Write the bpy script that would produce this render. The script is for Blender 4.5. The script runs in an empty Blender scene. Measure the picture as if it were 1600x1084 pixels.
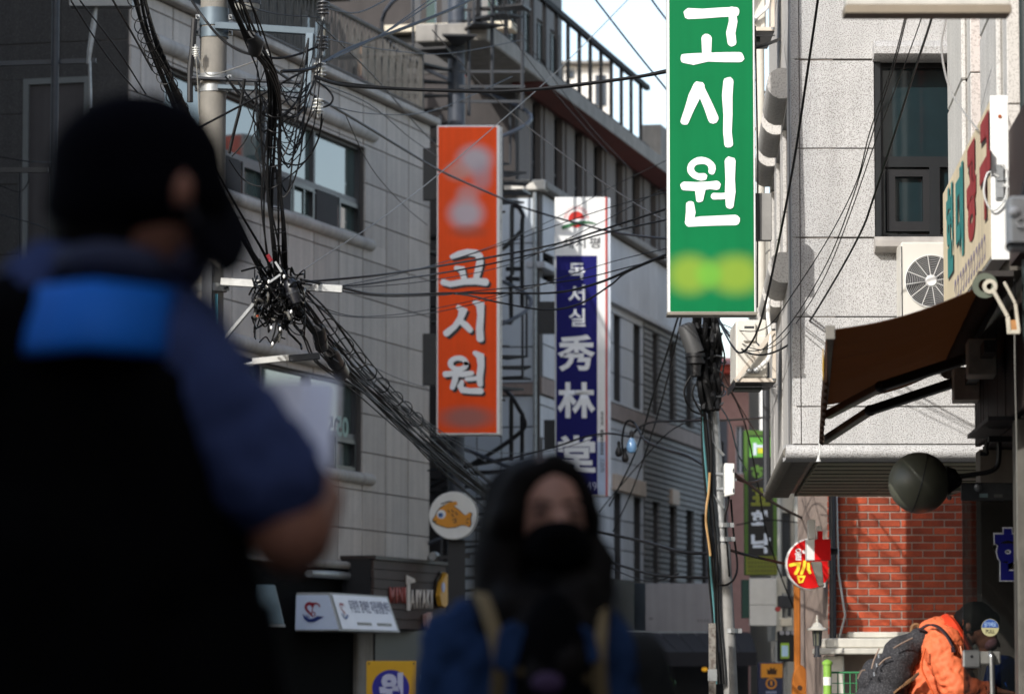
import bpy, bmesh, math, random
from mathutils import Vector, Matrix, noise
random.seed(7)
S = bpy.context.scene
COL = S.collection
R = math.radians

# ------------------------------------------------------------------ camera, sky, sun, exposure
CZ = 1.1                      # camera height
FPX = 6000.0                  # focal length in pixels of a 1600 px wide picture (135 mm on 36 mm)
PITCH = math.atan(503.0 / FPX)
cam = bpy.data.cameras.new('camera')
cam.lens = 135.0; cam.sensor_width = 36.0; cam.sensor_fit = 'HORIZONTAL'
cam.clip_start = 0.1; cam.clip_end = 3000
cam.dof.use_dof = True; cam.dof.focus_distance = 25.5; cam.dof.aperture_fstop = 4.0
cam.dof.aperture_blades = 9
camo = bpy.data.objects.new('camera', cam); COL.objects.link(camo)
camo.location = (0, 0, CZ); camo.rotation_euler = (R(90) + PITCH, 0, 0)
S.camera = camo

SUN_AZ, SUN_EL = R(32), R(28.5)     # left of straight behind the camera
SUN_DIR = Vector((-math.sin(SUN_AZ) * math.cos(SUN_EL), -math.cos(SUN_AZ) * math.cos(SUN_EL), math.sin(SUN_EL)))
w = bpy.data.worlds.new('World'); S.world = w; w.use_nodes = True
nt = w.node_tree; nt.nodes.clear()
sky = nt.nodes.new('ShaderNodeTexSky'); sky.sky_type = 'NISHITA'; sky.sun_disc = False
sky.sun_elevation = SUN_EL; sky.sun_rotation = math.pi + SUN_AZ
sky.air_density = 1.0; sky.dust_density = 1.5; sky.ozone_density = 1.0
bg = nt.nodes.new('ShaderNodeBackground'); bg.inputs[1].default_value = 0.15
wo = nt.nodes.new('ShaderNodeOutputWorld')
hs_ = nt.nodes.new('ShaderNodeHueSaturation'); hs_.inputs['Saturation'].default_value = 0.8; hs_.inputs['Value'].default_value = 1.1   # thin spring haze
nt.links.new(sky.outputs[0], hs_.inputs['Color']); nt.links.new(hs_.outputs[0], bg.inputs[0]); nt.links.new(bg.outputs[0], wo.inputs[0])
sl = bpy.data.lights.new('sun', 'SUN'); sl.energy = 2.65; sl.angle = R(0.5); sl.color = (1.0, 0.975, 0.94)
so = bpy.data.objects.new('sun', sl); COL.objects.link(so); so.location = (-20, -30, 40)
so.rotation_euler = (-SUN_DIR).to_track_quat('-Z', 'Y').to_euler()
S.view_settings.view_transform = 'Standard'; S.view_settings.look = 'None'
S.view_settings.exposure = 0.65; S.view_settings.gamma = 1.0; S.view_settings.use_curve_mapping = False
S.cycles.use_denoising = True
S.cycles.max_bounces = 6; S.cycles.transparent_max_bounces = 8

# ------------------------------------------------------------------ pixel helpers (surveying only)
CP, SP = math.cos(PITCH), math.sin(PITCH)
def ray(u, v):
    X = (u - 800) / FPX; Y = (542 - v) / FPX
    return Vector((X, CP - Y * SP, SP + Y * CP))
def P(u, v, y):
    d = ray(u, v); t = y / d.y
    return Vector((d.x * t, y, CZ + d.z * t))

# ------------------------------------------------------------------ materials
def lin(c):
    def f(x):
        x /= 255.0
        return x / 12.92 if x <= 0.04045 else ((x + 0.055) / 1.055) ** 2.4
    return (f(c[0]), f(c[1]), f(c[2]), 1.0)
MATS = {}
def M(name, col, rough=0.6, metal=0.0, spec=0.4, var=0.12, vscale=3.0, bump=0.0, bscale=60.0,
      speck=None, sscale=140.0, sfac=0.5, streak=0.0, emit=None, estr=0.0, objvar=0.0, trans=0.0, alpha=1.0, sheen=0.0):
    """procedural painted / stone / metal surface: base colour with patchy wear, optional specks, streaks, bump"""
    if name in MATS: return MATS[name]
    m = bpy.data.materials.new(name); m.use_nodes = True
    n = m.node_tree; b = n.nodes['Principled BSDF']
    c = lin(col)
    tc = n.nodes.new('ShaderNodeTexCoord')
    geo = n.nodes.new('ShaderNodeNewGeometry')
    src = geo.outputs['Position']
    nz = n.nodes.new('ShaderNodeTexNoise'); nz.inputs['Scale'].default_value = vscale; nz.inputs['Detail'].default_value = 6
    nz.inputs['Roughness'].default_value = 0.65
    n.links.new(src, nz.inputs['Vector'])
    mr = n.nodes.new('ShaderNodeMapRange'); mr.inputs['From Min'].default_value = 0.3; mr.inputs['From Max'].default_value = 0.7
    mr.inputs['To Min'].default_value = 1 - var; mr.inputs['To Max'].default_value = 1 + var
    n.links.new(nz.outputs['Fac'], mr.inputs['Value'])
    fac = mr.outputs[0]
    def mul(a, bb):
        k = n.nodes.new('ShaderNodeMath'); k.operation = 'MULTIPLY'
        n.links.new(a, k.inputs[0]); n.links.new(bb, k.inputs[1]); return k.outputs[0]
    if streak > 0:
        mp = n.nodes.new('ShaderNodeMapping'); mp.inputs['Scale'].default_value = (9, 9, 0.35)
        n.links.new(src, mp.inputs['Vector'])
        n2 = n.nodes.new('ShaderNodeTexNoise'); n2.inputs['Scale'].default_value = 1.0; n2.inputs['Detail'].default_value = 5
        n.links.new(mp.outputs[0], n2.inputs['Vector'])
        m2 = n.nodes.new('ShaderNodeMapRange'); m2.inputs['From Min'].default_value = 0.35; m2.inputs['From Max'].default_value = 0.7
        m2.inputs['To Min'].default_value = 1.0; m2.inputs['To Max'].default_value = 1 - streak
        n.links.new(n2.outputs['Fac'], m2.inputs['Value']); fac = mul(fac, m2.outputs[0])
    if objvar > 0:
        oi = n.nodes.new('ShaderNodeObjectInfo')
        m3 = n.nodes.new('ShaderNodeMapRange'); m3.inputs['To Min'].default_value = 1 - objvar; m3.inputs['To Max'].default_value = 1 + objvar
        n.links.new(oi.outputs['Random'], m3.inputs['Value']); fac = mul(fac, m3.outputs[0])
    vm = n.nodes.new('ShaderNodeVectorMath'); vm.operation = 'SCALE'; vm.inputs[0].default_value = c[:3]
    n.links.new(fac, vm.inputs['Scale'])
    out = vm.outputs[0]
    if speck is not None:
        n4 = n.nodes.new('ShaderNodeTexNoise'); n4.inputs['Scale'].default_value = sscale; n4.inputs['Detail'].default_value = 2
        n.links.new(src, n4.inputs['Vector'])
        r4 = n.nodes.new('ShaderNodeMapRange'); r4.inputs['From Min'].default_value = 0.50; r4.inputs['From Max'].default_value = 0.62
        r4.inputs['To Max'].default_value = sfac
        n.links.new(n4.outputs['Fac'], r4.inputs['Value'])
        mx = n.nodes.new('ShaderNodeMix'); mx.data_type = 'RGBA'
        n.links.new(r4.outputs[0], mx.inputs[0]); n.links.new(out, mx.inputs[6]); mx.inputs[7].default_value = lin(speck)
        out = mx.outputs[2]
    n.links.new(out, b.inputs['Base Color'])
    b.inputs['Roughness'].default_value = rough; b.inputs['Metallic'].default_value = metal
    b.inputs['Specular IOR Level'].default_value = spec
    if sheen: b.inputs['Sheen Weight'].default_value = sheen
    if trans:
        b.inputs['Transmission Weight'].default_value = trans
    if alpha < 1: b.inputs['Alpha'].default_value = alpha
    if emit is not None:
        b.inputs['Emission Color'].default_value = lin(emit); b.inputs['Emission Strength'].default_value = estr
    if bump > 0:
        n5 = n.nodes.new('ShaderNodeTexNoise'); n5.inputs['Scale'].default_value = bscale; n5.inputs['Detail'].default_value = 3
        n.links.new(src, n5.inputs['Vector'])
        bp = n.nodes.new('ShaderNodeBump'); bp.inputs['Strength'].default_value = bump; bp.inputs['Distance'].default_value = 0.01
        n.links.new(n5.outputs['Fac'], bp.inputs['Height']); n.links.new(bp.outputs[0], b.inputs['Normal'])
    MATS[name] = m
    return m

def print_blobs(name, base, blobs, rough=0.35, var=0.05):
    """a sign face whose print has soft-edged patches; blobs = (x, z, rx, rz, colour, strength) in the object's own metres"""
    m = M(name, base, rough=rough, var=var, vscale=2, spec=.15, streak=.1)
    n = m.node_tree; b = n.nodes['Principled BSDF']
    cur = b.inputs['Base Color'].links[0].from_socket
    tc = n.nodes.new('ShaderNodeTexCoord')
    for (x, z, rx, rz, colr, st) in blobs:
        mp = n.nodes.new('ShaderNodeVectorMath'); mp.operation = 'SUBTRACT'; mp.inputs[1].default_value = (x, 0, z)
        n.links.new(tc.outputs['Object'], mp.inputs[0])
        dv = n.nodes.new('ShaderNodeVectorMath'); dv.operation = 'DIVIDE'; dv.inputs[1].default_value = (rx, 50, rz)
        n.links.new(mp.outputs[0], dv.inputs[0])
        ln = n.nodes.new('ShaderNodeVectorMath'); ln.operation = 'LENGTH'; n.links.new(dv.outputs[0], ln.inputs[0])
        mr = n.nodes.new('ShaderNodeMapRange'); mr.interpolation_type = 'SMOOTHSTEP'
        mr.inputs['From Min'].default_value = 0.25; mr.inputs['From Max'].default_value = 1.0
        mr.inputs['To Min'].default_value = st; mr.inputs['To Max'].default_value = 0.0
        n.links.new(ln.outputs['Value'], mr.inputs['Value'])
        mx = n.nodes.new('ShaderNodeMix'); mx.data_type = 'RGBA'
        n.links.new(mr.outputs[0], mx.inputs[0]); n.links.new(cur, mx.inputs[6]); mx.inputs[7].default_value = lin(colr)
        cur = mx.outputs[2]
    n.links.new(cur, b.inputs['Base Color'])
    return m

# ------------------------------------------------------------------ things and meshes
class T:
    """a thing: an Empty at its base that parents its parts"""
    def __init__(s, name, label, cat, loc=(0, 0, 0), rz=0.0, group=None):
        s.o = bpy.data.objects.new(name, None); COL.objects.link(s.o)
        s.loc = Vector(loc); s.rz = rz
        s.o.location = s.loc; s.o.rotation_euler = (0, 0, rz)
        s.o['label'] = label; s.o['category'] = cat
        if group: s.o['group'] = group
        s.M = Matrix.Translation(s.loc) @ Matrix.Rotation(rz, 4, 'Z'); s.I = s.M.inverted()
    def L(s, p): return s.I @ Vector(p)
    def px(s, u, v, n=0.0):
        o = s.L((0, 0, CZ)); d = s.I.to_3x3() @ ray(u, v)
        t = (n - o.y) / d.y; q = o + d * t
        return q.x, q.z
    def at(s, u, v, y): return s.L(P(u, v, y))
def tag(o, label, cat, group=None, kind=None):
    if label: o['label'] = label
    if cat: o['category'] = cat
    if group: o['group'] = group
    if kind: o['kind'] = kind
    return o

class MB:
    def __init__(s): s.v = []; s.f = []
    def add(s, v, f):
        k = len(s.v); s.v += [tuple(x) for x in v]; s.f += [tuple(i + k for i in q) for q in f]; return s
    def box(s, x0, x1, y0, y1, z0, z1):
        v = [(x, y, z) for z in (z0, z1) for y in (y0, y1) for x in (x0, x1)]
        return s.add(v, [(0, 2, 3, 1), (4, 5, 7, 6), (0, 1, 5, 4), (2, 6, 7, 3), (0, 4, 6, 2), (1, 3, 7, 5)])
    def hexa(s, p):     # p[0:4] bottom ring, p[4:8] top ring
        return s.add(p, [(3, 2, 1, 0), (4, 5, 6, 7), (0, 1, 5, 4), (1, 2, 6, 5), (2, 3, 7, 6), (3, 0, 4, 7)])
    def prism(s, pts, y0, y1):   # pts (x,z) outline
        n = len(pts)
        v = [(x, y0, z) for x, z in pts] + [(x, y1, z) for x, z in pts]
        f = [tuple(range(n)), tuple(range(2 * n - 1, n - 1, -1))]
        f += [(i, i + n, (i + 1) % n + n, (i + 1) % n) for i in range(n)]
        return s.add(v, f)
    def prism_x(s, pts, x0, x1):   # pts (y,z) outline extruded along x
        n = len(pts)
        v = [(x0, y, z) for y, z in pts] + [(x1, y, z) for y, z in pts]
        f = [tuple(range(n)), tuple(range(2 * n - 1, n - 1, -1))]
        f += [(i, i + n, (i + 1) % n + n, (i + 1) % n) for i in range(n)]
        return s.add(v, f)
    def tube(s, pts, r, n=6, cap=True):
        pts = [Vector(p) for p in pts]
        rs = r if isinstance(r, (list, tuple)) else [r] * len(pts)
        up = None; rings = []; base = len(s.v); vs = []
        for i, p in enumerate(pts):
            d = (pts[min(i + 1, len(pts) - 1)] - pts[max(i - 1, 0)])
            if d.length < 1e-9: d = Vector((0, 0, 1))
            d.normalize()
            if up is None:
                up = Vector((0, 0, 1)) if abs(d.z) < 0.9 else Vector((1, 0, 0))
            a = d.cross(up)
            if a.length < 1e-6: a = d.cross(Vector((1, 0, 0)))
            a.normalize(); b = a.cross(d); up = b
            for k in range(n):
                t = 2 * math.pi * k / n
                vs.append(p + a * (rs[i] * math.cos(t)) + b * (rs[i] * math.sin(t)))
        f = []
        for i in range(len(pts) - 1):
            for k in range(n):
                f.append((i * n + k, i * n + (k + 1) % n, (i + 1) * n + (k + 1) % n, (i + 1) * n + k))
        if cap:
            f.append(tuple(range(n - 1, -1, -1))); f.append(tuple(range((len(pts) - 1) * n, len(pts) * n)))
        return s.add(vs, f)
    def bar(s, a, b, w, h):      # square bar between two points
        a = Vector(a); b = Vector(b); d = (b - a).normalized()
        up = Vector((0, 0, 1)) if abs(d.z) < 0.95 else Vector((0, 1, 0))
        x = d.cross(up).normalized() * (w / 2); y = x.cross(d).normalized() * (h / 2)
        return s.hexa([a - x - y, a + x - y, a + x + y, a - x + y, b - x - y, b + x - y, b + x + y, b - x + y])
    def lathe(s, prof, c=(0, 0, 0), n=20, axis='z'):   # prof (r, h)
        vs = []; f = []
        for r, h in prof:
            for k in range(n):
                t = 2 * math.pi * k / n; q = (r * math.cos(t), r * math.sin(t), h)
                if axis == 'y': q = (q[0], q[2], q[1])
                if axis == 'x': q = (q[2], q[0], q[1])
                vs.append((c[0] + q[0], c[1] + q[1], c[2] + q[2]))
        for i in range(len(prof) - 1):
            for k in range(n):
                f.append((i * n + k, i * n + (k + 1) % n, (i + 1) * n + (k + 1) % n, (i + 1) * n + k))
        if prof[0] == prof[-1]: return s.add(vs, f)      # closed ring
        if prof[0][0] > 1e-6: f.append(tuple(range(n - 1, -1, -1)))
        if prof[-1][0] > 1e-6: f.append(tuple(range((len(prof) - 1) * n, len(prof) * n)))
        return s.add(vs, f)
    def ell(s, c, r, n=16, m=10, rot=None):
        vs = []; f = []
        for i in range(m + 1):
            a = math.pi * i / m
            for k in range(n):
                t = 2 * math.pi * k / n
                q = Vector((r[0] * math.sin(a) * math.cos(t), r[1] * math.sin(a) * math.sin(t), r[2] * math.cos(a)))
                if rot is not None: q = rot @ q
                vs.append(Vector(c) + q)
        for i in range(m):
            for k in range(n):
                f.append((i * n + k, (i + 1) * n + k, (i + 1) * n + (k + 1) % n, i * n + (k + 1) % n))
        return s.add(vs, f)
    def caps(s, a, b, ra, rb, n=14):     # tapered capsule
        a = Vector(a); b = Vector(b)
        s.ell(a, (ra, ra, ra), n, 8); s.ell(b, (rb, rb, rb), n, 8); s.tube([a, b], [ra * .995, rb * .995], n)
        return s
    def mesh(s, name, bevel=0.0, smooth=False, seg=1):
        me = bpy.data.meshes.new(name); me.from_pydata(s.v, [], s.f); me.update()
        bm = bmesh.new(); bm.from_mesh(me)
        bmesh.ops.remove_doubles(bm, verts=bm.verts, dist=1e-6)
        bmesh.ops.recalc_face_normals(bm, faces=bm.faces)
        if bevel > 0:
            ed = [e for e in bm.edges if len(e.link_faces) == 2 and e.calc_face_angle(0) > 0.5]
            bmesh.ops.bevel(bm, geom=ed, offset=bevel, segments=seg, affect='EDGES', clamp_overlap=True)
        bm.to_mesh(me); bm.free()
        if smooth:
            for p in me.polygons: p.use_smooth = True
            try: me.set_sharp_from_angle(angle=R(40))
            except Exception: pass
        return me
    def build(s, name, mat, parent=None, bevel=0.0, smooth=False, seg=1, loc=None):
        me = s.mesh(name, bevel, smooth, seg)
        return put(name, me, mat, parent, loc)
def put(name, me, mat, parent=None, loc=None, label=None):
    o = bpy.data.objects.new(name, me); COL.objects.link(o)
    if mat is not None and not me.materials: me.materials.append(mat)
    if parent is not None: o.parent = parent.o if isinstance(parent, T) else parent
    if loc is not None: o.location = loc
    if label: o['label'] = label
    return o
def child(o, name, mb, mat, **k):   # sub-part sharing the parent's own frame when the parent sits at its thing's origin
    return mb.build(name, mat, o, **k)

TMP = bpy.data.scenes.new('workshop')
def evaluated(o):
    TMP.collection.objects.link(o)
    with bpy.context.temp_override(scene=TMP, view_layer=TMP.view_layers[0]):
        dg = bpy.context.evaluated_depsgraph_get(); dg.update()
        me = bpy.data.meshes.new_from_object(o.evaluated_get(dg))
    TMP.collection.objects.unlink(o)
    return me

# rectangles with holes cut out
def cut(r, holes):
    out = [r]
    for h in holes:
        nx = []
        for (a, b, c, d) in out:
            ha, hb, hc, hd = max(a, h[0]), min(b, h[1]), max(c, h[2]), min(d, h[3])
            if ha >= hb or hc >= hd: nx.append((a, b, c, d)); continue
            if hc > c: nx.append((a, b, c, hc))
            if hd < d: nx.append((a, b, hd, d))
            if ha > a: nx.append((a, ha, hc, hd))
            if hb < b: nx.append((hb, b, hc, hd))
        out = nx
    return [q for q in out if q[1] - q[0] > 0.02 and q[3] - q[2] > 0.015]
_pc = {}
def clad(t, x0, x1, z0, z1, pw, ph, holes, mat, y=0.0, out=-1, th=0.03, gap=0.012, gapx=None, stag=0.0, name='panel', xo=0.0, zo=0.0, bev=0.003, jit=0.002, limit=300):
    """pick-apart cladding: every slab its own child object, meshes shared between alike slabs"""
    n = 0; r = 0; z = z0 + zo; gapx = gapx or gap
    while z < z1 - 1e-4:
        xs = x0 + xo - (stag * pw if r % 2 else 0)
        while xs < x1 - 1e-4:
            rect = (max(xs, x0) + gapx / 2, min(xs + pw, x1) - gapx / 2, max(z, z0) + gap / 2, min(z + ph, z1) - gap / 2)
            if rect[1] - rect[0] > 0.02 and rect[3] - rect[2] > 0.01:
                for (a, b, c, d) in cut(rect, holes):
                    k = (round(b - a, 3), round(d - c, 3), th, bev, mat.name)
                    if k not in _pc:
                        me = MB().box(-k[0] / 2, k[0] / 2, -th / 2, th / 2, -k[1] / 2, k[1] / 2).mesh(name, bev)
                        me.materials.append(mat); _pc[k] = me
                    o = bpy.data.objects.new(name, _pc[k]); COL.objects.link(o); o.parent = t.o if isinstance(t, T) else t
                    o.location = ((a + b) / 2, y + out * (th / 2 + random.uniform(-jit, jit)), (c + d) / 2); n += 1
            xs += pw
        z += ph; r += 1
    return n
def core(t, x0, x1, z0, z1, y0, y1, holes, mat, name='wall'):
    mb = MB()
    for (a, b, c, d) in cut((x0, x1, z0, z1), holes): mb.box(a, b, y0, y1, c, d)
    return mb.build(name, mat, t)
def window(t, x0, x1, z0, z1, y, out, cells, fmat, gmat, fw=0.05, fd=0.07, name='window', back=None):
    """frame plus one pane per cell; cells = (fx0, fx1, fz0, fz1) in fractions; y = plane of the frame's outer face"""
    mb = MB(); w, h = x1 - x0, z1 - z0
    ya, yb = sorted((y, y - out * fd))
    holes = []
    for (a, b, c, d) in cells:
        holes.append((x0 + a * w + fw * .5, x0 + b * w - fw * .5, z0 + c * h + fw * .5, z0 + d * h - fw * .5))
    for q in cut((x0, x1, z0, z1), holes): mb.box(q[0], q[1], ya, yb, q[2], q[3])
    f = mb.build(name, fmat, t)
    for q in holes:
        p = MB().box(q[0] - .004, q[1] + .004, y - out * fd * .62, y - out * fd * .72, q[2] - .004, q[3] + .004).build('pane', gmat, f)
    return f

def text(parent, s, x0, x1, z0, z1, y, out, mat, bold=0.0, depth=0.004, name='lettering', rot=0, mirror=False, shear=0.0):
    """lettering fitted to a rectangle of the parent's local x-z plane; out = -1 faces -y, +1 faces +y"""
    cu = bpy.data.curves.new('t', 'FONT'); cu.body = s; cu.offset = bold; cu.extrude = 0.0; cu.resolution_u = 3; cu.shear = shear
    ob = bpy.data.objects.new('t', cu)
    me = evaluated(ob)
    bpy.data.objects.remove(ob); bpy.data.curves.remove(cu)
    pts = [(v.co.x, v.co.y) for v in me.vertices]
    if rot == 90: pts = [(y_, -x_) for x_, y_ in pts]
    if rot == -90: pts = [(-y_, x_) for x_, y_ in pts]
    if (out > 0) != mirror: pts = [(-a, b) for a, b in pts]
    xs = [p[0] for p in pts]; ys = [p[1] for p in pts]
    sx = (x1 - x0) / max(1e-6, max(xs) - min(xs)); sy = (z1 - z0) / max(1e-6, max(ys) - min(ys))
    for v, p in zip(me.vertices, pts):
        v.co = (x0 + (p[0] - min(xs)) * sx, y + out * depth, z0 + (p[1] - min(ys)) * sy)
    me.name = name; me.materials.clear(); me.materials.append(mat)
    me.update()
    return put(name, me, mat, parent)
def stroke(mb, pts, w, y, out, k=[0], jit=0.0, n=5):
    """brush stroke in the x-z plane: one outline with round ends"""
    if not isinstance(w, (list, tuple)): w = [w] * len(pts)
    P2 = [Vector((p[0], p[1])) for p in pts]; L = []; Rr = []
    for i, p in enumerate(P2):
        d = P2[min(i + 1, len(P2) - 1)] - P2[max(i - 1, 0)]; d.normalize(); nn = Vector((-d.y, d.x))
        if 0 < i < len(P2) - 1:
            d1 = (P2[i] - P2[i - 1]).normalized(); d2 = (P2[i + 1] - P2[i]).normalized()
            sc = 1 / max(0.55, math.sqrt(max(0.05, (1 + d1.dot(d2)) / 2)))
        else: sc = 1
        ww = w[i] / 2 * sc * (1 + random.uniform(-jit, jit))
        L.append(p + nn * ww); Rr.append(p - nn * ww)
    d0 = (P2[0] - P2[1]).normalized(); d1 = (P2[-1] - P2[-2]).normalized()
    def endcap(p, d, ww):
        nn = Vector((-d.y, d.x)); o = []
        for i in range(1, n):
            t = math.pi * i / n
            o.append(p + nn * (ww / 2 * math.cos(t)) + d * (ww / 2 * math.sin(t) * .8 * (1 + random.uniform(-jit, jit) * 2)))
        return o
    ring = L + [q for q in endcap(P2[-1], d1, w[-1])] + Rr[::-1] + [q for q in endcap(P2[0], d0, w[0])]
    k[0] += 1; yy = y + out * (0.003 + 0.0004 * (k[0] % 12))
    base = [(q.x, yy, q.y) for q in ring]
    mb.add(base, [tuple(range(len(base)))])
def disc(mb, cx, cz, r, y0, y1, n=40, rz=None):
    mb.prism([(cx + r * math.cos(2 * math.pi * i / n), cz + (rz or r) * math.sin(2 * math.pi * i / n)) for i in range(n)], y0, y1)
def ring2(mb, cx, cz, r0, r1, y, n=36, rz0=None, rz1=None, a0=0, a1=360):
    v = []; f = []; rz0 = rz0 or r0; rz1 = rz1 or r1
    for i in range(n + 1):
        a = R(a0 + (a1 - a0) * i / n)
        v += [(cx + r0 * math.cos(a), y, cz + rz0 * math.sin(a)), (cx + r1 * math.cos(a), y, cz + rz1 * math.sin(a))]
    for i in range(n): f.append((2 * i, 2 * i + 1, 2 * i + 3, 2 * i + 2))
    mb.add(v, f)

def smoothpts(pts, k=6):
    pts = [Vector(p) for p in pts]; o = []
    if len(pts) < 3:
        return [pts[0].lerp(pts[1], i / k) for i in range(k + 1)]
    for i in range(len(pts) - 1):
        p0 = pts[max(i - 1, 0)]; p1 = pts[i]; p2 = pts[i + 1]; p3 = pts[min(i + 2, len(pts) - 1)]
        for j in range(k):
            t = j / k
            o.append(0.5 * ((2 * p1) + (p2 - p0) * t + (2 * p0 - 5 * p1 + 4 * p2 - p3) * t * t + (3 * p1 - p0 - 3 * p2 + p3) * t ** 3))
    o.append(pts[-1]); return o

# remeshed organic bodies
def blob(name, mb, mat, parent, voxel=0.012, smooth=6, disp=0.0, dscale=0.1, ridge=0.0):
    me = bpy.data.meshes.new(name); me.from_pydata(mb.v, [], mb.f); me.update()
    o = bpy.data.objects.new(name, me)
    m = o.modifiers.new('r', 'REMESH'); m.mode = 'VOXEL'; m.voxel_size = voxel
    m = o.modifiers.new('s', 'SMOOTH'); m.iterations = smooth; m.factor = 0.5
    me2 = evaluated(o)
    bpy.data.objects.remove(o)
    if disp > 0:
        me2.update()
        for v in me2.vertices:
            q = v.co / dscale
            h = noise.noise(Vector((q.x, q.y, q.z * .6))) + .5 * noise.noise(q * 2.3)
            if ridge:      # sharp cloth creases running across the limb
                a = noise.noise(Vector((q.x * 1.1 + q.z * .5, q.y, q.z * 1.5 - q.x * .7))); b = noise.noise(Vector((q.x * 2.6 - q.z, q.y * 1.5, q.z * 2.6 + q.x)) + Vector((9, 3, 1)))
                h = h * .5 + ridge * ((1 - 2.4 * abs(a)) + .45 * (1 - 2.4 * abs(b)))
            v.co += v.normal * (h * disp)
    me2.materials.clear(); me2.materials.append(mat); me2.name = name
    for p in me2.polygons: p.use_smooth = True
    return put(name, me2, mat, parent)

def translucent(m, amount, colr):
    n = m.node_tree; b = n.nodes['Principled BSDF']; o = n.nodes['Material Output']
    t = n.nodes.new('ShaderNodeBsdfTranslucent'); t.inputs[0].default_value = lin(colr)
    x = n.nodes.new('ShaderNodeMixShader'); x.inputs[0].default_value = amount
    n.links.new(b.outputs[0], x.inputs[1]); n.links.new(t.outputs[0], x.inputs[2]); n.links.new(x.outputs[0], o.inputs[0])
    return m
# ------------------------------------------------------------------ palette
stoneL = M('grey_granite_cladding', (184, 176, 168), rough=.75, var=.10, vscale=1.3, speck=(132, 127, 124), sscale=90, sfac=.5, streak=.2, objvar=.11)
stoneE = M('shade_toned_granite', (46, 44, 42), rough=.8, var=.15, vscale=2, streak=.3, objvar=.1, speck=(80, 78, 76), sscale=80)  # the end wall's deep shade is put into this darker granite colour
trimL = M('granite_roll', (168, 163, 157), rough=.75, var=.16, vscale=2, streak=.25, bump=.2)
mortar = M('dark_joint', (78, 74, 71), rough=.9, var=.1)
granR = M('bush_hammered_granite', (190, 189, 187), rough=.8, var=.1, vscale=1.3, streak=.16, speck=(104, 98, 93), sscale=130, sfac=.75, bump=.5, bscale=130, objvar=.06)
granR2 = M('pale_side_granite', (190, 187, 182), rough=.8, var=.07, vscale=1.5, speck=(130, 126, 122), sscale=70, sfac=.5, objvar=.03, streak=.12)
jointR = M('granite_joint', (118, 112, 106), rough=.9, var=.1)
black = M('black_painted_metal', (26, 26, 28), rough=.45, var=.2, vscale=8)
dkmetal = M('dark_grey_steel', (50, 52, 56), rough=.5, metal=.2, var=.2, vscale=6)
slate = M('blue_grey_steel', (62, 67, 76), rough=.5, metal=.1, var=.15, vscale=6)
rail_m = M('weathered_railing_paint', (80, 77, 72), rough=.6, var=.25, vscale=6)
galv = M('galvanised_steel', (150, 152, 152), rough=.45, metal=.6, var=.2, vscale=14)
white_p = M('white_paint', (225, 224, 220), rough=.4, var=.06, vscale=4, streak=.05)
frameK = M('black_window_frame', (30, 32, 34), rough=.35, var=.1)
frameG = M('grey_window_frame', (66, 66, 68), rough=.45, var=.1)
glassD = M('dark_teal_window_glass', (26, 40, 44), rough=.06, var=.25, vscale=1.2, spec=.6)
glassP = M('reflective_window_glass', (70, 84, 82), rough=.05, var=.15, vscale=.8, spec=1.0)
glassB = M('blue_black_window_glass', (42, 48, 58), rough=.12, var=.2, spec=.6)
lattice = M('insect_screen', (44, 43, 43), rough=.8, var=.1)
brown = M('brown_panel_wall', (104, 95, 90), rough=.75, var=.1, vscale=2, streak=.25)
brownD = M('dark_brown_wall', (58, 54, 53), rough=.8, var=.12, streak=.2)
redbrown = M('dark_red_eave', (96, 44, 38), rough=.7, var=.12)
tan = M('tan_eave_board', (132, 108, 92), rough=.7, var=.1)
conc = M('weathered_concrete', (142, 138, 132), rough=.85, var=.18, vscale=2.5, streak=.25, bump=.25, bscale=30)
bluegrey = M('blue_grey_render', (196, 203, 210), rough=.7, var=.06, vscale=1.5, objvar=.04)
greyMB = M('light_grey_stone', (200, 200, 202), rough=.75, var=.08, vscale=1.5, objvar=.06, streak=.12)
greybrk = M('grey_long_brick', (142, 140, 137), rough=.85, var=.15, vscale=5)
brickR = M('red_brick', (152, 64, 36), rough=.85, var=.35, vscale=7, objvar=.34, speck=(120, 50, 36), sscale=60, sfac=.35, bump=.35, bscale=90)
brickM = M('brick_mortar', (156, 138, 126), rough=.95, var=.12, vscale=12)
stonew = M('cream_stone', (206, 201, 188), rough=.75, var=.1, vscale=3, streak=.15, bump=.2)
asph = M('asphalt', (62, 62, 62), rough=.9, var=.15, vscale=2, bump=.3)
wood_d = M('dark_wood_fascia', (52, 42, 36), rough=.55, var=.25, vscale=5, streak=.4, objvar=.18)
plank = M('brown_sign_plank', (66, 52, 46), rough=.7, var=.2, streak=.2, objvar=.15)
wire_m = M('black_cable_sheath', (13, 13, 14), rough=.5, var=.2, spec=.22)
acw_ = M('dull_beige_pipe', (186, 182, 172), rough=.5, var=.1)
blackrail = M('black_rail_paint', (20, 20, 22), rough=.7, spec=.15)
wire_g = M('grey_wire', (120, 118, 112), rough=.4, metal=.4, var=.2)
wire_w = M('white_cable', (200, 200, 196), rough=.5, var=.1)

# ------------------------------------------------------------------ ground
g = MB().add([(-400, -120, 0), (400, -120, 0), (400, 900, 0), (-400, 900, 0)], [(0, 1, 2, 3)]).build('ground', M('paved_ground', (96, 94, 90), rough=.9, var=.1, vscale=.3)); g['kind'] = 'structure'
g = MB().add([(-9, -60, .004), (2.2, -60, .004), (2.6, 40, .004), (8, 120, .004), (1, 120, .004), (-6, 40, .004)], [(0, 1, 2, 3, 4, 5)]).build('road', asph); g['kind'] = 'structure'

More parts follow.
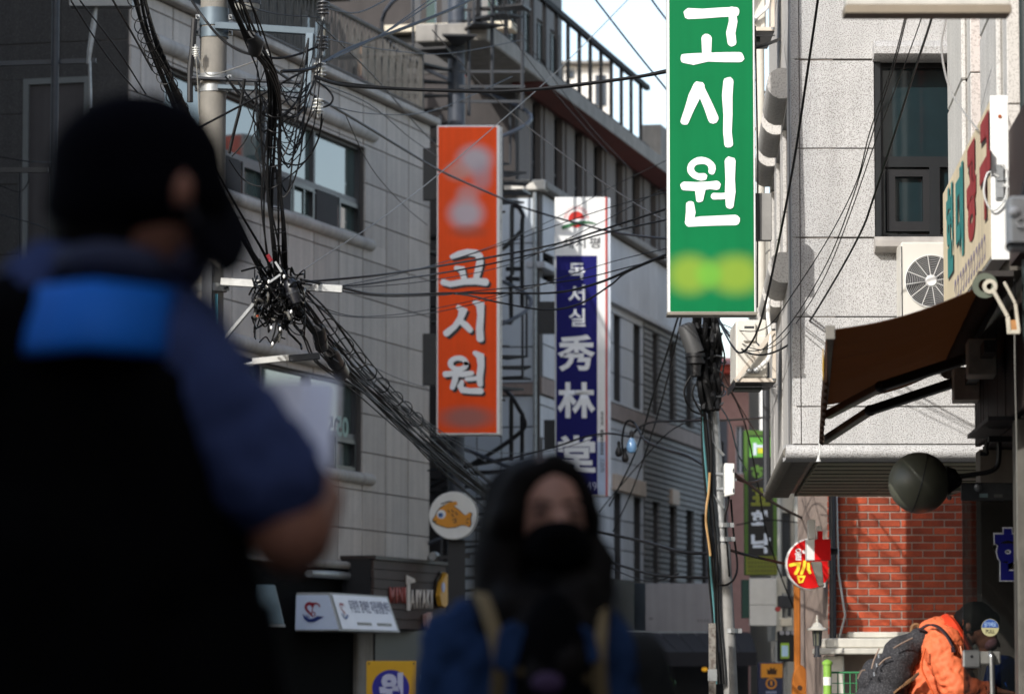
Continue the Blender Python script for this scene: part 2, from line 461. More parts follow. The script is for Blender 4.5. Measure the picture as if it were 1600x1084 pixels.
class Fr(T):
    """a face of a thing with its own direction: an Empty child"""
    def __init__(s, name, parent, loc, rz):
        s.o = bpy.data.objects.new(name, None); COL.objects.link(s.o); s.o.parent = parent.o
        s.o.location = loc; s.o.rotation_euler = (0, 0, rz)
        s.M = parent.M @ Matrix.Translation(loc) @ Matrix.Rotation(rz, 4, 'Z'); s.I = s.M.inverted()

def origin(u, D):
    p = P(u, 1045, D); return (p.x, D, 0)

# ================================================================== left grey building
LB = T('building', 'grey granite clad building on the left with rounded window ledges and balcony railing', 'building', origin(668, 56), R(90 - 15.8))
def lx(u, n=0): return LB.px(u, 600, n)[0]
def lz(u, v, n=0): return LB.px(u, v, n)[1]
sE = lx(196)
ledge = lz(670, 196)
row0, rowh = lz(668, 839), lz(668, 667) - lz(668, 839); rowh /= 3
pw = -lx(635)
W1 = (lx(250), lx(567), lz(567, 378), lz(567, 231))
W2 = (lx(330), lx(563), lz(563, 743), lz(563, 601))
zb = lz(668, 898)
core(LB, sE, 0, 0, ledge, 0, .35, [W1, W2], mortar)
z_start = row0
while z_start > zb: z_start -= rowh
clad(LB, sE, 0, z_start, ledge - .02, pw, rowh, [W1, W2, (sE, 0, -5, zb)], stoneL, xo=-((pw - ((0 - sE) % pw)) % pw), th=.03, gap=.014, gapx=.04)
MB().box(sE, -.02, .36, 9, 0, ledge - .05).build('inner_wall', brownD, LB)
# ledge, hoods and sills with rounded noses
MB().box(sE - .1, .12, -.16, .3, ledge, ledge + .1).build('ledge', trimL, LB, bevel=.02)
def roll(T_, x0, x1, z, r, nm, mat, y=-.03, ry=None):
    pts = [(x0, y, z), (x1 - r * .5, y, z), (x1 - r * .15, y, z), (x1, y, z)]
    MB().tube(pts, [r, r, r * .85, r * .45], 14).build(nm, mat, T_, smooth=True)
roll(LB, lx(230), lx(580), lz(580, 213), .10, 'window_hood', trimL)
roll(LB, lx(230), lx(577), lz(577, 384), .085, 'window_sill', trimL)
roll(LB, lx(330), lx(575), lz(575, 584), .10, 'window_hood', trimL)
roll(LB, lx(330), lx(578), lz(578, 750), .085, 'window_sill', trimL)
def lbwin(w, ncol):
    cells = []
    for i in range(ncol):
        cells.append((i / ncol, (i + 1) / ncol, .42, 1))
    for i in range(ncol * 2): cells.append((i / ncol / 2, (i + 1) / ncol / 2, 0, .42))
    f = window(LB, w[0], w[1], w[2], w[3], .06, -1, cells, frameG, glassP, fw=.07, fd=.1)
    for i in range(ncol * 2):      # opening sashes and screens in the lower row
        a = w[0] + (w[1] - w[0]) * i / ncol / 2; b = w[0] + (w[1] - w[0]) * (i + 1) / ncol / 2
        h = (w[3] - w[2]) * .42
        if i % 2 == 0:
            MB().box(a + .05, b - .02, .045, .058, w[2] + .05, w[2] + h - .05).build('screen', lattice, f)
        else:
            m = MB()
            for q in cut((a + .04, b - .05, w[2] + .05, w[2] + h - .04), [(a + .1, b - .11, w[2] + .11, w[2] + h - .1)]): m.box(q[0], q[1], .04, .057, q[2], q[3])
            m.build('sash', frameK, f)
    return f
lbwin(W1, 4)
f2 = lbwin(W2, 3)
# window lettering seen in the lower window's right pane (mirror writing on the inside)
text(f2, '05', lx(532), lx(551), lz(540, 682), lz(540, 650), .122 - .06, -1, M('pale_green_film', (120, 150, 140), rough=.5), bold=.03, mirror=True)
# set back top storey behind the balcony
zt = ledge + 1.9
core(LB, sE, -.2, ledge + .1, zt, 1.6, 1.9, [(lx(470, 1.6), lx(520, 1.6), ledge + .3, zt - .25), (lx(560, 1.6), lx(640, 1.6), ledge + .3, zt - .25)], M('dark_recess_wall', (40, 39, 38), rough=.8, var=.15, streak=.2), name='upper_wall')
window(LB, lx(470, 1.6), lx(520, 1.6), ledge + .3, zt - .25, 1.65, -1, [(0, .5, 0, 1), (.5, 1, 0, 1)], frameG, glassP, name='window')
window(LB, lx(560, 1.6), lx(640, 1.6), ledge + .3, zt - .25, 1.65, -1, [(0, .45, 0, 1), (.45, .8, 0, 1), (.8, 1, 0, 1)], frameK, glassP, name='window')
MB().box(sE, 0, 1.2, 9, zt, zt + .2).build('roof', conc, LB)
# balcony railing: hand rail, posts and hairpin balusters
rl = MB(); x0r, x1r = lx(345, -.05), lx(658, -.05); zr = ledge + .98
rl.tube([(x0r, -.05, zr), (x1r, -.05, zr)], .035, 8); rl.tube([(x0r, -.05, ledge + .17), (x1r, -.05, ledge + .17)], .02, 6)
rl.tube([(x1r, -.05, ledge + .1), (x1r, -.05, zr + .02)], .035, 8); rl.tube([(x1r, -.05, zr), (x1r, 1.5, zr)], .035, 8); rl.tube([(x1r, -.05, ledge + .17), (x1r, 1.5, ledge + .17)], .02, 6)
railing = rl.build('railing', rail_m, LB, smooth=True)
bme = MB().tube([(-.06, 0, .17), (-.06, 0, .5), (-.075, 0, .6), (-.045, 0, .78), (0, 0, .86), (.045, 0, .78), (.075, 0, .6), (.06, 0, .5), (.06, 0, .17)], .0125, 5).tube([(0, 0, .86), (0, 0, .98)], .012, 5).tube([(.16, 0, .17), (.16, 0, .98)], .014, 5).mesh('baluster', smooth=True)
bme.materials.append(rail_m)
xx = x0r + .1
while xx < x1r - .2:
    put('baluster', bme, None, railing, (xx, -.05, ledge)); xx += .32
# end wall that faces the camera, with a panelled door high up
EW = Fr('end_wall', LB, (sE, 0, 0), R(-90))
def ex(u, v=300, n=0): return EW.px(u, v, n)
zd0, zd1 = ex(90, 412)[1], ex(90, 122)[1]; xd0, xd1 = ex(36)[0], ex(140)[0]
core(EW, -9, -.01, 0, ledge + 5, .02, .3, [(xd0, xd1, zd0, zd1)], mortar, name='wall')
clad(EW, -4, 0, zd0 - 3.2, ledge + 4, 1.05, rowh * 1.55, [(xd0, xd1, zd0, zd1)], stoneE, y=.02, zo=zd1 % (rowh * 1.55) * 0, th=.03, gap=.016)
fm = MB()
for q in cut((xd0, xd1, zd0, zd1), [(xd0 + .07, xd1 - .07, zd0 + .03, zd1 - .07)]): fm.box(q[0], q[1], -.03, .1, q[2], q[3])
dpaint = M('grey_door_paint', (76, 80, 82), rough=.5, var=.08)
df = fm.build('door_frame', M('pale_door_frame', (92, 94, 92), rough=.5), EW)
pd = MB(); rowsd = [0, .13, .35, .56, .68, .86, 1]; colsd = [0, .28, .62, 1]
for i in range(3):
    for j in range(6):
        a = xd0 + .08 + (xd1 - xd0 - .16) * colsd[i]; b = xd0 + .08 + (xd1 - xd0 - .16) * colsd[i + 1]
        c = zd0 + .04 + (zd1 - zd0 - .12) * rowsd[j]; d = zd0 + .04 + (zd1 - zd0 - .12) * rowsd[j + 1]
        o = MB().box(a + .008, b - .008, .02, .06, c + .008, d - .008).build('door_panel', dpaint, df, bevel=.006)
MB().box(xd0 + .07, xd1 - .07, .06, .1, zd0 + .03, zd1 - .07).build('door_leaf', black, df)

# street-level shop fronts of the left building
MB().box(sE, lx(582), -.05, .02, 0, zb).build('shop_front', M('dark_shopfront', (10, 10, 10), rough=.9, var=.2, spec=.04), LB)
MB().box(lx(582), -.1, -.04, .02, 0, zb).build('shop_recess', black, LB)
MB().box(lx(548), lx(572), -.12, .02, 0, lz(560, 960)).build('pier', conc, LB, bevel=.02)
for k, v in enumerate((884, 900)):
    MB().tube([(lx(470), -.12, lz(540, v)), (lx(572), -.12, lz(540, v))], .055, 10).build('shutter_box', galv if k else conc, LB, smooth=True)

# sun-blocking blocks added on the left, outside the picture, that put the alley in shade
nb = T('building', 'unseen shade-casting block left of the street, just before the grey granite building', 'building', (-13.5, 34, 0), 0)
MB().box(-5, 5, -7, 6.5, 0, 16.0).build('wall', conc, nb)
nb2 = T('building', 'unseen shade-casting block on the left beside the photographer', 'building', (-8, -3, 0), 0)
MB().box(-4.6, 4.6, -9, 8.2, 0, 8.8).build('wall', conc, nb2)

nb3 = T('building', 'unseen sky-blocking block on the right beside the photographer', 'building', (6.2, 0, 0), 0)  # added out of view to cut sky light on the foreground people
MB().box(-4.2, 4, -12, 10.4, 0, 13).build('wall', conc, nb3)
nb4 = T('building', 'unseen sky-blocking block behind the photographer', 'building', (0, -22, 0), 0)  # added behind the camera, keeps sky light off the people
MB().box(-14, 14, -5, 4, 0, 11).build('wall', conc, nb4)

# ================================================================== middle building (grey below, brown above)
MBd = T('building', 'long grey and brown building in the middle distance with roof terrace railing', 'building', origin(844, 60), R(78))
def mx(u, n=0): return MBd.px(u, 600, n)[0]
def mz(u, v, n=0): return MBd.px(u, v, n)[1]
capz = mz(900, 331)
xe = mx(1118)
wz_t, wz_b = mz(965, 493), mz(965, 627)
wl_t, wl_b = mz(965, 769), mz(965, 905)
UW = [(959, 971), (990, 1002), (1018, 1029), (1044, 1055), (1070, 1082), (1094, 1103)]
SW = [(848, 867, 392, 436), (850, 868, 657, 692)]
holes = [(mx(a), mx(b), wz_b, wz_t) for a, b in UW] + [(mx(a), mx(b), wl_b, wl_t) for a, b in UW]
holes += [(mx(a), mx(b), mz(a, d), mz(a, c)) for a, b, c, d in SW]
core(MBd, 0, xe, 0, capz, 0.03, .35, holes, mortar)
band1 = mz(960, 478)
xb = mx(1005)
clad(MBd, 0, xe, band1 + .1, capz - .02, (mx(975) - mx(959)), 1.1, holes, greyMB, y=.03, th=.03)
clad(MBd, 0, xb, wz_b - .05, band1, mx(990) - mx(971), (wz_t - wz_b) / 2.9, holes, greyMB, y=.03, th=.03, gap=.02)
clad(MBd, 0, xb, wl_b, wz_b - .35, mx(990) - mx(971), (wz_t - wz_b) / 2.9, holes, greyMB, y=.03, th=.03, gap=.02)
MB().box(-.1, xe, -.1, .2, band1, band1 + .1).build('ledge', greyMB, MBd, bevel=.01)
MB().box(-.15, xe, -.15, .2, capz, capz + .12).build('parapet_cap', conc, MBd, bevel=.015)
MB().box(0, xe, -.03, .2, wz_b - .33, wz_b - .07).build('ledge', M('pinkish_band', (150, 134, 126), rough=.8, streak=.2), MBd)
for a, b in ((956, 1003), (1044, 1055)):
    MB().box(mx(a), mx(b), -.08, .2, wl_t + .02, wl_t + .3).build('window_hood', M('pale_tan_lintel', (196, 174, 154), rough=.7), MBd, bevel=.01)
crs = MB(); z = wl_b
while z < band1 - .05:       # courses of long grey bricks on the far half
    for q in cut((xb + .02, xe, z, z + .075), holes + [(xb, xe, wz_b - .35, wz_b - .05)]): crs.box(q[0], q[1], -.02 + random.uniform(-.006, .006), .03, q[2], q[3])
    z += .105
o = crs.build('brick_course', greybrk, MBd); o['kind'] = 'stuff'
for h in holes:
    window(MBd, h[0], h[1], h[2], h[3], .12, -1, [(0, 1, 0, .3), (0, 1, .3, 1)] if h[3] - h[2] > .8 else [(0, 1, 0, 1)], frameK, glassB, fw=.05, fd=.06)
MB().box(0, xe, .36, 9, 0, capz - .1).build('inner_wall', brownD, MBd)
MB().box(0, xe, -.04, .02, 0, wl_b).build('shop_front', M('dim_shopfront', (60, 58, 56), rough=.6, var=.2), MBd)
# brown upper storey
n1 = .55
def mx1(u): return MBd.px(u, 300, n1)[0]
tb = MBd.px(900, 199, n1)[1]; tr = MBd.px(900, 181, n1 - .35)[1]; lb_ = MBd.px(900, 166, n1 - .5)[1]; lt_ = MBd.px(900, 141, n1 - .5)[1]; rt_ = MBd.px(900, 43, n1 - .3)[1]
BW = [(832, 845), (866, 879), (898, 910), (928, 941), (962, 973), (988, 1000), (1016, 1025), (1040, 1049), (1064, 1072)]
bh = [(mx1(a), mx1(b), capz - .5, tb - .02) for a, b in BW]
xs0 = mx1(806)
core(MBd, xs0, xe, capz, tb, n1, n1 + .3, bh, brown, name='brown_wall')
for h in bh: window(MBd, h[0], h[1], capz, h[3], n1 + .1, -1, [(0, 1, 0, .45), (0, 1, .45, 1)], black, M('black_glass', (16, 17, 20), rough=.15), fw=.06, fd=.05)
for i, (a, b) in enumerate(BW[:-1]):
    MB().box(mx1(b + 4), mx1(BW[i + 1][0] - 4), n1 - .03, n1, capz + .05, tb - .03).build('pilaster', brown, MBd, bevel=.01)
xsl = MBd.px(761, 40, n1 - .5)[0]
MB().box(xs0 - .1, xe, n1 - .12, n1 + .2, tb, tr + .06).build('eave_board', tan, MBd)
MB().prism_x([(n1 - .12, tr - .02), (n1 - .5, lb_), (n1, lb_), (n1, tr + .02)], xs0 - .3, xe).build('eave', redbrown, MBd)
MB().box(xsl, xe, n1 - .5, n1 + .6, lb_, lt_).build('terrace_ledge', conc, MBd, bevel=.02)
MB().box(xs0, xe, n1 + .31, 9, capz, lb_).build('inner_wall', brownD, MBd)
# terrace railing
rx1 = MBd.px(1012, 120, n1 - .3)[0]
r2 = MB(); r2.bar((xsl + .2, n1 - .3, rt_), (rx1, n1 - .3, rt_), .09, .09)
r2.bar((xsl + .2, n1 - .3, lt_ + .12), (rx1, n1 - .3, lt_ + .12), .05, .05)
tr_ = r2.build('terrace_railing', blackrail, MBd)
bp = MB().box(-.03, .03, -.03, .03, 0, rt_ - lt_).mesh('railing_post'); bp.materials.append(blackrail)
xx = xsl + .3
while xx <= rx1 + .01:
    put('railing_post', bp, None, tr_, (xx, n1 - .3, lt_)); xx += (MBd.px(926, 120, n1 - .3)[0] - MBd.px(909, 120, n1 - .3)[0])
# penthouse behind the railing
n2 = 2.2
px0, px1 = MBd.px(770, 60, n2)[0], MBd.px(878, 60, n2)[0]
phh = []
wdt = (px1 - px0) / 5
for i in range(5): phh.append((px0 + wdt * i + .1, px0 + wdt * (i + 1) - .25, lt_ + .2, lt_ + 2.5))
core(MBd, px0, px1, lt_, lt_ + 3.6, n2, n2 + .3, phh, M('penthouse_wall', (120, 118, 116), rough=.8, streak=.2), name='penthouse_wall')
for h in phh: window(MBd, *h, n2 + .05, -1, [(0, .5, 0, 1), (.5, 1, 0, 1)], frameK, glassP, fw=.08)
MB().box(px0 - .1, px1 + .1, n2 - .3, 8, lt_ + 3.6, lt_ + 3.8).build('penthouse_roof', conc, MBd)
MB().box(px0, px1 - .02, n2 + .35, 7, lt_, lt_ + 3.6).build('inner_wall', brownD, MBd)
a = MBd.px(1008, 140, n1)[0]
MB().prism([(a, lt_), (a, lt_ + .75), (a + .8, lt_ + .75), (xe - 1.5, lt_ - .0), (xe - 1.5, lb_)], n1 - .3, n1 + .1).build('sloping_parapet', conc, MBd)
# end faces of the middle building: stair tower wall facing the camera
SW_ = Fr('stair_tower_wall', MBd, (-.08, 0, 0), R(-90))
def sx(u, n=0): return SW_.px(u, 500, n)[0]
def sz(v, n=0): return SW_.px(815, v, n)[1]
core(SW_, sx(700), 0, 0, capz, .03, .3, [], mortar)
zz = [sz(v) for v in (1080, 985, 900, 820, 735, 605 + 62, 618, 598, 542, 450, 380, 309)]
for i in range(len(zz) - 1):
    cut_x = [sx(700), sx(745), sx(783), -.03]
    for j in range(3):
        mat_ = M('pinkish_band', (150, 134, 126)) if i == 6 else bluegrey
        MB().box(cut_x[j] + .01, cut_x[j + 1] - .01, 0 if i != 6 else -.04, .03, zz[i] + .01, zz[i + 1] - .01).build('render_panel', mat_, SW_, bevel=.004)
MB().box(sx(790), .12, -.12, .2, capz - .02, capz + .14).build('cap_stone', M('pale_cap', (206, 200, 190), rough=.8), SW_, bevel=.015)
MB().tube([(-.06, -.04, 3), (-.06, -.04, capz - .05)], .03, 8).build('drain_pipe', galv, SW_, smooth=True)
# brown end wall above with slab and tan panels (facing the camera)
BE = Fr('brown_end_wall', MBd, (xs0 - .06, n1, 0), R(-90))
def bz(v): return BE.px(760, v)[1]
def bx(u): return BE.px(u, 100)[0]
MB().box(bx(600), 0, .02, .3, 2.5, bz(112)).build('wall', brownD, BE)
MB().box(bx(600), .0, -.25, .3, bz(50), bz(38)).build('floor_slab', M('pale_slab_edge', (196, 186, 166), rough=.8, streak=.2), BE, bevel=.01)
MB().box(bx(740), bx(779), -.02, .02, bz(110), bz(52)).build('tan_panel', M('tan_panel', (196, 160, 132), rough=.75), BE)
MB().box(bx(600), bx(738), .0, .3, bz(112), bz(52)).build('dark_panel', black, BE)
MB().prism_x([(.02, bz(112)), (-.5, bz(122)), (-.5, bz(126)), (.02, bz(120))], bx(735), .3).build('red_eave', M('red_eave_paint', (168, 52, 52), rough=.6), BE)
for k in range(6):
    MB().box(bx(640 + k * 24), bx(654 + k * 24), .1, .14, bz(36), bz(-60)).build('balcony_panel', glassP if k % 2 else dkmetal, BE)

# ================================================================== right granite building
RBo = origin(1241, 27)
RB = T('building', 'pale speckled granite building on the right overhanging the street', 'building', RBo, 0)
def rx(u, v=300, n=0): return RB.px(u, v, n)[0]
def rz_(v, n=0): return RB.px(1300, v, n)[1]
wx0, wx1, wz0, wz1 = rx(1368), rx(1530), rz_(372), rz_(95)
zbot, ztop = rz_(694), rz_(-260)
xr = rx(1640)
core(RB, 0.01, xr, zbot, ztop, .03, .35, [(wx0, wx1, wz0, wz1)], jointR)
rows = [694, 635, 495, 371, 232, 93, -30, -160, -260]
for i in range(len(rows) - 1):
    za, zb_ = rz_(rows[i]) + .004, rz_(rows[i + 1]) - .004
    seams = [0.0, rx(1250), rx(1395) if i in (7,) else rx(1487) if i == 5 else rx(1600), xr]
    for j in range(len(seams) - 1):
        if seams[j + 1] - seams[j] < .02: continue
        for q in cut((seams[j] + (.0 if j == 0 else .003), seams[j + 1] - .003, za, zb_), [(wx0 - .005, wx1, wz0 - .004, wz1)]):
            MB().box(q[0], q[1], 0 + random.uniform(0, .002), .03, q[2], q[3]).build('granite_panel', granR, RB, bevel=.003)
# window reveal, hood, sill and frame
MB().box(wx0, wx0 + .04, .0, .06, wz0, wz1).build('reveal', frameK, RB)
hood = MB().prism_x([(.03, wz1 - .01), (-.10, wz1 - .0), (-.14, wz1 + .03), (-.14, wz1 + .08), (-.08, wz1 + .13), (.03, wz1 + .135)], wx0 - .015, wx1).build('window_hood', granR, RB, smooth=True)
MB().prism_x([(.03, wz0 - .11), (-.08, wz0 - .105), (-.12, wz0 - .07), (-.12, wz0 - .03), (-.09, wz0), (.03, wz0 + .0)], wx0 - .015, wx1).build('window_sill', trimL, RB, smooth=True)
fz = (252 - 372) / (95 - 372)
fz = (rz_(250) - wz0) / (wz1 - wz0)
xf = (rx(1460) - wx0) / (wx1 - wx0)
wf = window(RB, wx0 + .03, wx1, wz0, wz1, .10, -1, [(0, 1, fz, 1), (0, xf, 0, fz), (xf, 1, 0, fz)], frameK, glassD, fw=.075, fd=.1)
sm = MB(); a, b, c, d = wx0 + .09, rx(1460) - .02, wz0 + .06, rz_(262)
for q in cut((a, b, c, d), [(a + .06, b - .05, c + .07, d - .05)]): sm.box(q[0], q[1], .105, .15, q[2], q[3])
sm.build('sash', black, wf)
MB().box(wx0 + .1, wx1, .165, .168, wz0 + .04, wz0 + .052).build('track', galv, wf)
MB().box(wx0 + .12, wx1, .5, .52, wz0 - .2, wz1).build('blind', M('grey_green_blind', (84, 98, 96), rough=.8, var=.15, streak=.35), RB)
# rounded bottom moulding
prof = []
zt_, zl_ = zbot, rz_(718)
for i in range(9):
    a = math.pi * i / 8
    prof.append((.03 - .07 * math.sin(a), (zt_ + zl_) / 2 + (zt_ - zl_) / 2 * math.cos(a)))
prof += [(.3, zl_), (.3, zt_)]
MB().prism_x(prof, -.05, xr).build('base_moulding', granR, RB, smooth=True)
# left face, receding
LF = Fr('side_wall', RB, (0, 0, 0), R(90 - 2.5))
Ls = 6.5
zh = [rz_(102) - .0, rz_(395)]
hz_hi = (P(1221, 165, 28).z, P(1221, 102, 28).z); hz_lo = (P(1225, 445, 28).z, P(1225, 395, 28).z)
wins = []
for k in range(3): wins.append((1.0 + k * 1.9, 2.2 + k * 1.9, hz_lo[1], hz_hi[0]))
core(LF, .02, Ls, zbot, ztop, -.3, -.03, wins, jointR)
clad(LF, .0, Ls, zbot + .004, ztop, 1.3, rz_(495) - rz_(635), wins, granR2, y=-.03, out=1, th=.03, gap=.008)
for wv in wins:
    window(LF, *wv, -.1, 1, [(0, .5, 0, 1), (.5, 1, 0, 1)], frameK, glassD)
    for zc, nm in (((hz_hi[0] + hz_hi[1]) / 2, 'window_hood'), ((hz_lo[0] + hz_lo[1]) / 2, 'window_sill')):
        MB().tube([(wv[0] - .1, .035, zc), (wv[1] + .1, .035, zc)], .115, 14).build(nm, granR2, LF, smooth=True)
prof2 = [(-.0 - y_ + .03, z_) for y_, z_ in prof[:-2]]
MB().prism_x(prof2, .035, Ls).build('base_moulding', M('shade_toned_moulding', (112, 108, 100), rough=.85, var=.15, streak=.2), LF, smooth=True)  # granite coloured darker to imitate a shaded underside
MB().tube([(Ls - .1, .08, 4.2), (Ls - .1, .08, ztop)], .04, 10).build('drain_pipe', acw_, LF, smooth=True)
MB().tube([(Ls - .9, .06, 2.6), (Ls - .9, .06, 3.9)], .03, 8).build('conduit', dkmetal, LF, smooth=True)
MB().box(0.33, xr, 6.5, 6.8, zbot, ztop).build('rear_wall', granR2, RB)
MB().box(0.3, xr, 0, 6.8, ztop, ztop + .3).build('roof', conc, RB)
MB().box(wx0, xr, .6, 6.4, zbot + .1, zbot + .2).build('floor_slab', black, RB)
# soffit boards under the overhang
sofm = M('olive_grey_soffit_board', (134, 132, 110), rough=.6, var=.1, vscale=2, objvar=.05)
soz = rz_(718) + .03
nb_ = 11
for k in range(nb_):
    ya = .32 + (Ls - .4) * k / nb_; yb = .32 + (Ls - .4) * (k + 1) / nb_
    xa = .22 + ya * .044
    for (p0, p1) in ((xa, 1.25 - .02 * k), (1.26 - .02 * k, xr)):
        MB().box(p0, p1, ya + .014, yb - .014, soz, soz + .02).build('soffit_board', sofm, RB)
for k in range(1, nb_):
    yk = .32 + (Ls - .4) * k / nb_
    MB().box(.22 + yk * .044, xr, yk - .006, yk + .006, soz - .0055, soz + .02).build('joint_shade_strip', M('olive_shade_strip', (46, 45, 36), rough=.7), RB)  # dark strips stand in for the shadow lines between boards
MB().hexa([(.12, .1, soz + .03), (xr, .1, soz + .03), (xr, Ls, soz + .03), (.40, Ls, soz + .03), (.12, .1, soz + .08), (xr, .1, soz + .08), (xr, Ls, soz + .08), (.40, Ls, soz + .08)]).build('soffit_backing', black, RB)
MB().hexa([(.0, .31, soz - .012), (.15, .31, soz - .012), (.15 + .28, Ls - .05, soz - .012), (.0 + .28, Ls - .05, soz - .012), (.0, .31, soz + .03), (.15, .31, soz + .03), (.15 + .28, Ls - .05, soz + .03), (.0 + .28, Ls - .05, soz + .03)]).build('soffit_edge', M('shade_toned_moulding', (112, 108, 100)), RB)  # border strip in the same shade-darkened colour
for yy in (2.6, 4.7): MB().box(1.35, 2.3, yy, yy + .35, soz - .03, soz).build('soffit_light', M('grey_light_cover', (96, 98, 88), rough=.4), RB)
# ground floor column of the granite building
MB().box(xr + .55, xr + .9, .4, 6.4, 0, soz).build('ground_floor_wall', M('dark_ground_floor', (50, 48, 46), rough=.8), RB)

# ================================================================== red brick building beyond the overhang
BB = T('building', 'red brick wall with pale stone ledge under the granite overhang', 'building', origin(1307, 36), 0)
bzv = lambda v: BB.px(1380, v)[1]
bxr = BB.px(1640, 900)[0]
MB().box(.012, bxr, .02, .25, .5, 5.2).build('mortar_bed', brickM, BB)
clad(BB, 0, BB.px(1545, 900)[0], bzv(990), bzv(990) + .0712 * 22, .2045, .0712, [], brickR, y=.02, out=-1, th=.010, gap=.0125, stag=.5, name='brick', bev=.003, jit=.003)
BBs = Fr('side_wall', BB, (0, 0.02, 0), R(90))
MB().box(.03, 5, -.2, -.02, .5, 5.2).build('mortar_bed', brickM, BBs)
clad(BBs, .0, .9, bzv(990), bzv(990) + .0712 * 22, .2045, .0712, [], brickR, y=-.02, out=1, th=.02, gap=.0115, stag=.5, name='brick')
MB().box(.1, bxr, -.15, .3, bzv(996), bzv(987)).build('stone_ledge', stonew, BB, bevel=.008)
MB().box(-.12, bxr, -.3, .3, bzv(1012), bzv(997)).build('stone_ledge', stonew, BB, bevel=.012)
MB().box(-.2, bxr, -.36, .3, bzv(1022), bzv(1012.5)).build('stone_ledge', stonew, BB, bevel=.01)
MB().box(.0, bxr, .1, .3, 0, bzv(1024)).build('opening_shade_block', black, BB)  # solid black block painted for the shade below the ledge
MB().box(-.12, .05, -.25, .1, 0, bzv(1024)).build('stone_pier', stonew, BB, bevel=.01)
MB().tube([(-.035, -.06, 1.25), (-.035, -.06, 4.6)], .033, 10).build('drain_pipe', dkmetal, BB, smooth=True)
MB().tube([(-.0, -.04, 1.3), (.08, -.05, 1.6), (.02, -.05, 2.0), (.0, -.05, 3)], .012, 6).build('conduit', galv, BB, smooth=True)

# ================================================================== shop building at the right edge
SBx, SBy = 3.05, 26.0
SB = T('building', 'brick and stone shop building at the right edge above the awning', 'building', (SBx, SBy, 0), R(90 - 2.86))
def sbs(D): return (D - SBy) / math.cos(R(2.86))
pil = M('pale_pilaster_stone', (196, 193, 187), rough=.8, var=.08, streak=.15, speck=(140, 136, 130), sscale=70, sfac=.5)
MB().box(sbs(13), -.02, -.3, -.03, 2.9, 9).build('mortar_bed', brickM, SB)
clad(SB, sbs(22.8), sbs(23.75), 3.1, 5.9, .2, .0712, [], brickR, y=-.03, out=1, th=.026, gap=.011, stag=.5, name='brick')
clad(SB, sbs(25.8), 0, 4.0, 5.9, .2, .0712, [], brickR, y=-.03, out=1, th=.026, gap=.011, stag=.5, name='brick', limit=200)
for a, b in ((23.75, 25.75), (20.9, 22.75)):
    for k in range(9):
        MB().box(sbs(a), sbs(b), -.03, .075, 2.95 + .62 * k + .003, 2.95 + .62 * (k + 1) - .003).build('pilaster_stone', pil, SB, bevel=.006)
        MB().box(sbs(a) + .3, sbs(b) - .3, .075, .11, 2.95 + .62 * k + .003, 2.95 + .62 * (k + 1) - .003).build('pilaster_stone', pil, SB, bevel=.012)
MB().box(sbs(13), 0, -6, -.31, 2.9, 9).build('inner_wall', brownD, SB)
# ground floor: a shallow shop box that comes forward
fy = .24                                    # how far its front stands forward of the brick wall
zf0, zf1 = 2.33, 2.98
MB().box(sbs(11), sbs(21.3), fy - .2, fy - .032, zf0 + .01, zf1 - .09).build('fascia_core', black, SB)
xx = sbs(11); wpan = .17
while xx < sbs(21.3) - .02:
    MB().box(xx + .004, min(xx + wpan, sbs(21.3)) - .004, fy - .03, fy + random.uniform(-.002, .003), zf0, zf1 - .02).build('fascia_board', wood_d, SB, bevel=.004)
    xx += wpan
MB().box(sbs(11), sbs(21.3), -.029, fy - .3 if fy > .3 else fy - .04, zf1 - .08, zf1 - .002).build('shop_roof', conc, SB)
MB().box(sbs(13.6), sbs(17.9), .05, fy + .07, zf1 + .002, 3.62).build('sign_box', M('dark_brown_box', (44, 28, 22), rough=.7, var=.2), SB)
MB().box(sbs(11), sbs(21.3), -2.5, fy - .04, zf0 - .02, zf0).build('ceiling', M('dim_ceiling', (80, 78, 74), rough=.8), SB)
MB().box(sbs(11), sbs(18.4), fy - .2, fy - .03, 0, zf0 - .03).build('shop_front', M('grey_shopfront', (70, 68, 66), rough=.5, var=.15), SB)
MB().box(sbs(18.4), sbs(18.62), fy - .2, fy + .01, 0, zf0 - .03).build('door_jamb', M('brushed_jamb', (112, 108, 100), rough=.45, metal=.3, var=.3, vscale=6, streak=.5), SB, bevel=.006)
MB().box(sbs(21.0), sbs(21.3), fy - .22, fy - .0, 0, zf0 - .03).build('door_jamb', M('stone_jamb', (104, 98, 92), rough=.7, var=.2, streak=.2), SB, bevel=.006)
MB().box(sbs(21.05), sbs(21.25), -2.5, fy - .23, 0, zf0 - .03).build('inside_wall', M('dark_inside_wall', (30, 29, 29), rough=.7, var=.2), SB)
MB().box(sbs(11), sbs(21.25), -2.6, -2.51, 0, zf0 - .03).build('inside_wall', M('dark_inside_wall', (30, 29, 29)), SB)
MB().box(sbs(18.0), sbs(18.1), -2.5, fy - .23, 0, zf0 - .03).build('inside_wall', M('dark_inside_wall', (30, 29, 29)), SB)

hut = T('rooftop_hut', 'white rooftop hut seen through the terrace railing against the sky', 'hut', P(915, 200, 88), 0)
HX = lambda u: hut.px(u, 120)[0]; HZ = lambda v: hut.px(915, v)[1]
MB().box(HX(882), HX(953), 0, 2, -6, HZ(102)).build('wall', M('white_hut_wall', (214, 210, 204), rough=.8, var=.06), hut)
MB().box(HX(878), HX(955), -.3, 2.3, HZ(102), HZ(98)).build('roof', conc, hut)
MB().box(HX(880), HX(896), -.1, .0, HZ(112), HZ(110)).build('ledge', conc, hut)
MB().box(HX(930), HX(946), -.05, .02, HZ(165), HZ(118)).build('window', glassB, hut)
MB().box(HX(884), HX(896), -.05, .02, HZ(122), HZ(108)).build('window', glassB, hut)

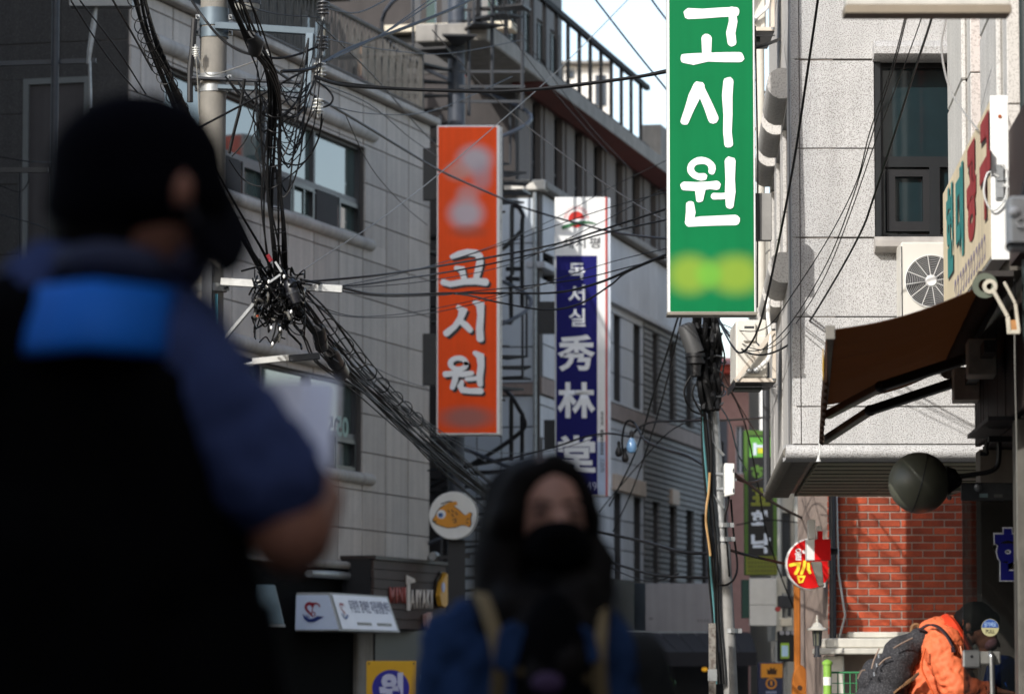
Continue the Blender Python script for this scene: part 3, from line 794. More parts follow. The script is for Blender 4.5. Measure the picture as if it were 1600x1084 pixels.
# ================================================================== far end of the street
FB = T('building', 'pink brick building with red roof and blue windows far down the street', 'building', origin(1118, 82), 0)
fz_ = lambda v: FB.px(1150, v)[1]
fx_ = lambda u: FB.px(u, 700)[0]
pinkb = M('pale_pink_brick', (184, 138, 124), rough=.85, var=.1, vscale=6, objvar=.04)
fh = [(fx_(1124), fx_(1137), fz_(740), fz_(665)), (fx_(1150), fx_(1164), fz_(740), fz_(665)), (fx_(1124), fx_(1137), fz_(870), fz_(800))]
core(FB, 0, fx_(1300), 0, fz_(585), 0, .3, fh, pinkb)
for h in fh: window(FB, *h, .08, -1, [(0, .5, 0, 1), (.5, 1, 0, 1)], white_p, glassB)
MB().box(-.1, fx_(1300), -.5, 8, fz_(585), fz_(572)).build('eave', M('red_roof_trim', (190, 74, 52), rough=.7), FB)
MB().prism_x([(-.6, fz_(572)), (4, fz_(535)), (8, fz_(572))], -.2, fx_(1300)).build('roof', M('brick_red_roof', (138, 76, 66), rough=.7, var=.15, vscale=3), FB)
FC = T('building', 'dark grey narrow building with blue shadowed windows left of the banner', 'building', origin(1104, 76), 0)
cz = lambda v: FC.px(1110, v)[1]; cx = lambda u: FC.px(u, 700)[0]
core(FC, 0, cx(1137), 0, cz(655), 0, 5, [(cx(1108), cx(1116), cz(760), cz(672)), (cx(1120), cx(1131), cz(760), cz(690)), (cx(1108), cx(1130), cz(880), cz(790))], M('dim_grey_render', (112, 110, 112), rough=.8, var=.1))
for q in ((1108, 1116, 760, 672), (1120, 1131, 760, 690), (1108, 1130, 880, 790)):
    window(FC, cx(q[0]), cx(q[1]), cz(q[2]), cz(q[3]), .1, -1, [(0, 1, 0, .5), (0, 1, .5, 1)], frameG, glassB, fw=.08)
FD = T('building', 'cream rendered building with tall columns at the far right of the street', 'building', origin(1206, 66), 0)
dz = lambda v: FD.px(1240, v)[1]; dx = lambda u: FD.px(u, 850)[0]
core(FD, 0, dx(1380), 0, 9, .1, 6, [(dx(1222), dx(1237), 2, dz(800)), (dx(1252), dx(1290), 1.6, dz(810))], M('cream_render', (206, 200, 186), rough=.8, var=.08, streak=.1))
for u in (1209, 1240):
    MB().box(dx(u), dx(u + 10), -.1, .1, 0, 8.8).build('column', stonew, FD, bevel=.02)
window(FD, dx(1222), dx(1237), 2, dz(800), .2, -1, [(0, 1, 0, .5), (0, 1, .5, 1)], frameG, glassB)
window(FD, dx(1252), dx(1290), 1.6, dz(810), .2, -1, [(0, .5, 0, 1), (.5, 1, 0, 1)], frameK, glassB)
# sunlit house on the right side of the street hidden by the granite one, seen mirrored in the left windows
FE = T('building', 'pale rendered house on the right side behind the granite building', 'building', (4.6, 38, 0), R(-6))
eh = []
for k in range(5):
    for zz_ in (3.4, 6.4): eh.append((1 + k * 3.2, 2.6 + k * 3.2, zz_, zz_ + 1.5))
EFr = Fr('street_wall', FE, (0, 0, 0), R(90))
core(EFr, 0, 18, 0, 10, -.3, 0, eh, M('pale_house_render', (200, 196, 184), rough=.8, var=.08, streak=.12))
for h in eh: window(EFr, *h, -.08, 1, [(0, .5, 0, 1), (.5, 1, 0, 1)], white_p, glassB)
MB().box(.31, 5, 0.02, 17.9, 0, 9.9).build('inner_wall', brownD, FE)
# low building that closes the street
FF = T('building', 'brown awning fronted low shop closing the far street', 'building', origin(1120, 92), 0)
MB().box(-1, 8, 0, 4, 0, FF.px(1150, 925)[1]).build('wall', M('far_shop_wall', (150, 144, 140), rough=.8), FF)
MB().prism_x([(0, FF.px(1150, 978)[1]), (-1.6, FF.px(1150, 1022)[1]), (-1.6, FF.px(1150, 1028)[1]), (0, FF.px(1150, 984)[1])], -1, 8).build('awning', M('taupe_awning', (140, 120, 112), rough=.8), FF)
# ================================================================== signs
def facing(name, label, cat, u, v, D, group=None, rz=0):
    """a thing whose root stands at the place seen at pixel (u, v), D metres away, facing the camera"""
    return T(name, label, cat, P(u, v, D), rz, group)
def sgn_px(t):
    return (lambda u: t.px(u, 540)[0]), (lambda v: t.px(800, v)[1])

ink_w = M('white_sign_ink', (226, 226, 226), rough=.4, var=.03)
ink_k = M('black_sign_ink', (18, 18, 20), rough=.4, var=.03)
# ---- green vertical sign
gs = facing('hanging_sign', 'tall green vertical sign with hand brushed white Korean letters', 'sign', 1113, 490, 26.4)
gx, gz = sgn_px(gs)
pxm = (gx(1113 + 50) - gx(1113)) / 50
MB().box(gx(1044), gx(1182), .0, .20, gz(491), gz(-140)).build('cabinet', white_p, gs, bevel=.006)
green = print_blobs('green_sign_face', (8, 108, 62), [
    (gx(1078), gz(429), 52 * pxm, 46 * pxm, (150, 168, 48), .6), (gx(1150), gz(429), 62 * pxm, 46 * pxm, (150, 168, 48), .6), (gx(1108), gz(429), 30 * pxm, 30 * pxm, (90, 168, 60), .5)])
MB().box(gx(1047.5), gx(1178.5), -.004, .01, gz(486.5), gz(-137)).build('face', green, gs)
MB().box(gx(1043), gx(1183), -.012, .21, gz(492), gz(487.5)).build('bottom_trim', M('aluminium_trim', (140, 134, 122), rough=.4, metal=.5), gs)
def brush(t, strokes, mat, y=-.004, jit=.05, nm='lettering', fx=None, fz=None, dx=0, dz=0, sc=1.0):
    mb = MB(); s1 = (fx(900) - fx(800)) / 100
    for pts, wd in strokes:
        ws = [w_ * s1 * sc for w_ in wd] if isinstance(wd, (list, tuple)) else wd * s1 * sc
        stroke(mb, [(fx(a + dx), fz(b + dz)) for a, b in pts], ws, y, -1, jit=jit)
    return mb.build(nm, mat, t)
go = [([(1077, 22), (1100, 22), (1128, 20), (1152, 19)], [17, 16, 15, 15]), ([(1146, 16), (1148, 34), (1144, 52), (1146, 68)], [12, 14, 14, 13]),
      ([(1106, 60), (1106, 88)], [16, 13]), ([(1070, 92), (1085, 93), (1108, 90), (1135, 90), (1158, 90)], [15, 18, 15, 15, 17])]
si = [([(1094, 135), (1086, 152), (1078, 172), (1071, 190)], [18, 18, 14, 14]), ([(1093, 136), (1101, 150), (1109, 168), (1116, 186)], [15, 15, 16, 18]),
      ([(1140, 128), (1138, 150), (1139, 180), (1138, 206), (1140, 226)], [17, 16, 15, 14, 14])]
won = [([(1069, 291), (1090, 292), (1110, 290), (1121, 290)], [13, 14, 13, 15]), ([(1095, 296), (1094, 312)], [16, 12]),
       ([(1116, 307), (1128, 307), (1140, 306)], [11, 10, 10]), ([(1142, 252), (1142, 280), (1142, 300), (1141, 322)], [17, 16, 16, 12]),
       ([(1079, 320), (1080, 332), (1078, 344)], [14, 16, 14]), ([(1076, 348), (1096, 346), (1120, 345), (1150, 344)], [13, 15, 16, 17])]
brush(gs, go + si + won, ink_w, fx=gx, fz=gz, jit=.08)
om = MB()
pts = [(1096 + 17 * math.cos(R(a)), 265 - 13.5 * math.sin(R(a))) for a in range(-22, -390 + 60, -1)] if False else [(1097 + 17 * math.cos(R(a)), 264 - 13 * math.sin(R(a))) for a in range(-20, 300, 18)]
stroke(om, [(gx(a), gz(b)) for a, b in pts], [11 * pxm] * len(pts), -.004, -1, jit=.08)
om.build('lettering', ink_w, gs)
MB().box(gx(1182), gx(1208), .06, .14, gz(374), gz(300)).build('bracket', M('dull_bracket_plate', (132, 130, 126), rough=.6, var=.2), gs, bevel=.004)
MB().box(gx(1182), gx(1189), .055, .145, gz(373), gz(301)).build('bracket_flange', dkmetal, gs)
MB().tube([(gx(1184), .02, gz(480)), (gx(1186), .02, gz(250)), (gx(1183), .03, gz(40))], .006, 5).build('lead', wire_m, gs)

# ---- orange sign
os_ = facing('hanging_sign', 'orange vertical sign with white black-shadowed Korean letters on the grey building', 'sign', 730, 680, 52)
ox, oz = sgn_px(os_)
pm = (ox(800) - ox(700)) / 100
MB().box(ox(682), ox(781), .0, .38, oz(679), oz(196)).build('cabinet', white_p, os_, bevel=.01)
MB().box(ox(780), ox(784.5), .05, .42, oz(680), oz(198)).build('side_trim', galv, os_)
orange = print_blobs('orange_sign_face', (238, 76, 2), [
    (ox(742), oz(250), 40 * pm, 34 * pm, (176, 170, 176), .95), (ox(716), oz(268), 30 * pm, 22 * pm, (190, 150, 140), .7), (ox(752), oz(276), 24 * pm, 34 * pm, (160, 150, 158), .6),
    (ox(728), oz(334), 40 * pm, 36 * pm, (186, 176, 182), .95), (ox(730), oz(305), 26 * pm, 24 * pm, (190, 160, 160), .6), (ox(732), oz(362), 40 * pm, 16 * pm, (150, 80, 60), .5),
    (ox(730), oz(652), 62 * pm, 26 * pm, (142, 100, 94), .85)])
MB().box(ox(684.5), ox(776), -.006, .01, oz(676), oz(198.5)).build('face', orange, os_)
Z7 = lambda L_: [((640 + a / 3.388), (280 + b / 3.388)) for a, b in L_]
Z8 = lambda L_: [((640 + a / 3.388), (560 + b / 3.388)) for a, b in L_]
lets = [(Z7([(222, 412), (262, 398), (305, 388), (350, 392), (372, 412)]), [6, 9, 9, 9, 10]), (Z7([(368, 405), (372, 440), (362, 485), (352, 524)]), [9, 10, 9, 8]),
        (Z7([(244, 470), (276, 478), (282, 505), (292, 542)]), [6, 9, 8, 8]), (Z7([(176, 545), (215, 556), (290, 543), (350, 540), (405, 546)]), [9, 8, 8, 9, 10]),
        (Z7([(256, 676), (284, 694), (268, 738), (238, 780), (194, 816)]), [6, 10, 9, 8, 10]), (Z7([(268, 752), (296, 772), (322, 800)]), [7, 9, 8]),
        (Z7([(342, 650), (374, 664), (376, 720), (370, 790), (374, 848)]), [6, 10, 9, 10, 10]),
        (Z8([(186, 84), (225, 80), (280, 84), (330, 78)]), [8, 8, 8, 7]), (Z8([(244, 88), (240, 115), (226, 156)]), [8, 8, 7]),
        (Z8([(300, 110), (330, 108), (362, 104)]), [6, 6, 6]), (Z8([(344, -30), (374, -14), (378, 40), (370, 100), (374, 138)]), [6, 10, 9, 9, 8]),
        (Z8([(278, 122), (268, 146), (278, 166), (320, 172), (378, 172)]), [6, 8, 8, 8, 9])]
ring_pts = [(640 + (258 + 42 * math.cos(R(a))) / 3.388, 280 + (976 + 30 * math.sin(R(a))) / 3.388) for a in range(0, 361, 20)]
brush(os_, [(p, w_) for p, w_ in lets] + [(ring_pts, [7] * len(ring_pts))], M('orange_sign_shadow_ink', (16, 12, 12), rough=.4), y=-.007, fx=ox, fz=oz, dx=3.6, dz=4, nm='letter_shadow', sc=1.1)
brush(os_, [(p, w_) for p, w_ in lets] + [(ring_pts, [7] * len(ring_pts))], ink_w, y=-.016, fx=ox, fz=oz, sc=1.15)
for v in (270, 560): MB().box(ox(660), ox(690), .1, .3, oz(v + 40), oz(v - 40)).build('bracket', black, os_)

# ---- white and navy sign
ws = facing('hanging_sign', 'white and navy vertical sign with red sun emblem and white Chinese letters', 'sign', 910, 776, 58)
wxf, wzf = sgn_px(ws)
MB().box(wxf(867), wxf(947), .0, .35, wzf(775), wzf(308)).build('cabinet', white_p, ws, bevel=.01)
MB().box(wxf(946), wxf(954), .02, .33, wzf(775), wzf(309)).build('side_panel', M('pale_blue_side', (200, 208, 216), rough=.4), ws)
MB().box(wxf(869), wxf(933), -.006, .004, wzf(773), wzf(399.5)).build('navy_panel', M('navy_sign_face', (24, 24, 92), rough=.5, var=.05, spec=.1), ws)
MB().box(wxf(946), wxf(949), -.006, .004, wzf(775), wzf(308)).build('red_stripe', M('dull_red_stripe', (178, 60, 50), rough=.4), ws)
MB().box(wxf(933.5), wxf(946), -.005, .004, wzf(773), wzf(690)).build('pale_panel', M('pale_blue_panel', (168, 182, 204), rough=.4), ws)
m_ = MB(); disc(m_, wxf(901), wzf(343), (wxf(914) - wxf(901)), -.006, .002, 28, ); m_.build('sun_emblem', M('sun_red', (190, 34, 22), rough=.4), ws)
m_ = MB()
for i in range(15):
    a = R(-5 + 190 * i / 14)
    stroke(m_, [(wxf(901 + 15.5 * math.cos(a)), wzf(342 - 15.5 * math.sin(a))), (wxf(901 + 20 * math.cos(a)), wzf(342 - 20 * math.sin(a)))], .012, -.004, -1)
m_.build('sun_ray', M('sun_red', (190, 34, 22)), ws)
stroke_m = MB(); stroke(stroke_m, [(wxf(a), wzf(b)) for a, b in ((880, 356), (892, 350), (905, 347.5), (918, 347), (932, 350))], [q * .0097 for q in (6, 6.5, 6, 4, 1)], -.012, -1); stroke_m.build('green_hill_emblem', M('emblem_green', (36, 98, 54), rough=.4), ws)
stroke_m = MB(); stroke(stroke_m, [(wxf(a), wzf(b)) for a, b in ((885, 350), (897, 345), (912, 343.5), (926, 346))], [q * .0097 for q in (2, 4, 3, 1)], -.0135, -1); stroke_m.build('white_hill_emblem', ink_w, ws)
dgrey = M('dark_grey_ink', (52, 52, 56), rough=.4)
for ch, (a, b) in zip('새지평', ((880, 896), (899, 915), (921, 938))): text(ws, ch, wxf(a), wxf(b), wzf(388), wzf(371), 0, -1, dgrey, bold=.012, depth=.006)
for ch, (c, d, a, b) in zip('독서실', ((437, 411, 889, 914), (476, 445, 888, 914), (510, 482, 889, 915))): text(ws, ch, wxf(a), wxf(b), wzf(c), wzf(d), 0, -1, ink_w, bold=.02, depth=.008)
for ch, (c, d) in zip('秀林堂', ((580, 523), (653, 597), (738, 680))): text(ws, ch, wxf(871), wxf(930), wzf(c), wzf(d), 0, -1, ink_w, bold=.03, depth=.008)
text(ws, '149', wxf(909), wxf(932), wzf(766), wzf(753), 0, -1, M('dim_white_ink', (170, 172, 190), rough=.4), depth=.008)
text(ws, 'www.', wxf(938), wxf(943), wzf(666), wzf(642), 0, -1, dgrey, depth=.007, rot=90)
text(ws, '.com', wxf(937.5), wxf(943.5), wzf(737), wzf(715), 0, -1, dgrey, depth=.007, rot=90)
m_ = MB()
for i in range(9): m_.box(wxf(938), wxf(942.5), -.006, -.003, wzf(710 - i * 4.4), wzf(707.4 - i * 4.4 - random.random()))
m_.build('small_print', dgrey, ws)
MB().box(wxf(840), wxf(868), .1, .25, wzf(520), wzf(470)).build('bracket', black, ws)
MB().box(wxf(850), wxf(868), .1, .25, wzf(700), wzf(655)).build('bracket', black, ws)

# ---- fish disc sign
fs = facing('disc_sign', 'round white disc sign with orange cartoon fish beside the dark stairs', 'sign', 708, 842, 54)
fxx, fzz = sgn_px(fs)
fr = fxx(745) - fxx(708)
m_ = MB(); disc(m_, fxx(708), fzz(805), fr, .0, .14, 48); m_.build('disc', white_p, fs, bevel=.008)
m_ = MB(); disc(m_, fxx(711), fzz(805), fr * 1.02, .02, .2, 48); m_.build('rim', galv, fs)
fish = [(677, 812), (681, 806), (684, 799), (689, 793), (696, 789), (703, 789), (710, 791), (718, 797), (724, 803), (728, 805), (733, 800), (737, 802), (735, 809), (736, 818), (733, 823), (726, 820), (720, 820), (712, 823), (700, 824), (690, 821), (683, 818)]
okf = M('fish_orange', (214, 140, 18), rough=.4)
sca = lambda L_, s: [(708 + (a - 708) * s, 806 + (b - 806) * s) for a, b in L_]
MB().prism([(fxx(a), fzz(b)) for a, b in sca(fish, 1.06)], -.006, .0).build('fish_outline', ink_k, fs)
MB().prism([(fxx(a), fzz(b)) for a, b in fish], -.010, -.006).build('fish_emblem', okf, fs)
m_ = MB()
for p in ([(694, 789), (703, 784), (714, 783), (715, 788), (707, 791)], [(690, 787), (698, 784), (706, 783)]):
    if len(p) == 5: MB().prism([(fxx(a), fzz(b)) for a, b in p], -.011, -.007).build('fish_fin', okf, fs)
    else: stroke(m_, [(fxx(a), fzz(b)) for a, b in p], .014, -.012, -1)
for q in ([(700, 797), (703, 800)], [(706, 796), (709, 800)], [(712, 800), (715, 804)], [(706, 803), (709, 807)], [(729, 812), (733, 810)], [(729, 816), (732, 817)], [(708, 812), (712, 810), (713, 815), (709, 816)], [(676, 812), (681, 816)], [(677, 815), (682, 813)]):
    stroke(m_, [(fxx(a), fzz(b)) for a, b in q], .013, -.012, -1)
m_.build('fish_line', ink_k, fs)['kind'] = 'stuff'
m_ = MB(); disc(m_, fxx(690), fzz(803), (fxx(697) - fxx(690)), -.014, -.011, 20); m_.build('fish_eye', ink_w, fs)
m_ = MB(); disc(m_, fxx(689), fzz(804.5), (fxx(693) - fxx(689)), -.017, -.0142, 16); m_.build('fish_iris', M('iris_blue', (50, 110, 180), rough=.3), fs)
m_ = MB(); disc(m_, fxx(688), fzz(804), (fxx(690) - fxx(688)), -.019, -.0172, 12); m_.build('fish_pupil', ink_k, fs)
MB().box(fxx(700), fxx(727), .2, .32, fzz(1000), fzz(842)).build('post', black, fs).location = (0, 0, 0)
MB().bar((fxx(668), .25, fzz(870)), (fxx(735), .25, fzz(868)), .05, .05).build('bracket', black, fs)

# ---- wooden bakery sign with raised letters
tsO = LB.M @ Vector((lx(585, -.5), -.5, 0))
ts = T('shop_sign', 'dark plank shop sign with raised white and red letters and a gold fish', 'sign', tsO, LB.rz)
tw = ts.px(698, 930)[0]
tzb, tzt = ts.px(640, 983)[1], ts.px(640, 878)[1]
np_ = 7
for k in range(np_):
    MB().box(.01, tw, random.uniform(-.004, .004), .04, tzb + (tzt - tzb) * k / np_ + .004, tzb + (tzt - tzb) * (k + 1) / np_ - .004).build('plank', plank, ts, bevel=.004)
MB().box(0, tw, .04, .46, tzb, tzt).build('box', black, ts)
MB().box(-.02, tw + .03, -.03, .48, tzt, tzt + .05).build('cap_board', wood_d, ts)
tp = lambda u, v: ts.px(u, v)
cream_i = M('cream_letter', (206, 196, 186), rough=.5)
red_i = M('dull_red_letter', (150, 66, 56), rough=.5)
def rtext(t, s_, u0, u1, v0, v1, mat, nm='letter', depth=.014, bold=.02):
    a, b = tp(u0, v1), tp(u1, v0)
    o = text(t, s_, a[0], b[0], a[1], b[1], 0, -1, mat, bold=bold, depth=depth, name=nm)
    m2 = o.modifiers.new('thick', 'SOLIDIFY'); m2.thickness = .012; m2.offset = 1
    return o
for ch, u0, u1 in (('M', 607, 614), ('I', 616, 619), ('N', 621, 627), ('I', 629, 632)): rtext(ts, ch, u0, u1, 917, 942, red_i)
for ch, u0, u1 in (('A', 639, 646), ('I', 648, 650.5), ('Y', 651, 657), ('A', 657.5, 664), ('K', 665, 670), ('I', 671.5, 673.5)): rtext(ts, ch, u0, u1, 921, 950, cream_i)
a, b = tp(634, 953), tp(638, 905)
MB().box(a[0], b[0], -.03, -.012, a[1], b[1]).build('letter', cream_i, ts)
MB().prism([tp(633, 912), tp(633, 898), tp(645, 904), tp(646, 909)], -.03, -.012).build('letter', cream_i, ts)
MB().prism([tp(658, 960), tp(666, 956), tp(668, 965), tp(664, 985), tp(660, 978)], -.08, -.02).build('raised_emblem', M('pinkish_emblem', (176, 140, 130), rough=.5), ts)
gfish = [tp(a, b) for a, b in ((677, 930), (681, 908), (686, 900), (687, 894), (691, 897), (693, 908), (694, 925), (697, 930), (696, 944), (692, 942), (686, 950), (680, 946))]
MB().prism(gfish, -.1, -.03).build('gold_fish', M('gold_fish_yellow', (206, 152, 48), rough=.5), ts, bevel=.01)
MB().prism([(p[0] - .06, p[1] + .02) for p in gfish], -.028, -.012).build('fish_backing', black, ts)
m_ = MB(); q = tp(681.5, 917); disc(m_, q[0], q[1], .07, -.112, -.101, 16); m_.build('fish_eye', M('eye_blue_white', (160, 170, 210), rough=.4), ts)
sl_ = MB(); q = tp(668, 872); sl_.lathe([(.0, -.1), (.06, -.1), (.07, .05), (.03, .12)], (q[0], -.1, q[1] + .03), 12, 'x'); sl_.tube([(q[0], .0, q[1] - .02), (q[0], -.1, q[1] + .03)], .015, 6)
sl_.build('spot_lamp', galv, ts, smooth=True)

# ---- white light box with heart and hand
lbO = LB.M @ Vector((lx(525, -.58), 0, 0))
lb = T('light_box_sign', 'white flared light box sign with red heart and blue hand emblem', 'sign', lbO, LB.rz)
zt1, zb1 = lb.px(530, 926, -.5)[1], lb.px(530, 986, -.5)[1]
xL = lb.px(617, 955, -.6)[0]
nT, nB = -.50, -.66
MB().hexa([(-.05, -.02, zb1), (xL + .06, -.02, zb1), (xL + .06, nB, zb1), (-.05, nB, zb1), (.0, -.02, zt1), (xL - .02, -.02, zt1), (xL - .02, nT, zt1), (.0, nT, zt1)]).build('cabinet', M('light_box_frame', (150, 150, 146), rough=.5, var=.2), lb, bevel=.008)
lface = M('lit_panel_white', (222, 224, 232), rough=.4, var=.04)
def lbp(fx_, fz_, off=.012):     # point on the sloping street face
    n_ = nB + (nT - nB) * fz_ - off
    return (.03 + (xL - .05) * fx_, n_, zb1 + (zt1 - zb1) * fz_)
MB().add([lbp(.01, .06), lbp(.98, .06), lbp(.96, .95), lbp(.01, .95)], [(0, 1, 2, 3)]).build('street_panel', lface, lb)
def onslope(o, off=.016):
    for v in o.data.vertices:
        fz1 = (v.co.z - zb1) / (zt1 - zb1); v.co.y = nB + (nT - nB) * fz1 - off
    o.data.update(); return o
hz = zt1 - zb1
onslope(text(lb, '우람찬 장애인 자립생활센터', .25 * xL, .94 * xL, zb1 + .5 * hz, zb1 + .84 * hz, 0, -1, M('navy_ink', (44, 44, 96), rough=.5), bold=.012))
for f0, f1 in ((.3, .55), (.64, .9)):
    m_ = MB()
    for i in range(7): m_.box(xL * (f0 + (f1 - f0) * i / 7), xL * (f0 + (f1 - f0) * (i + .7) / 7), -.001, 0, zb1 + .17 * hz, zb1 + .25 * hz)
    onslope(m_.build('small_print', M('faded_olive_ink', (130, 126, 104), rough=.5), lb), .014)
def heart_pts(cx_, cz_, s_):
    o = []
    for i in range(28):
        t = 2 * math.pi * i / 28
        o.append((cx_ + s_ * 16 * math.sin(t) ** 3 / 16, cz_ + s_ * (13 * math.cos(t) - 5 * math.cos(2 * t) - 2 * math.cos(3 * t) - math.cos(4 * t)) / 16))
    return o
crim = M('heart_crimson', (150, 20, 44), rough=.4); bluei = M('emblem_blue', (30, 52, 120), rough=.4)
def emblem(t, cx_, cz_, s_, hx=1.0):
    hp = heart_pts(0, 0, s_)
    m_ = MB()
    idx = list(range(18, 28)) + list(range(0, 9))
    stroke(m_, [(cx_ + hp[i][0] * hx, cz_ + hp[i][1]) for i in list(range(15, 28)) + list(range(0, 8))], [s_ * (.1 + .3 * (1 - abs((k - 9) / 12.))) for k in range(21)], 0, -1)
    o1 = m_.build('heart_emblem', crim, t)
    m_ = MB()
    stroke(m_, [(cx_ + a * s_ * hx, cz_ + b * s_) for a, b in ((-1.35, -.75), (-1.05, -1.25), (-.5, -1.6), (.2, -1.55), (.8, -1.25), (1.6, -1.1))], [s_ * q for q in (.12, .3, .4, .5, .5, .06)], -.003, -1)
    for dx_ in (0, .28): stroke(m_, [(cx_ + (-.95 + dx_) * s_ * hx, cz_ - .85 * s_), (cx_ + (-.7 + dx_) * s_ * hx, cz_ - 1.25 * s_)], s_ * .12, -.004, -1)
    o2 = m_.build('hand_emblem', bluei, t)
    m_ = MB(); ring2(m_, cx_ + .1 * s_ * hx, cz_ - .75 * s_, .22 * s_, .32 * s_, -.004, 20)
    stroke(m_, [(cx_, cz_ + .05 * s_), (cx_ - .05 * s_ * hx, cz_ - .45 * s_), (cx_ + .3 * s_ * hx, cz_ - .5 * s_), (cx_ + .45 * s_ * hx, cz_ - .9 * s_)], s_ * .1, -.004, -1)
    o3 = m_.build('wheelchair_emblem', crim, t)
    return [o1, o2, o3]
for o in emblem(lb, .13 * xL, zb1 + .6 * hz, .16 * hz, 1.2): onslope(o, .018)
LE = Fr('end_panel', lb, (-.02, 0, 0), R(-90))
wE = .55
MB().hexa([(.03, -.035, zb1 + .02), (wE + .1, -.035, zb1 + .02), (wE + .1, -.03, zb1 + .02), (.03, -.03, zb1 + .02), (.05, .0, zt1 - .03), (wE - .05, .0, zt1 - .03), (wE - .05, .005, zt1 - .03), (.05, .005, zt1 - .03)]).build('panel', M('pale_blue_lit_panel', (210, 222, 240), rough=.4, var=.04), LE)
for o in emblem(LE, wE * .52, zb1 + .58 * hz, .19 * hz):
    for v in o.data.vertices:
        f_ = (v.co.z - zb1) / hz; v.co.y += -.042 + .035 * f_
MB().box(lx(588) - lx(524), lx(592) - lx(524), -.3, -.1, zb1 - 1.2, zb1).build('support', galv, lb) if False else None

# ---- yellow sign with blue disc
ys = facing('standing_sign', 'yellow square sign with navy disc and white Korean letter', 'sign', 613, 1130, 50)
yx, yz = sgn_px(ys)
MB().box(yx(574), yx(652), 0, .06, yz(1118), yz(1032)).build('board', M('sign_yellow', (226, 172, 22), rough=.45, var=.06), ys, bevel=.006)
m_ = MB(); disc(m_, yx(612), yz(1075), yx(641) - yx(612), -.006, 0, 40); m_.build('disc', M('disc_navy', (34, 34, 150), rough=.4), ys)
text(ys, '원', yx(594), yx(632), yz(1104), yz(1050), 0, -1, M('lavender_white_ink', (206, 208, 232), rough=.4), bold=.06, depth=.012)
for u in (578, 648):
    m_ = MB(); disc(m_, yx(u), yz(1036), .012, -.008, 0, 10); m_.build('screw', dkmetal, ys)
MB().box(yx(590), yx(636), .02, .05, -P(613, 1130, 50).z + .02, yz(1118)).build('stand', black, ys)
ys2 = facing('poster', 'small pale blue notice board beside the yellow square sign', 'poster', 660, 1084, 51)
MB().box(-.02, .12, 0, .03, -.9, .25).build('panel', M('pale_aqua_print', (160, 196, 200), rough=.5, var=.2, vscale=5), ys2)
sb = facing('light_box_sign', 'teal grey angled sign box low on the left beside the man\'s arm', 'sign', 425, 945, 48.5)
MB().hexa([(-.28, 0, -.24), (.14, 0, -.24), (.14, .3, -.24), (-.28, .3, -.24), (-.22, .12, .26), (.02, .12, .26), (.02, .3, .26), (-.22, .3, .26)]).build('box', M('teal_grey_panel', (96, 116, 122), rough=.5, var=.1), sb, bevel=.01)
MB().box(-.29, .15, -.01, .3, -.27, -.24).build('trim', galv, sb)

# ---- banner sign down the street
hs = facing('hanging_sign', 'black and green vertical banner sign with square emblem far down the street', 'sign', 1187, 898, 54)
hx, hzf = sgn_px(hs)
gfr = M('lime_green_frame', (68, 102, 34), rough=.5); lime = M('olive_lime_print', (112, 118, 32), rough=.5, var=.1)
MB().box(hx(1162), hx(1213), 0, .2, hzf(898), hzf(672)).build('cabinet', gfr, hs, bevel=.01)
MB().box(hx(1167.5), hx(1206.5), -.01, .01, hzf(868), hzf(680)).build('black_panel', ink_k, hs)
MB().box(hx(1164), hx(1212), -.012, .01, hzf(897), hzf(868.5)).build('lime_panel', lime, hs)
MB().box(hx(1170), hx(1203), -.02, -.01, hzf(714), hzf(683)).build('emblem_square', M('emblem_green_square', (92, 158, 60), rough=.4), hs)
m_ = MB(); a = -.021
m_.box(hx(1176), hx(1181), -.026, -.02, hzf(711), hzf(692)); m_.box(hx(1194), hx(1199), -.026, -.02, hzf(711), hzf(692)); m_.box(hx(1181), hx(1194), -.026, -.02, hzf(699), hzf(695))
m_.build('emblem_letter', M('pale_lilac_ink', (196, 206, 220), rough=.4), hs)
MB().box(hx(1183), hx(1193), -.024, -.02, hzf(708), hzf(699.5)).build('emblem_dot', M('emblem_yellow', (196, 190, 50), rough=.4), hs)
for ch, c, d, mt in (('하', 752, 726, gfr), ('표', 790, 762, lime), ('화', 826, 797, M('pale_lilac_ink', (196, 206, 220))), ('낙', 864, 833, M('pale_lilac_ink', (196, 206, 220)))):
    text(hs, ch, hx(1172), hx(1202), hzf(c), hzf(d), 0, -1, mt, bold=.04, depth=.02)
m_ = MB()
for r_ in range(4):
    for i in range(9): m_.box(hx(1167 + i * 4.9), hx(1170 + i * 4.9 + random.random()), -.02, -.012, hzf(893 - r_ * 6.4), hzf(889.5 - r_ * 6.4))
m_.build('small_print', M('dark_olive_ink', (84, 90, 30), rough=.5), hs)
# ---- round red sign with yellow letter
rs = facing('disc_sign', 'round red sign with a big yellow Korean letter', 'sign', 1262, 922, 37)
rxx, rzz = sgn_px(rs)
rr = rxx(1262 + 37) - rxx(1262)
m_ = MB(); disc(m_, rxx(1263), rzz(881), rr * 1.0, 0, .16, 44, rz=rr * 1.08); m_.build('rim', white_p, rs, bevel=.008)
m_ = MB(); disc(m_, rxx(1263), rzz(881), rr * .94, -.01, .0, 44, rz=rr * 1.02); m_.build('face', M('sign_red', (200, 14, 18), rough=.35, var=.04), rs)
yel = M('sign_yellow_ink', (244, 218, 60), rough=.4)
R8 = lambda L_: [(rxx(1215 + a / 8.34), rzz(800 + b / 8.34)) for a, b in L_]
m_ = MB(); s8 = rr / 37
for p, wd in (([(145, 690), (200, 675), (262, 670), (250, 735), (215, 800)], 5.2), ([(335, 640), (322, 720), (290, 800)], 4.8), ([(385, 665), (380, 740), (402, 790)], 4.6), ([(240, 835), (330, 840), (300, 905), (265, 915), (245, 845)], 3)):
    stroke(m_, R8(p), wd * s8, -.012, -1)
m_.build('lettering', yel, rs)
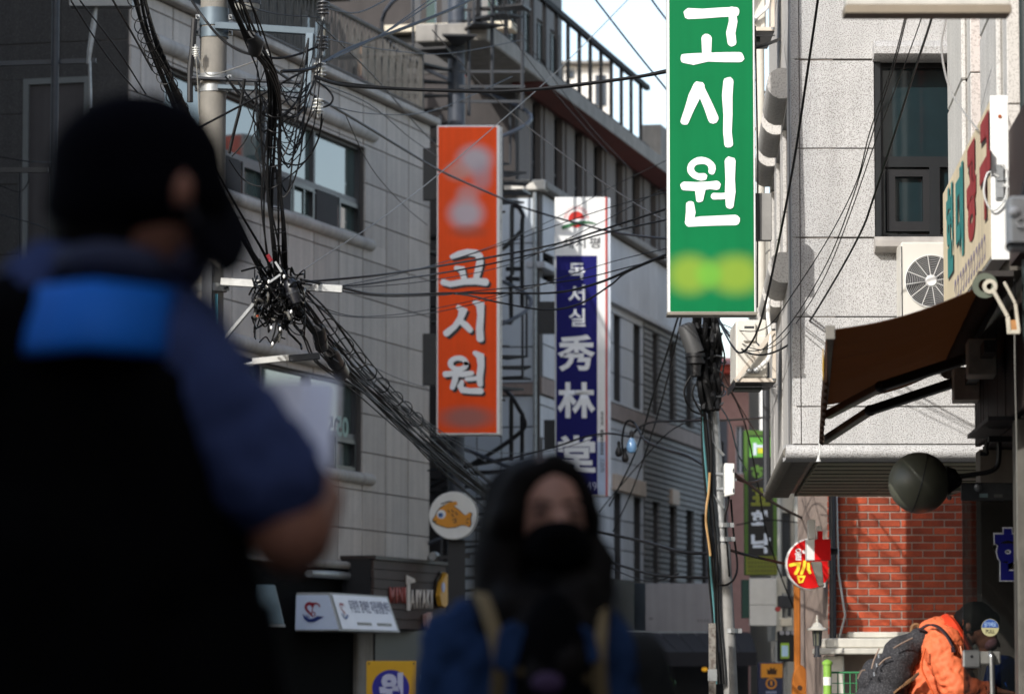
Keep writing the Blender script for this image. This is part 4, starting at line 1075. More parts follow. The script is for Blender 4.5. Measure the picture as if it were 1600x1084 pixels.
text(rs, '울', *(R8([(205, 0)])[0][0], R8([(300, 0)])[0][0]), R8([(0, 625)])[0][1], R8([(0, 470)])[0][1], -.01, -1, ink_w, bold=.02, depth=.006)
m_ = MB(); q = R8([(325, 515)])[0]; disc(m_, q[0], q[1], 3 * s8, -.018, -.011, 12); m_.build('dot', ink_w, rs)
MB().box(rxx(1268), rxx(1290), .02, .12, rzz(910), rzz(868)).build('bracket', dkmetal, rs)
# ---- red and white small sign boxes on brackets in front of it
rb = facing('small_sign', 'small red and white box sign in front of the round red sign', 'sign', 1277, 880, 33.5)
bx_, bz_ = sgn_px(rb)
MB().box(bx_(1271), bx_(1296), 0, .2, bz_(875), bz_(842)).build('red_box', M('box_red', (206, 8, 14), rough=.4), rb, bevel=.004)
MB().box(bx_(1259), bx_(1271), .0, .2, bz_(875), bz_(842)).build('white_box', white_p, rb, bevel=.004)
MB().box(bx_(1262), bx_(1273), .05, .2, bz_(841), bz_(811)).build('white_top', white_p, rb, bevel=.006)
MB().box(bx_(1275.5), bx_(1282), .04, .15, bz_(829), bz_(821)).build('white_lamp', white_p, rb, bevel=.006)
MB().box(bx_(1277), bx_(1284), .05, .15, bz_(842), bz_(829)).build('red_neck', M('box_red', (206, 8, 14)), rb)
MB().hexa([(bx_(1277), 0, bz_(915)), (bx_(1285), 0, bz_(915)), (bx_(1285), .08, bz_(915)), (bx_(1277), .08, bz_(915)), (bx_(1265), 0, bz_(877)), (bx_(1282), 0, bz_(877)), (bx_(1282), .08, bz_(877)), (bx_(1265), .08, bz_(877))]).build('lamp_arm', M('grey_lamp_arm', (110, 106, 98), rough=.5), rb, bevel=.006)
MB().tube([(bx_(1296), .1, bz_(860)), (bx_(1308), .1, bz_(860))], .03, 8).build('bracket', dkmetal, rb)
MB().tube([(bx_(1283), .06, bz_(915)), (bx_(1286), .02, bz_(915)), (bx_(1286), .02, bz_(910))], .015, 6).build('lamp_tip', white_p, rb)

# ---- shop sign over the awning
sd = T('shop_sign', 'cream shop sign with teal and red Korean letters seen edge-on above the awning', 'sign', (2.265, 18, 0), R(90 - 2.86))
sx1 = sd.px(1475, 380)[0]; sz0, sz1 = 3.03, sd.px(1555, 140)[1]
cream = M('aged_cream_sign', (224, 206, 172), rough=.5, var=.08, vscale=2.5, streak=.22)
MB().box(0, sx1, -.075, .0, sz0, sz1).build('cabinet', white_p, sd, bevel=.004)
MB().box(.004, sx1 - .005, .0, .004, sz0 + .01, sz1 - .01).build('face', cream, sd)
hS = sz1 - sz0
def sxu(u): return sd.px(u, 300, .005)[0]
# letters run from far to near as read from the street
teal = M('letter_teal', (44, 128, 124), rough=.5, streak=.15); redl = M('letter_red', (152, 40, 44), rough=.5, streak=.15); shd = M('letter_dark_edge', (66, 56, 50), rough=.6)
xs_ = [(1479, 1489.5), (1494, 1506), (1511.5, 1526), (1532, 1549)]
for ch, (u0, u1), mt in zip('현대공구', xs_, (teal, teal, redl, redl)):
    a, b = sorted((sxu(u0), sxu(u1)))
    text(sd, ch, a - .03, b - .03, sz0 + hS * .27, sz0 + hS * .92, 0, 1, shd, bold=.07, depth=.006, name='letter_shadow')
    text(sd, ch, a, b, sz0 + hS * .29, sz0 + hS * .94, 0, 1, mt, bold=.055, depth=.009)
m_ = MB()
for i in range(12):
    a = sxu(1490 + i * 4.2); b = sxu(1490 + i * 4.2 + 2.8)
    ring2(m_, (a + b) / 2, sz0 + hS * .13, abs(b - a) * .32, abs(b - a) * .5, .006, 14, rz0=hS * .05, rz1=hS * .085, a0=20 * (i % 3), a1=300)
m_.build('small_print', M('faded_violet_ink', (120, 108, 140), rough=.5), sd)['kind'] = 'stuff'
MB().box(-.012, .0, -.08, .005, sz0 - .01, sz1 + .01).build('end_cap', M('white_end_plate', (236, 235, 230), rough=.4, var=.04), sd, bevel=.003)
m_ = MB(); m_.lathe([(0, 0), (.009, 0), (.009, -.004)], (-.013, -.04, sz1 - .09), 10, 'x'); m_.build('rust_spot', M('rust', (150, 74, 30), rough=.9), sd)
m_ = MB(); m_.box(-.03, -.013, -.055, -.02, sz0 + .36, sz0 + .42); m_.box(-.03, -.013, -.055, -.02, sz0 + .28, sz0 + .33); m_.box(-.022, -.013, -.06, -.015, sz0 + .27, sz0 + .44)
m_.build('bracket_plate', galv, sd, bevel=.003)
MB().tube(smoothpts([(-.03, -.03, sz0 + .38), (-.035, .02, sz0 + .40), (-.04, .04, sz0 + .3), (-.035, .0, sz0 + .22), (-.035, -.06, sz0 + .28), (-.03, -.07, sz0 + .4), (-.03, -.04, sz0 + .44)]), .005, 6).build('loop_cable', wire_w, sd, smooth=True)
MB().tube(smoothpts([(-.03, -.05, sz0 + .34), (-.03, -.12, sz0 + .3), (-.03, -.15, sz0 + .1), (-.05, -.15, sz0 - .05)]), .008, 6).build('lead', wire_w, sd, smooth=True)
MB().box(-.01, sx1, -.16, -.08, sz0 - .06, sz0 + .02).build('rail', M('grimy_rail', (92, 86, 78), rough=.6, metal=.2, var=.3), sd)
MB().bar((-.02, -.06, sz0 + .37), (-.02, -.8, sz0 + .37), .012, .012).build('stay', galv, sd)
# ---- blade sign at the top edge
bs = facing('blade_sign', 'bottom end of a grey white projecting sign at the top right', 'sign', 1455, 22, 15.2)
ax_, az_ = sgn_px(bs)
MB().box(ax_(1326), ax_(1584), 0, .12, az_(8), az_(-160)).build('cabinet', M('grey_white_face', (206, 202, 192), rough=.45, var=.08, vscale=5, streak=.15), bs, bevel=.004)
MB().box(ax_(1324), ax_(1586), -.01, .13, az_(22), az_(8)).build('bottom_trim', M('dull_alloy_trim', (150, 138, 120), rough=.5, metal=.3, var=.15), bs, bevel=.004)
MB().box(ax_(1586), ax_(1660), .03, .09, az_(-30), az_(-50)).build('bracket', dkmetal, bs)

# ================================================================== awning on the right
AWA = math.atan(.075)
aw = T('awning', 'dark brown retractable shop awning with folding arms above the glass door', 'awning', (2.217, 17.5, 0), R(90) - AWA)
Lx = 5.0 / math.cos(AWA)
za = P(1560, 462, 17.5).z
fbp = aw.L(P(1298, 515, 17.5))     # near end of front bar
yB, zB = fbp.y, fbp.z
fabric = translucent(M('dark_brown_awning_fabric', (84, 60, 44), rough=.85, var=.12, vscale=4, bump=.15, bscale=300), .5, (128, 98, 70))
cass = M('aged_white_metal', (186, 178, 160), rough=.5, var=.25, vscale=12)
n_ = 14; mA = 36
vf = []
for i in range(mA + 1):
    for k in range(n_ + 1):
        f_ = k / n_; x = fbp.x * f_ + Lx * i / mA
        sag = -.035 * math.sin(math.pi * f_)
        vf.append((x, .04 + (yB - .04) * f_, za + .06 + (zB - za - .06) * f_ + sag + .012 * math.sin(math.pi * f_) * (noise.noise(Vector((x * 2.2, f_ * 2, 1))) + .6 * math.sin(i * math.pi / 3))))
ff = [(i * (n_ + 1) + k, i * (n_ + 1) + k + 1, (i + 1) * (n_ + 1) + k + 1, (i + 1) * (n_ + 1) + k) for i in range(mA) for k in range(n_)]
fb = MB().add(vf, ff).build('fabric', fabric, aw, smooth=True); sm_ = fb.modifiers.new('thick', 'SOLIDIFY'); sm_.thickness = .004
m_ = MB()
for k in range(1, 6):      # seams of the fabric strips
    x = Lx * k / 6
    m_.bar((x, .05, za + .05), (x + fbp.x, yB, zB - .006), .02, .004)
m_.build('seam', M('seam_brown', (58, 40, 30), rough=.9), aw)
MB().tube([(.03, .03, za + .04), (Lx, .03, za + .04)], .045, 12).build('roller', fabric, aw, smooth=True)
MB().box(-.0, Lx, -.08, .08, za + .09, za + .115).build('hood', M('dark_hood', (44, 38, 34), rough=.6), aw)
MB().box(fbp.x, Lx + fbp.x, yB - .015, yB + .02, zB - .04, zB + .015).build('front_bar', M('dark_front_bar', (60, 52, 46), rough=.45, metal=.2), aw, bevel=.004)
m_ = MB(); m_.box(fbp.x - .006, fbp.x, yB - .02, yB + .025, zB - .045, zB + .02); m_.build('end_cap', M('grey_end_cap', (120, 116, 108), rough=.5), aw, bevel=.003)
vl = MB(); nv = 40; vv = []
for k in range(nv + 1):
    x = fbp.x + Lx * k / nv; dd = .012 * math.sin(k * 1.7)
    for j in range(4): vv.append((x, yB + .022 + dd * j / 3, zB - .04 - .2 * j / 3))
ffv = []
for k in range(nv):
    for j in range(3): ffv.append((k * 4 + j, k * 4 + j + 1, k * 4 + j + 5, k * 4 + j + 4))
vo = MB().add(vv, ffv).build('valance', fabric, aw, smooth=True); q_ = vo.modifiers.new('t', 'SOLIDIFY'); q_.thickness = .004
m_ = MB(); m_.ell((fbp.x + .25, yB + .034, zB - .14), (.22, .004, .075), 16, 8); m_.build('yellow_print', M('awning_yellow', (222, 172, 40), rough=.7), aw)
# end bracket in pale metal
m_ = MB(); m_.lathe([(.016, 0), (.034, 0), (.034, -.012), (.016, -.012), (.016, 0)], (-.02, .03, za + .04), 16, 'x')
ring_ = m_.build('roller_bracket', cass, aw)
m_ = MB(); m_.lathe([(.03, .004), (.058, .004), (.058, -.01), (.03, -.01), (.03, .004)], (-.012, .052, za + .045), 18, 'x'); m_.build('gear_rim', M('oxidised_teeth', (92, 98, 84), rough=.7), aw)
m_ = MB(); m_.bar((-.03, .02, za + .03), (-.03, -.05, za - .1), .016, .018); m_.bar((-.03, -.035, za + .06), (-.03, -.085, za - .04), .014, .014); m_.bar((-.03, -.05, za - .1), (-.03, -.055, za - .17), .016, .02); m_.bar((-.03, -.085, za - .04), (-.03, -.1, za - .17), .014, .016); m_.bar((-.03, -.045, za - .17), (-.03, -.105, za - .17), .016, .02)
m_.build('wall_bracket', cass, aw, bevel=.003)
MB().box(-.033, -.012, -.1, -.055, za - .165, za - .115).build('square_tube', M('rusty_tube', (170, 120, 70), rough=.7, var=.3, vscale=20), aw, bevel=.003)
# folding arms
armm = M('dark_arm_alloy', (112, 94, 76), rough=.35, metal=.3, var=.1); armk = M('black_arm_cover', (22, 20, 19), rough=.4)
def arm(nm, A, E, B):
    r_ = MB().bar(A, E, .055, .05).build(nm, armk, aw, bevel=.006)
    MB().bar(E, B, .045, .045).build('forearm', armm, r_, bevel=.006)
    MB().ell(E, (.036, .036, .032)).build('elbow', armk, r_, smooth=True); MB().ell(A, (.034, .034, .034)).build('shoulder_joint', armk, r_, smooth=True)
def awp(u, v, D): return aw.at(u, v, D)
arm('folding_arm', awp(1512, 560, 19.6), awp(1377, 604, 19.9), awp(1293, 648, 21.2))
arm('folding_arm', awp(1490, 598, 21.2), awp(1360, 641, 21.6), awp(1288, 688, 22.6))
MB().bar(awp(1300, 560, 17.7), awp(1440, 555, 21.5), .03, .03).build('cross_bar', armm, aw) if False else None
MB().box(1.2, Lx - .6, -.06, .0, za - .16, za - .1).build('torsion_bar', armk, aw)
MB().box(1.6, 1.9, -.08, .06, za - .24, za - .06).build('wall_plate', cass, aw, bevel=.004); MB().box(3.4, 3.7, -.08, .06, za - .24, za - .06).build('wall_plate', cass, aw, bevel=.004)
# pull cord with tassel
q0 = awp(1280, 690, 22); 
pc = facing('pull_cord', 'white knotted cord hanging from the front of the brown awning', 'cord', 1280, 722, 22.3)
m_ = MB(); cp = [pc.at(u, v, 22.3) for u, v in ((1283, 655), (1282, 675), (1280, 690), (1282, 703), (1279, 716))]
m_.tube(smoothpts(cp), .006, 6); m_.build('cord', wire_w, pc, smooth=True)
m_ = MB(); a = pc.at(1279, 714, 22.3); m_.lathe([(.006, .012), (.006, 0), (.014, -.024), (.02, -.026)], a, 10); m_.build('tassel', wire_w, pc)

# ================================================================== globe lamp by the shop door
gl = T('globe_lamp', 'dark olive globe lamp on a curved black pipe beside the shop door', 'lamp', P(1575, 698, 19.4))
gc = gl.at(1436, 754, 19.4); gr = 48 * 19.4 / 6000
globe = MB().ell(gc, (gr, gr, gr), 40, 26).build('globe', M('olive_grey_globe', (92, 92, 78), rough=.42, var=.15, vscale=7, spec=.5, streak=.1), gl, smooth=True)
MB().tube([(gc[0] + gr * 1.003 * math.cos(R(a)) * .26, gc[1] + gr * 1.003 * math.sin(R(a)), gc[2] + gr * 1.003 * math.cos(R(a)) * .966) for a in range(0, 361, 8)], .0025, 5).build('seam', black, globe)
MB().tube([(gc[0] + gr * .93, gc[1], gc[2] + .01), (gc[0] + gr * 1.12, gc[1], gc[2] + .012), (gc[0] + gr * 1.38, gc[1], gc[2] + .0)], [.075, .06, .018], 16).build('neck', black, gl, smooth=True)
m_ = MB(); m_.ell((gc[0] + gr * .98, gc[1], gc[2] - .075), (.012, .012, .012)); m_.build('screw', galv, gl)
pp = [gl.at(u, v, D) for u, v, D in ((1486, 747, 19.4), (1520, 741, 19.4), (1545, 737, 19.4), (1558, 728, 19.4), (1561, 712, 19.4), (1561, 690, 19.4))]
MB().tube(smoothpts(pp), .013, 10).build('pipe_arm', black, gl, smooth=True)
q = gl.at(1561, 688, 19.4); MB().box(q[0] - .06, q[0] + .07, q[1] - .05, q[1] + .05, q[2] - .01, q[2] + .02).build('mount_plate', black, gl, bevel=.003)
q = gl.at(1546, 690, 19.4); m_ = MB(); m_.tube(smoothpts([(q[0], q[1], q[2] + .02), (q[0] - .02, q[1], q[2] - .03), (q[0] - .015, q[1], q[2] - .06), (q[0] - .05, q[1], q[2] - .06)]), .012, 6); m_.build('loose_pipe', black, gl, smooth=True)
# junction: overhead mount needs something to hang from
MB().box(sbs(18.7), sbs(20.2), fy - .03, fy + .12, zf0 - .02, zf0 - .0).build('mount_board', black, SB)

# ================================================================== glass door
def clear_glass(name, tint=(70, 76, 76), keep=.45):
    if name in MATS: return MATS[name]
    m = bpy.data.materials.new(name); m.use_nodes = True; n = m.node_tree; n.nodes.clear()
    tr = n.nodes.new('ShaderNodeBsdfTransparent'); tr.inputs[0].default_value = (keep, keep, keep * .98, 1)
    gl_ = n.nodes.new('ShaderNodeBsdfGlossy'); gl_.inputs['Roughness'].default_value = .04; gl_.inputs[0].default_value = (.9, .95, .95, 1)
    df_ = n.nodes.new('ShaderNodeBsdfDiffuse'); df_.inputs[0].default_value = lin(tint)
    fr_ = n.nodes.new('ShaderNodeFresnel'); fr_.inputs[0].default_value = 1.5
    m1 = n.nodes.new('ShaderNodeMixShader'); m1.inputs[0].default_value = .06
    m2 = n.nodes.new('ShaderNodeMixShader'); out_ = n.nodes.new('ShaderNodeOutputMaterial')
    n.links.new(tr.outputs[0], m1.inputs[1]); n.links.new(df_.outputs[0], m1.inputs[2])
    n.links.new(fr_.outputs[0], m2.inputs[0]); n.links.new(m1.outputs[0], m2.inputs[1]); n.links.new(gl_.outputs[0], m2.inputs[2]); n.links.new(m2.outputs[0], out_.inputs[0])
    MATS[name] = m; return m
gd = T('glass_door', 'frameless glass shop door held open, with a round pull sticker', 'door', P(1510, 1045, 19.5).xy.to_3d(), 0)
dxf = lambda u: gd.px(u, 900)[0]
dzf = lambda v: gd.px(1540, v)[1]
DW = .92; d0 = dxf(1504)
MB().box(d0, d0 + DW, -.005, .005, .1, dzf(755)).build('glass_pane', clear_glass('door_glass'), gd)
steel = M('brushed_stainless', (176, 176, 174), rough=.3, metal=.9, var=.1, vscale=10)
MB().box(d0 - .003, d0 + DW, -.018, .018, dzf(782), dzf(754)).build('top_rail', M('smoky_top_rail', (84, 84, 84), rough=.35, metal=.4, var=.25, vscale=8), gd, bevel=.004)
MB().box(d0, d0 + DW, -.02, .02, .0, .1).build('bottom_rail', steel, gd, bevel=.004)
m_ = MB(); m_.lathe([(0, 0), (.02, 0), (.02, -.004), (.012, -.006)], (dxf(1529), -.018, dzf(762)), 16, 'y'); m_.build('rail_lock', steel, gd)
MB().box(dxf(1531), dxf(1544), -.021, -.018, dzf(777), dzf(771)).build('label', M('pale_teal_label', (160, 186, 190), rough=.4), gd)
MB().box(dxf(1554), dxf(1567), -.021, -.018, dzf(777), dzf(772)).build('label', M('grey_label', (120, 120, 116), rough=.4), gd)
# corner lock and pull handle
MB().box(d0 - .005, dxf(1530), -.03, .03, dzf(1043), dzf(1015)).build('lock_case', steel, gd, bevel=.008)
m_ = MB(); m_.lathe([(0, 0), (.008, 0), (.008, -.003)], (dxf(1516), -.031, dzf(1025)), 12, 'y'); m_.build('key_hole', black, gd)
MB().box(dxf(1528), dxf(1562), -.02, .02, dzf(1038), dzf(1017)).build('lock_plate', M('dull_lock_plate', (140, 138, 132), rough=.4, metal=.5, var=.2), gd, bevel=.008)
MB().tube(smoothpts([(dxf(1546), -.0, dzf(1020)), (dxf(1545), -.05, dzf(1022)), (dxf(1546), -.06, dzf(1034)), (dxf(1547), -.06, dzf(1100)), (dxf(1547), -.06, dzf(1160)), (dxf(1547), -.02, dzf(1170))]), .014, 12).build('pull_handle', steel, gd, smooth=True)
m_ = MB(); disc(m_, dxf(1546), dzf(980), .044, -.008, -.0055, 30); st = m_.build('sticker', M('sticker_khaki', (178, 172, 130), rough=.4), gd)
m_ = MB(); ang = [R(a) for a in range(0, 181, 10)]; m_.prism([(dxf(1546) + .042 * math.cos(a), dzf(980) + .042 * math.sin(a)) for a in ang], -.0095, -.008); m_.build('sticker_half', M('sticker_blue', (52, 84, 150), rough=.4), gd)
text(gd, '당기세요', dxf(1537), dxf(1555), dzf(979), dzf(971), -.0095, -1, M('sticker_pale', (160, 186, 220), rough=.4), bold=.02, depth=.001)
text(gd, 'PULL', dxf(1539), dxf(1553), dzf(989), dzf(983), -.008, -1, M('sticker_dark', (60, 56, 44), rough=.4), bold=.02, depth=.001)
sp = facing('window_lettering', 'navy vinyl Korean letter with white outline on the glass door', 'lettering', 1570, 905, 19.46)
lxx, lzz = sgn_px(sp)
text(sp, '한', lxx(1549), lxx(1612), lzz(908), lzz(823), 0, -1, M('vinyl_white', (214, 214, 220), rough=.4), bold=.085, depth=.001)
text(sp, '한', lxx(1551), lxx(1610), lzz(906), lzz(825.5), 0, -1, M('vinyl_navy', (28, 30, 128), rough=.35), bold=.055, depth=.003)
bp_ = T('plastic_bag', 'blue plastic bag inside the shop behind the glass door', 'bag', (2.66, 20.7, 0))
bagm = M('blue_plastic_film', (20, 86, 190), rough=.25, var=.2, vscale=20, bump=.8, bscale=30)
m_ = MB(); m_.ell((0, 0, .92), (.14, .12, .26), 24, 16)
bo = m_.build('bag_body', bagm, bp_, smooth=True)
for v in bo.data.vertices: v.co += Vector((noise.noise(v.co * 14), noise.noise(v.co * 14 + Vector((5, 5, 5))), noise.noise(v.co * 9))) * .035
MB().box(-.16, .16, -.14, .14, 0, .68).build('crate', M('dark_crate', (40, 40, 44), rough=.7), bp_)

# ================================================================== fixtures at the right edge
cc = facing('security_camera', 'blurred pale bullet camera with cable at the right edge', 'camera', 1590, 345, 13.6)
m_ = MB(); m_.box(-.03, .05, .0, .12, -.1, .09); m_.build('housing', M('pale_grey_housing', (200, 200, 196), rough=.45, var=.1), cc, bevel=.01)
m_ = MB(); m_.lathe([(.012, .0), (.022, .0), (.022, -.015), (.012, -.015), (.012, .0)], (.012, .0, -.005), 16, 'y'); m_.build('lens_ring', white_p, cc)
MB().ell((-.012, -.01, .03), (.022, .02, .02)).build('knob', white_p, cc, smooth=True)
MB().box(-.03, .05, -.004, .12, -.09, -.075).build('trim', black, cc)
MB().tube([(.03, .06, .09), (.05, .06, .2), (.14, .06, .24)], .012, 8).build('arm', dkmetal, cc, smooth=True)
dp = T('downpipe', 'dark metal downpipe up the right edge of the picture', 'pipe', (P(1597, 500, 17.6).x, 17.6, 0))
MB().tube([(.03, 0, 0), (.03, 0, 2.6)], .022, 10).build('pipe', dkmetal, dp, smooth=True)
MB().tube([(.03, 0, 2.6), (.03, 0, 6.8)], .03, 10).build('upper_pipe', M('dark_green_pipe', (36, 44, 42), rough=.5), dp, smooth=True)
MB().tube(smoothpts([(-.02, .1, 2.9), (-.022, .1, 2.5), (-.018, .1, 2.1), (-.02, .1, 1.6)]), .0035, 6).build('cable', wire_g, dp, smooth=True)

# ================================================================== air conditioners
acw = M('ac_beige_white', (202, 198, 188), rough=.45, var=.05, vscale=3)
def ac_side(label, u0, u1, v0, v1, vb, D, svc=True):
    """outdoor unit on a wall bracket, its narrow service end towards the camera"""
    t = T('air_conditioner', label, 'air conditioner', P(u1, vb, D), 0, 'air conditioner units on brackets along the granite side wall')
    X = lambda u: t.px(u, 500)[0]; Z = lambda v: t.px(1180, v)[1]
    MB().box(X(u0), X(u1), .03, .83, Z(v1), Z(v0)).build('casing', acw, t, bevel=.012)
    if svc:
        MB().box(X(u0 + 11), X(u0 + 31), .0, .03, Z(v0 + 34), Z(v0 + 6)).build('service_cover', acw, t, bevel=.006)
        MB().box(X(u0 + 13), X(u0 + 28), -.003, .0, Z(v0 + 14), Z(v0 + 10.5)).build('grip', dkmetal, t)
        MB().box(X(u0 + 33), X(u0 + 47), .01, .03, Z(v0 + 44), Z(v0 + 25)).build('valve_cover', acw, t, bevel=.006)
        MB().tube([(X(u0 + 31), .0, Z(v0 + 35)), (X(u0 + 36), -.01, Z(v0 + 41)), (X(u0 + 42), .0, Z(v0 + 43))], .006, 6).build('lead', dkmetal, t)
    bm_ = M('beige_bracket_steel', (190, 180, 166), rough=.5, var=.12, vscale=8)
    xr_ = X(u1 + 13)
    fr_ = MB().box(X(u0 - 3), xr_, -.02, .0, Z(vb - 8), Z(vb - 14)).build('bracket', bm_, t, bevel=.002)
    m_ = MB(); m_.box(X(u0 - 3), xr_, .02, .86, Z(vb - 8), Z(vb - 11)); m_.box(X(u0 - 4), X(u0 - 2), -.02, .9, Z(vb), Z(vb - 10)); m_.box(X(u0 - 3), xr_, -.02, .0, Z(vb), Z(vb - 1.5)); m_.build('bracket_tray', black, fr_)
    m_ = MB(); m_.box(X(u0 + 1), X(u0 + 44), .3, .6, Z(vb - 1), Z(vb - 8)); m_.build('fan_motor_base', M('dark_green_base', (44, 54, 46), rough=.5), fr_)
    m_ = MB(); m_.bar((X(u0), -.025, Z(vb - 11)), (X(u1 + 8), -.025, Z(v0 + 20)), .02, .035); m_.build('brace', bm_, fr_, bevel=.002)
    m_ = MB(); m_.box(xr_ - .03, xr_, -.02, .0, Z(vb - 10), Z(v0 + 18)); m_.build('upright', bm_, fr_, bevel=.002)
    for zb_ in (Z(vb - 11),):
        for xb_ in (X(u0 + 2), xr_ - .02):
            m_ = MB(); m_.lathe([(0, 0), (.009, 0), (.009, -.008)], (xb_, -.03, zb_), 8, 'y'); m_.build('bolt', galv, fr_)
    zc = Z(vb - 26)
    m_ = MB(); m_.tube(smoothpts([(X(u0 + 30), -.015, zc), (X(u0 + 42), -.03, zc + .05), (X(u1 + 2), -.03, zc + .11), (X(u1 + 4), -.02, zc + .28), (X(u1 + 1), .0, zc + .45), (X(u1 + 5), .03, zc + .7)]), .016, 8); m_.build('pipe', white_p, t, smooth=True)
    m_ = MB(); m_.ell((X(u0 + 20), -.01, zc), (.025, .025, .02)); m_.ell((X(u0 + 31), -.01, zc), (.028, .025, .024)); m_.box(X(u0 + 20), X(u0 + 33), -.0, .03, zc - .02, zc + .01); m_.build('valve', galv, t, smooth=True)
    return t
ac_side('beige outdoor unit on a wall bracket at the top, beside the green sign', 1150, 1200, -75, 44, 57, 29.3)
ac_side('beige outdoor unit on a wall bracket below the green sign', 1150, 1199, 499, 590, 605, 29.6)
af = T('air_conditioner', 'white outdoor unit with round fan grille below the window', 'air conditioner', P(1475, 515, 26.62), 0)
AX = lambda u: af.px(u, 440)[0]; AZ = lambda v: af.px(1450, v)[1]
MB().box(AX(1408), AX(1575), 0, .32, AZ(520), AZ(378)).build('casing', acw, af, bevel=.012)
fcx, fcz, frr = AX(1455), AZ(439), AX(1455 + 41) - AX(1455)
m_ = MB(); disc(m_, fcx, fcz, frr * .97, -.004, .0, 40); m_.build('fan_shade_disc', black, af)  # flat black disc paints the shade inside the fan opening
fan = M('dark_fan_blade', (40, 40, 42), rough=.5)
m_ = MB()
for k in range(3):
    a = R(120 * k + 20); m_.prism([(fcx + .05 * math.cos(a), fcz + .05 * math.sin(a)), (fcx + frr * .9 * math.cos(a + .1), fcz + frr * .9 * math.sin(a + .1)), (fcx + frr * .9 * math.cos(a + .9), fcz + frr * .9 * math.sin(a + .9)), (fcx + .05 * math.cos(a + 1.4), fcz + .05 * math.sin(a + 1.4))], -.006, -.0045)
m_.build('fan_blade', fan, af)
m_ = MB()
for k in range(12):
    r_ = frr * (.26 + .74 * k / 11)
    m_.tube([(fcx + r_ * math.cos(R(a)), -.018, fcz + r_ * math.sin(R(a))) for a in range(0, 361, 10)], .0009 if k < 11 else .0035, 5, cap=False)
for k in range(12):
    a = R(30 * k + 8); m_.tube([(fcx + .03 * math.cos(a), -.016, fcz + .03 * math.sin(a)), (fcx + frr * math.cos(a), -.014, fcz + frr * math.sin(a))], .0025, 5)
m_.build('grille', white_p, af)
m_ = MB(); m_.lathe([(0, -.026), (.035, -.024), (.042, -.014), (.042, -.004)], (fcx, 0, fcz), 20, 'y'); m_.build('grille_hub', white_p, af, smooth=True)
m_ = MB()
for q in ([(1409.5, 379.5), (1409.5, 518)],): m_.bar((AX(1409), -.003, AZ(385)), (AX(1409), -.003, AZ(518)), .006, .004)
m_.build('seam', dkmetal, af)
for k in range(2): MB().box(AX(1425 + k * 100), AX(1432 + k * 100), 0, .40, AZ(527), AZ(520)).build('bracket', galv, af)

# ================================================================== street furniture in the middle distance
# ---- leaning steel pole with cables
PD = 34
po = T('utility_pole', 'slim grey steel pole with taped cables standing in the street', 'pole', (P(1141, 1084, PD).x + .02, PD, 0))
pp = [po.at(u, v, PD) for u, v in ((1100, -60), (1107, 490), (1113, 620), (1121, 740), (1130, 850), (1138, 1000), (1142, 1084))]
pp.append(Vector((.03, 0, 0)))
MB().tube(pp[:5], .052, 14).build('upper_shaft', galv, po, smooth=True)
MB().tube(pp[4:], .064, 14).build('lower_shaft', M('grey_pole_paint', (148, 146, 142), rough=.6, metal=.2, var=.25, vscale=5, streak=.2), po, smooth=True)
for v in (820, 842, 985): 
    q = po.at(1126 + (v - 780) * .075, v, PD); MB().tube([(q[0], 0, q[2] - .02), (q[0], 0, q[2] + .02)], .072, 14).build('clamp', galv, po)
    MB().box(q[0] + .06, q[0] + .1, -.03, .03, q[2] - .02, q[2] + .02).build('clamp_bolt', galv, po)
for v in (690, 772):
    a = po.at(1115, v, PD); b = po.at(1127, v + 22, PD); MB().tube([(a[0] - .02, -.06, a[2]), (b[0] + .02, -.06, b[2])], .014, 6).build('foot_step', galv, po)
pv = po.at(1139, 750, PD)
jb = T('junction_box', 'white junction box strapped to the slim steel pole', 'box', P(1139, 776, PD - .1))
JX = lambda u: jb.px(u, 750)[0]; JZ = lambda v: jb.px(1139, v)[1]
MB().hexa([(JX(1132), 0, JZ(776)), (JX(1148), 0, JZ(772)), (JX(1148), .12, JZ(772)), (JX(1132), .12, JZ(776)), (JX(1132), 0, JZ(723)), (JX(1148), 0, JZ(724)), (JX(1148), .12, JZ(724)), (JX(1132), .12, JZ(723))]).build('case', white_p, jb, bevel=.008)
for v in (735, 766): MB().box(JX(1145), JX(1147), -.004, .0, JZ(v + 3), JZ(v - 3)).build('latch', dkmetal, jb)
MB().box(JX(1130), JX(1133), .02, .1, JZ(770), JZ(728)).build('back_plate', galv, jb)
MB().box(JX(1148), JX(1151), .02, .06, JZ(751), JZ(747)).build('hasp', galv, jb)
MB().tube([(JX(1118), .06, JZ(740)), (JX(1133), .06, JZ(741))], .02, 8).build('strap', galv, jb); MB().tube([(JX(1120), .06, JZ(764)), (JX(1133), .06, JZ(764))], .02, 8).build('strap', galv, jb)
m_ = MB(); m_.tube(smoothpts([(JX(1139), .05, JZ(775)), (JX(1137), .05, JZ(790)), (JX(1133), .05, JZ(810)), (JX(1136), .05, JZ(860)), (JX(1139), .05, JZ(900))]), .012, 6); m_.build('lead', wire_m, jb, smooth=True)
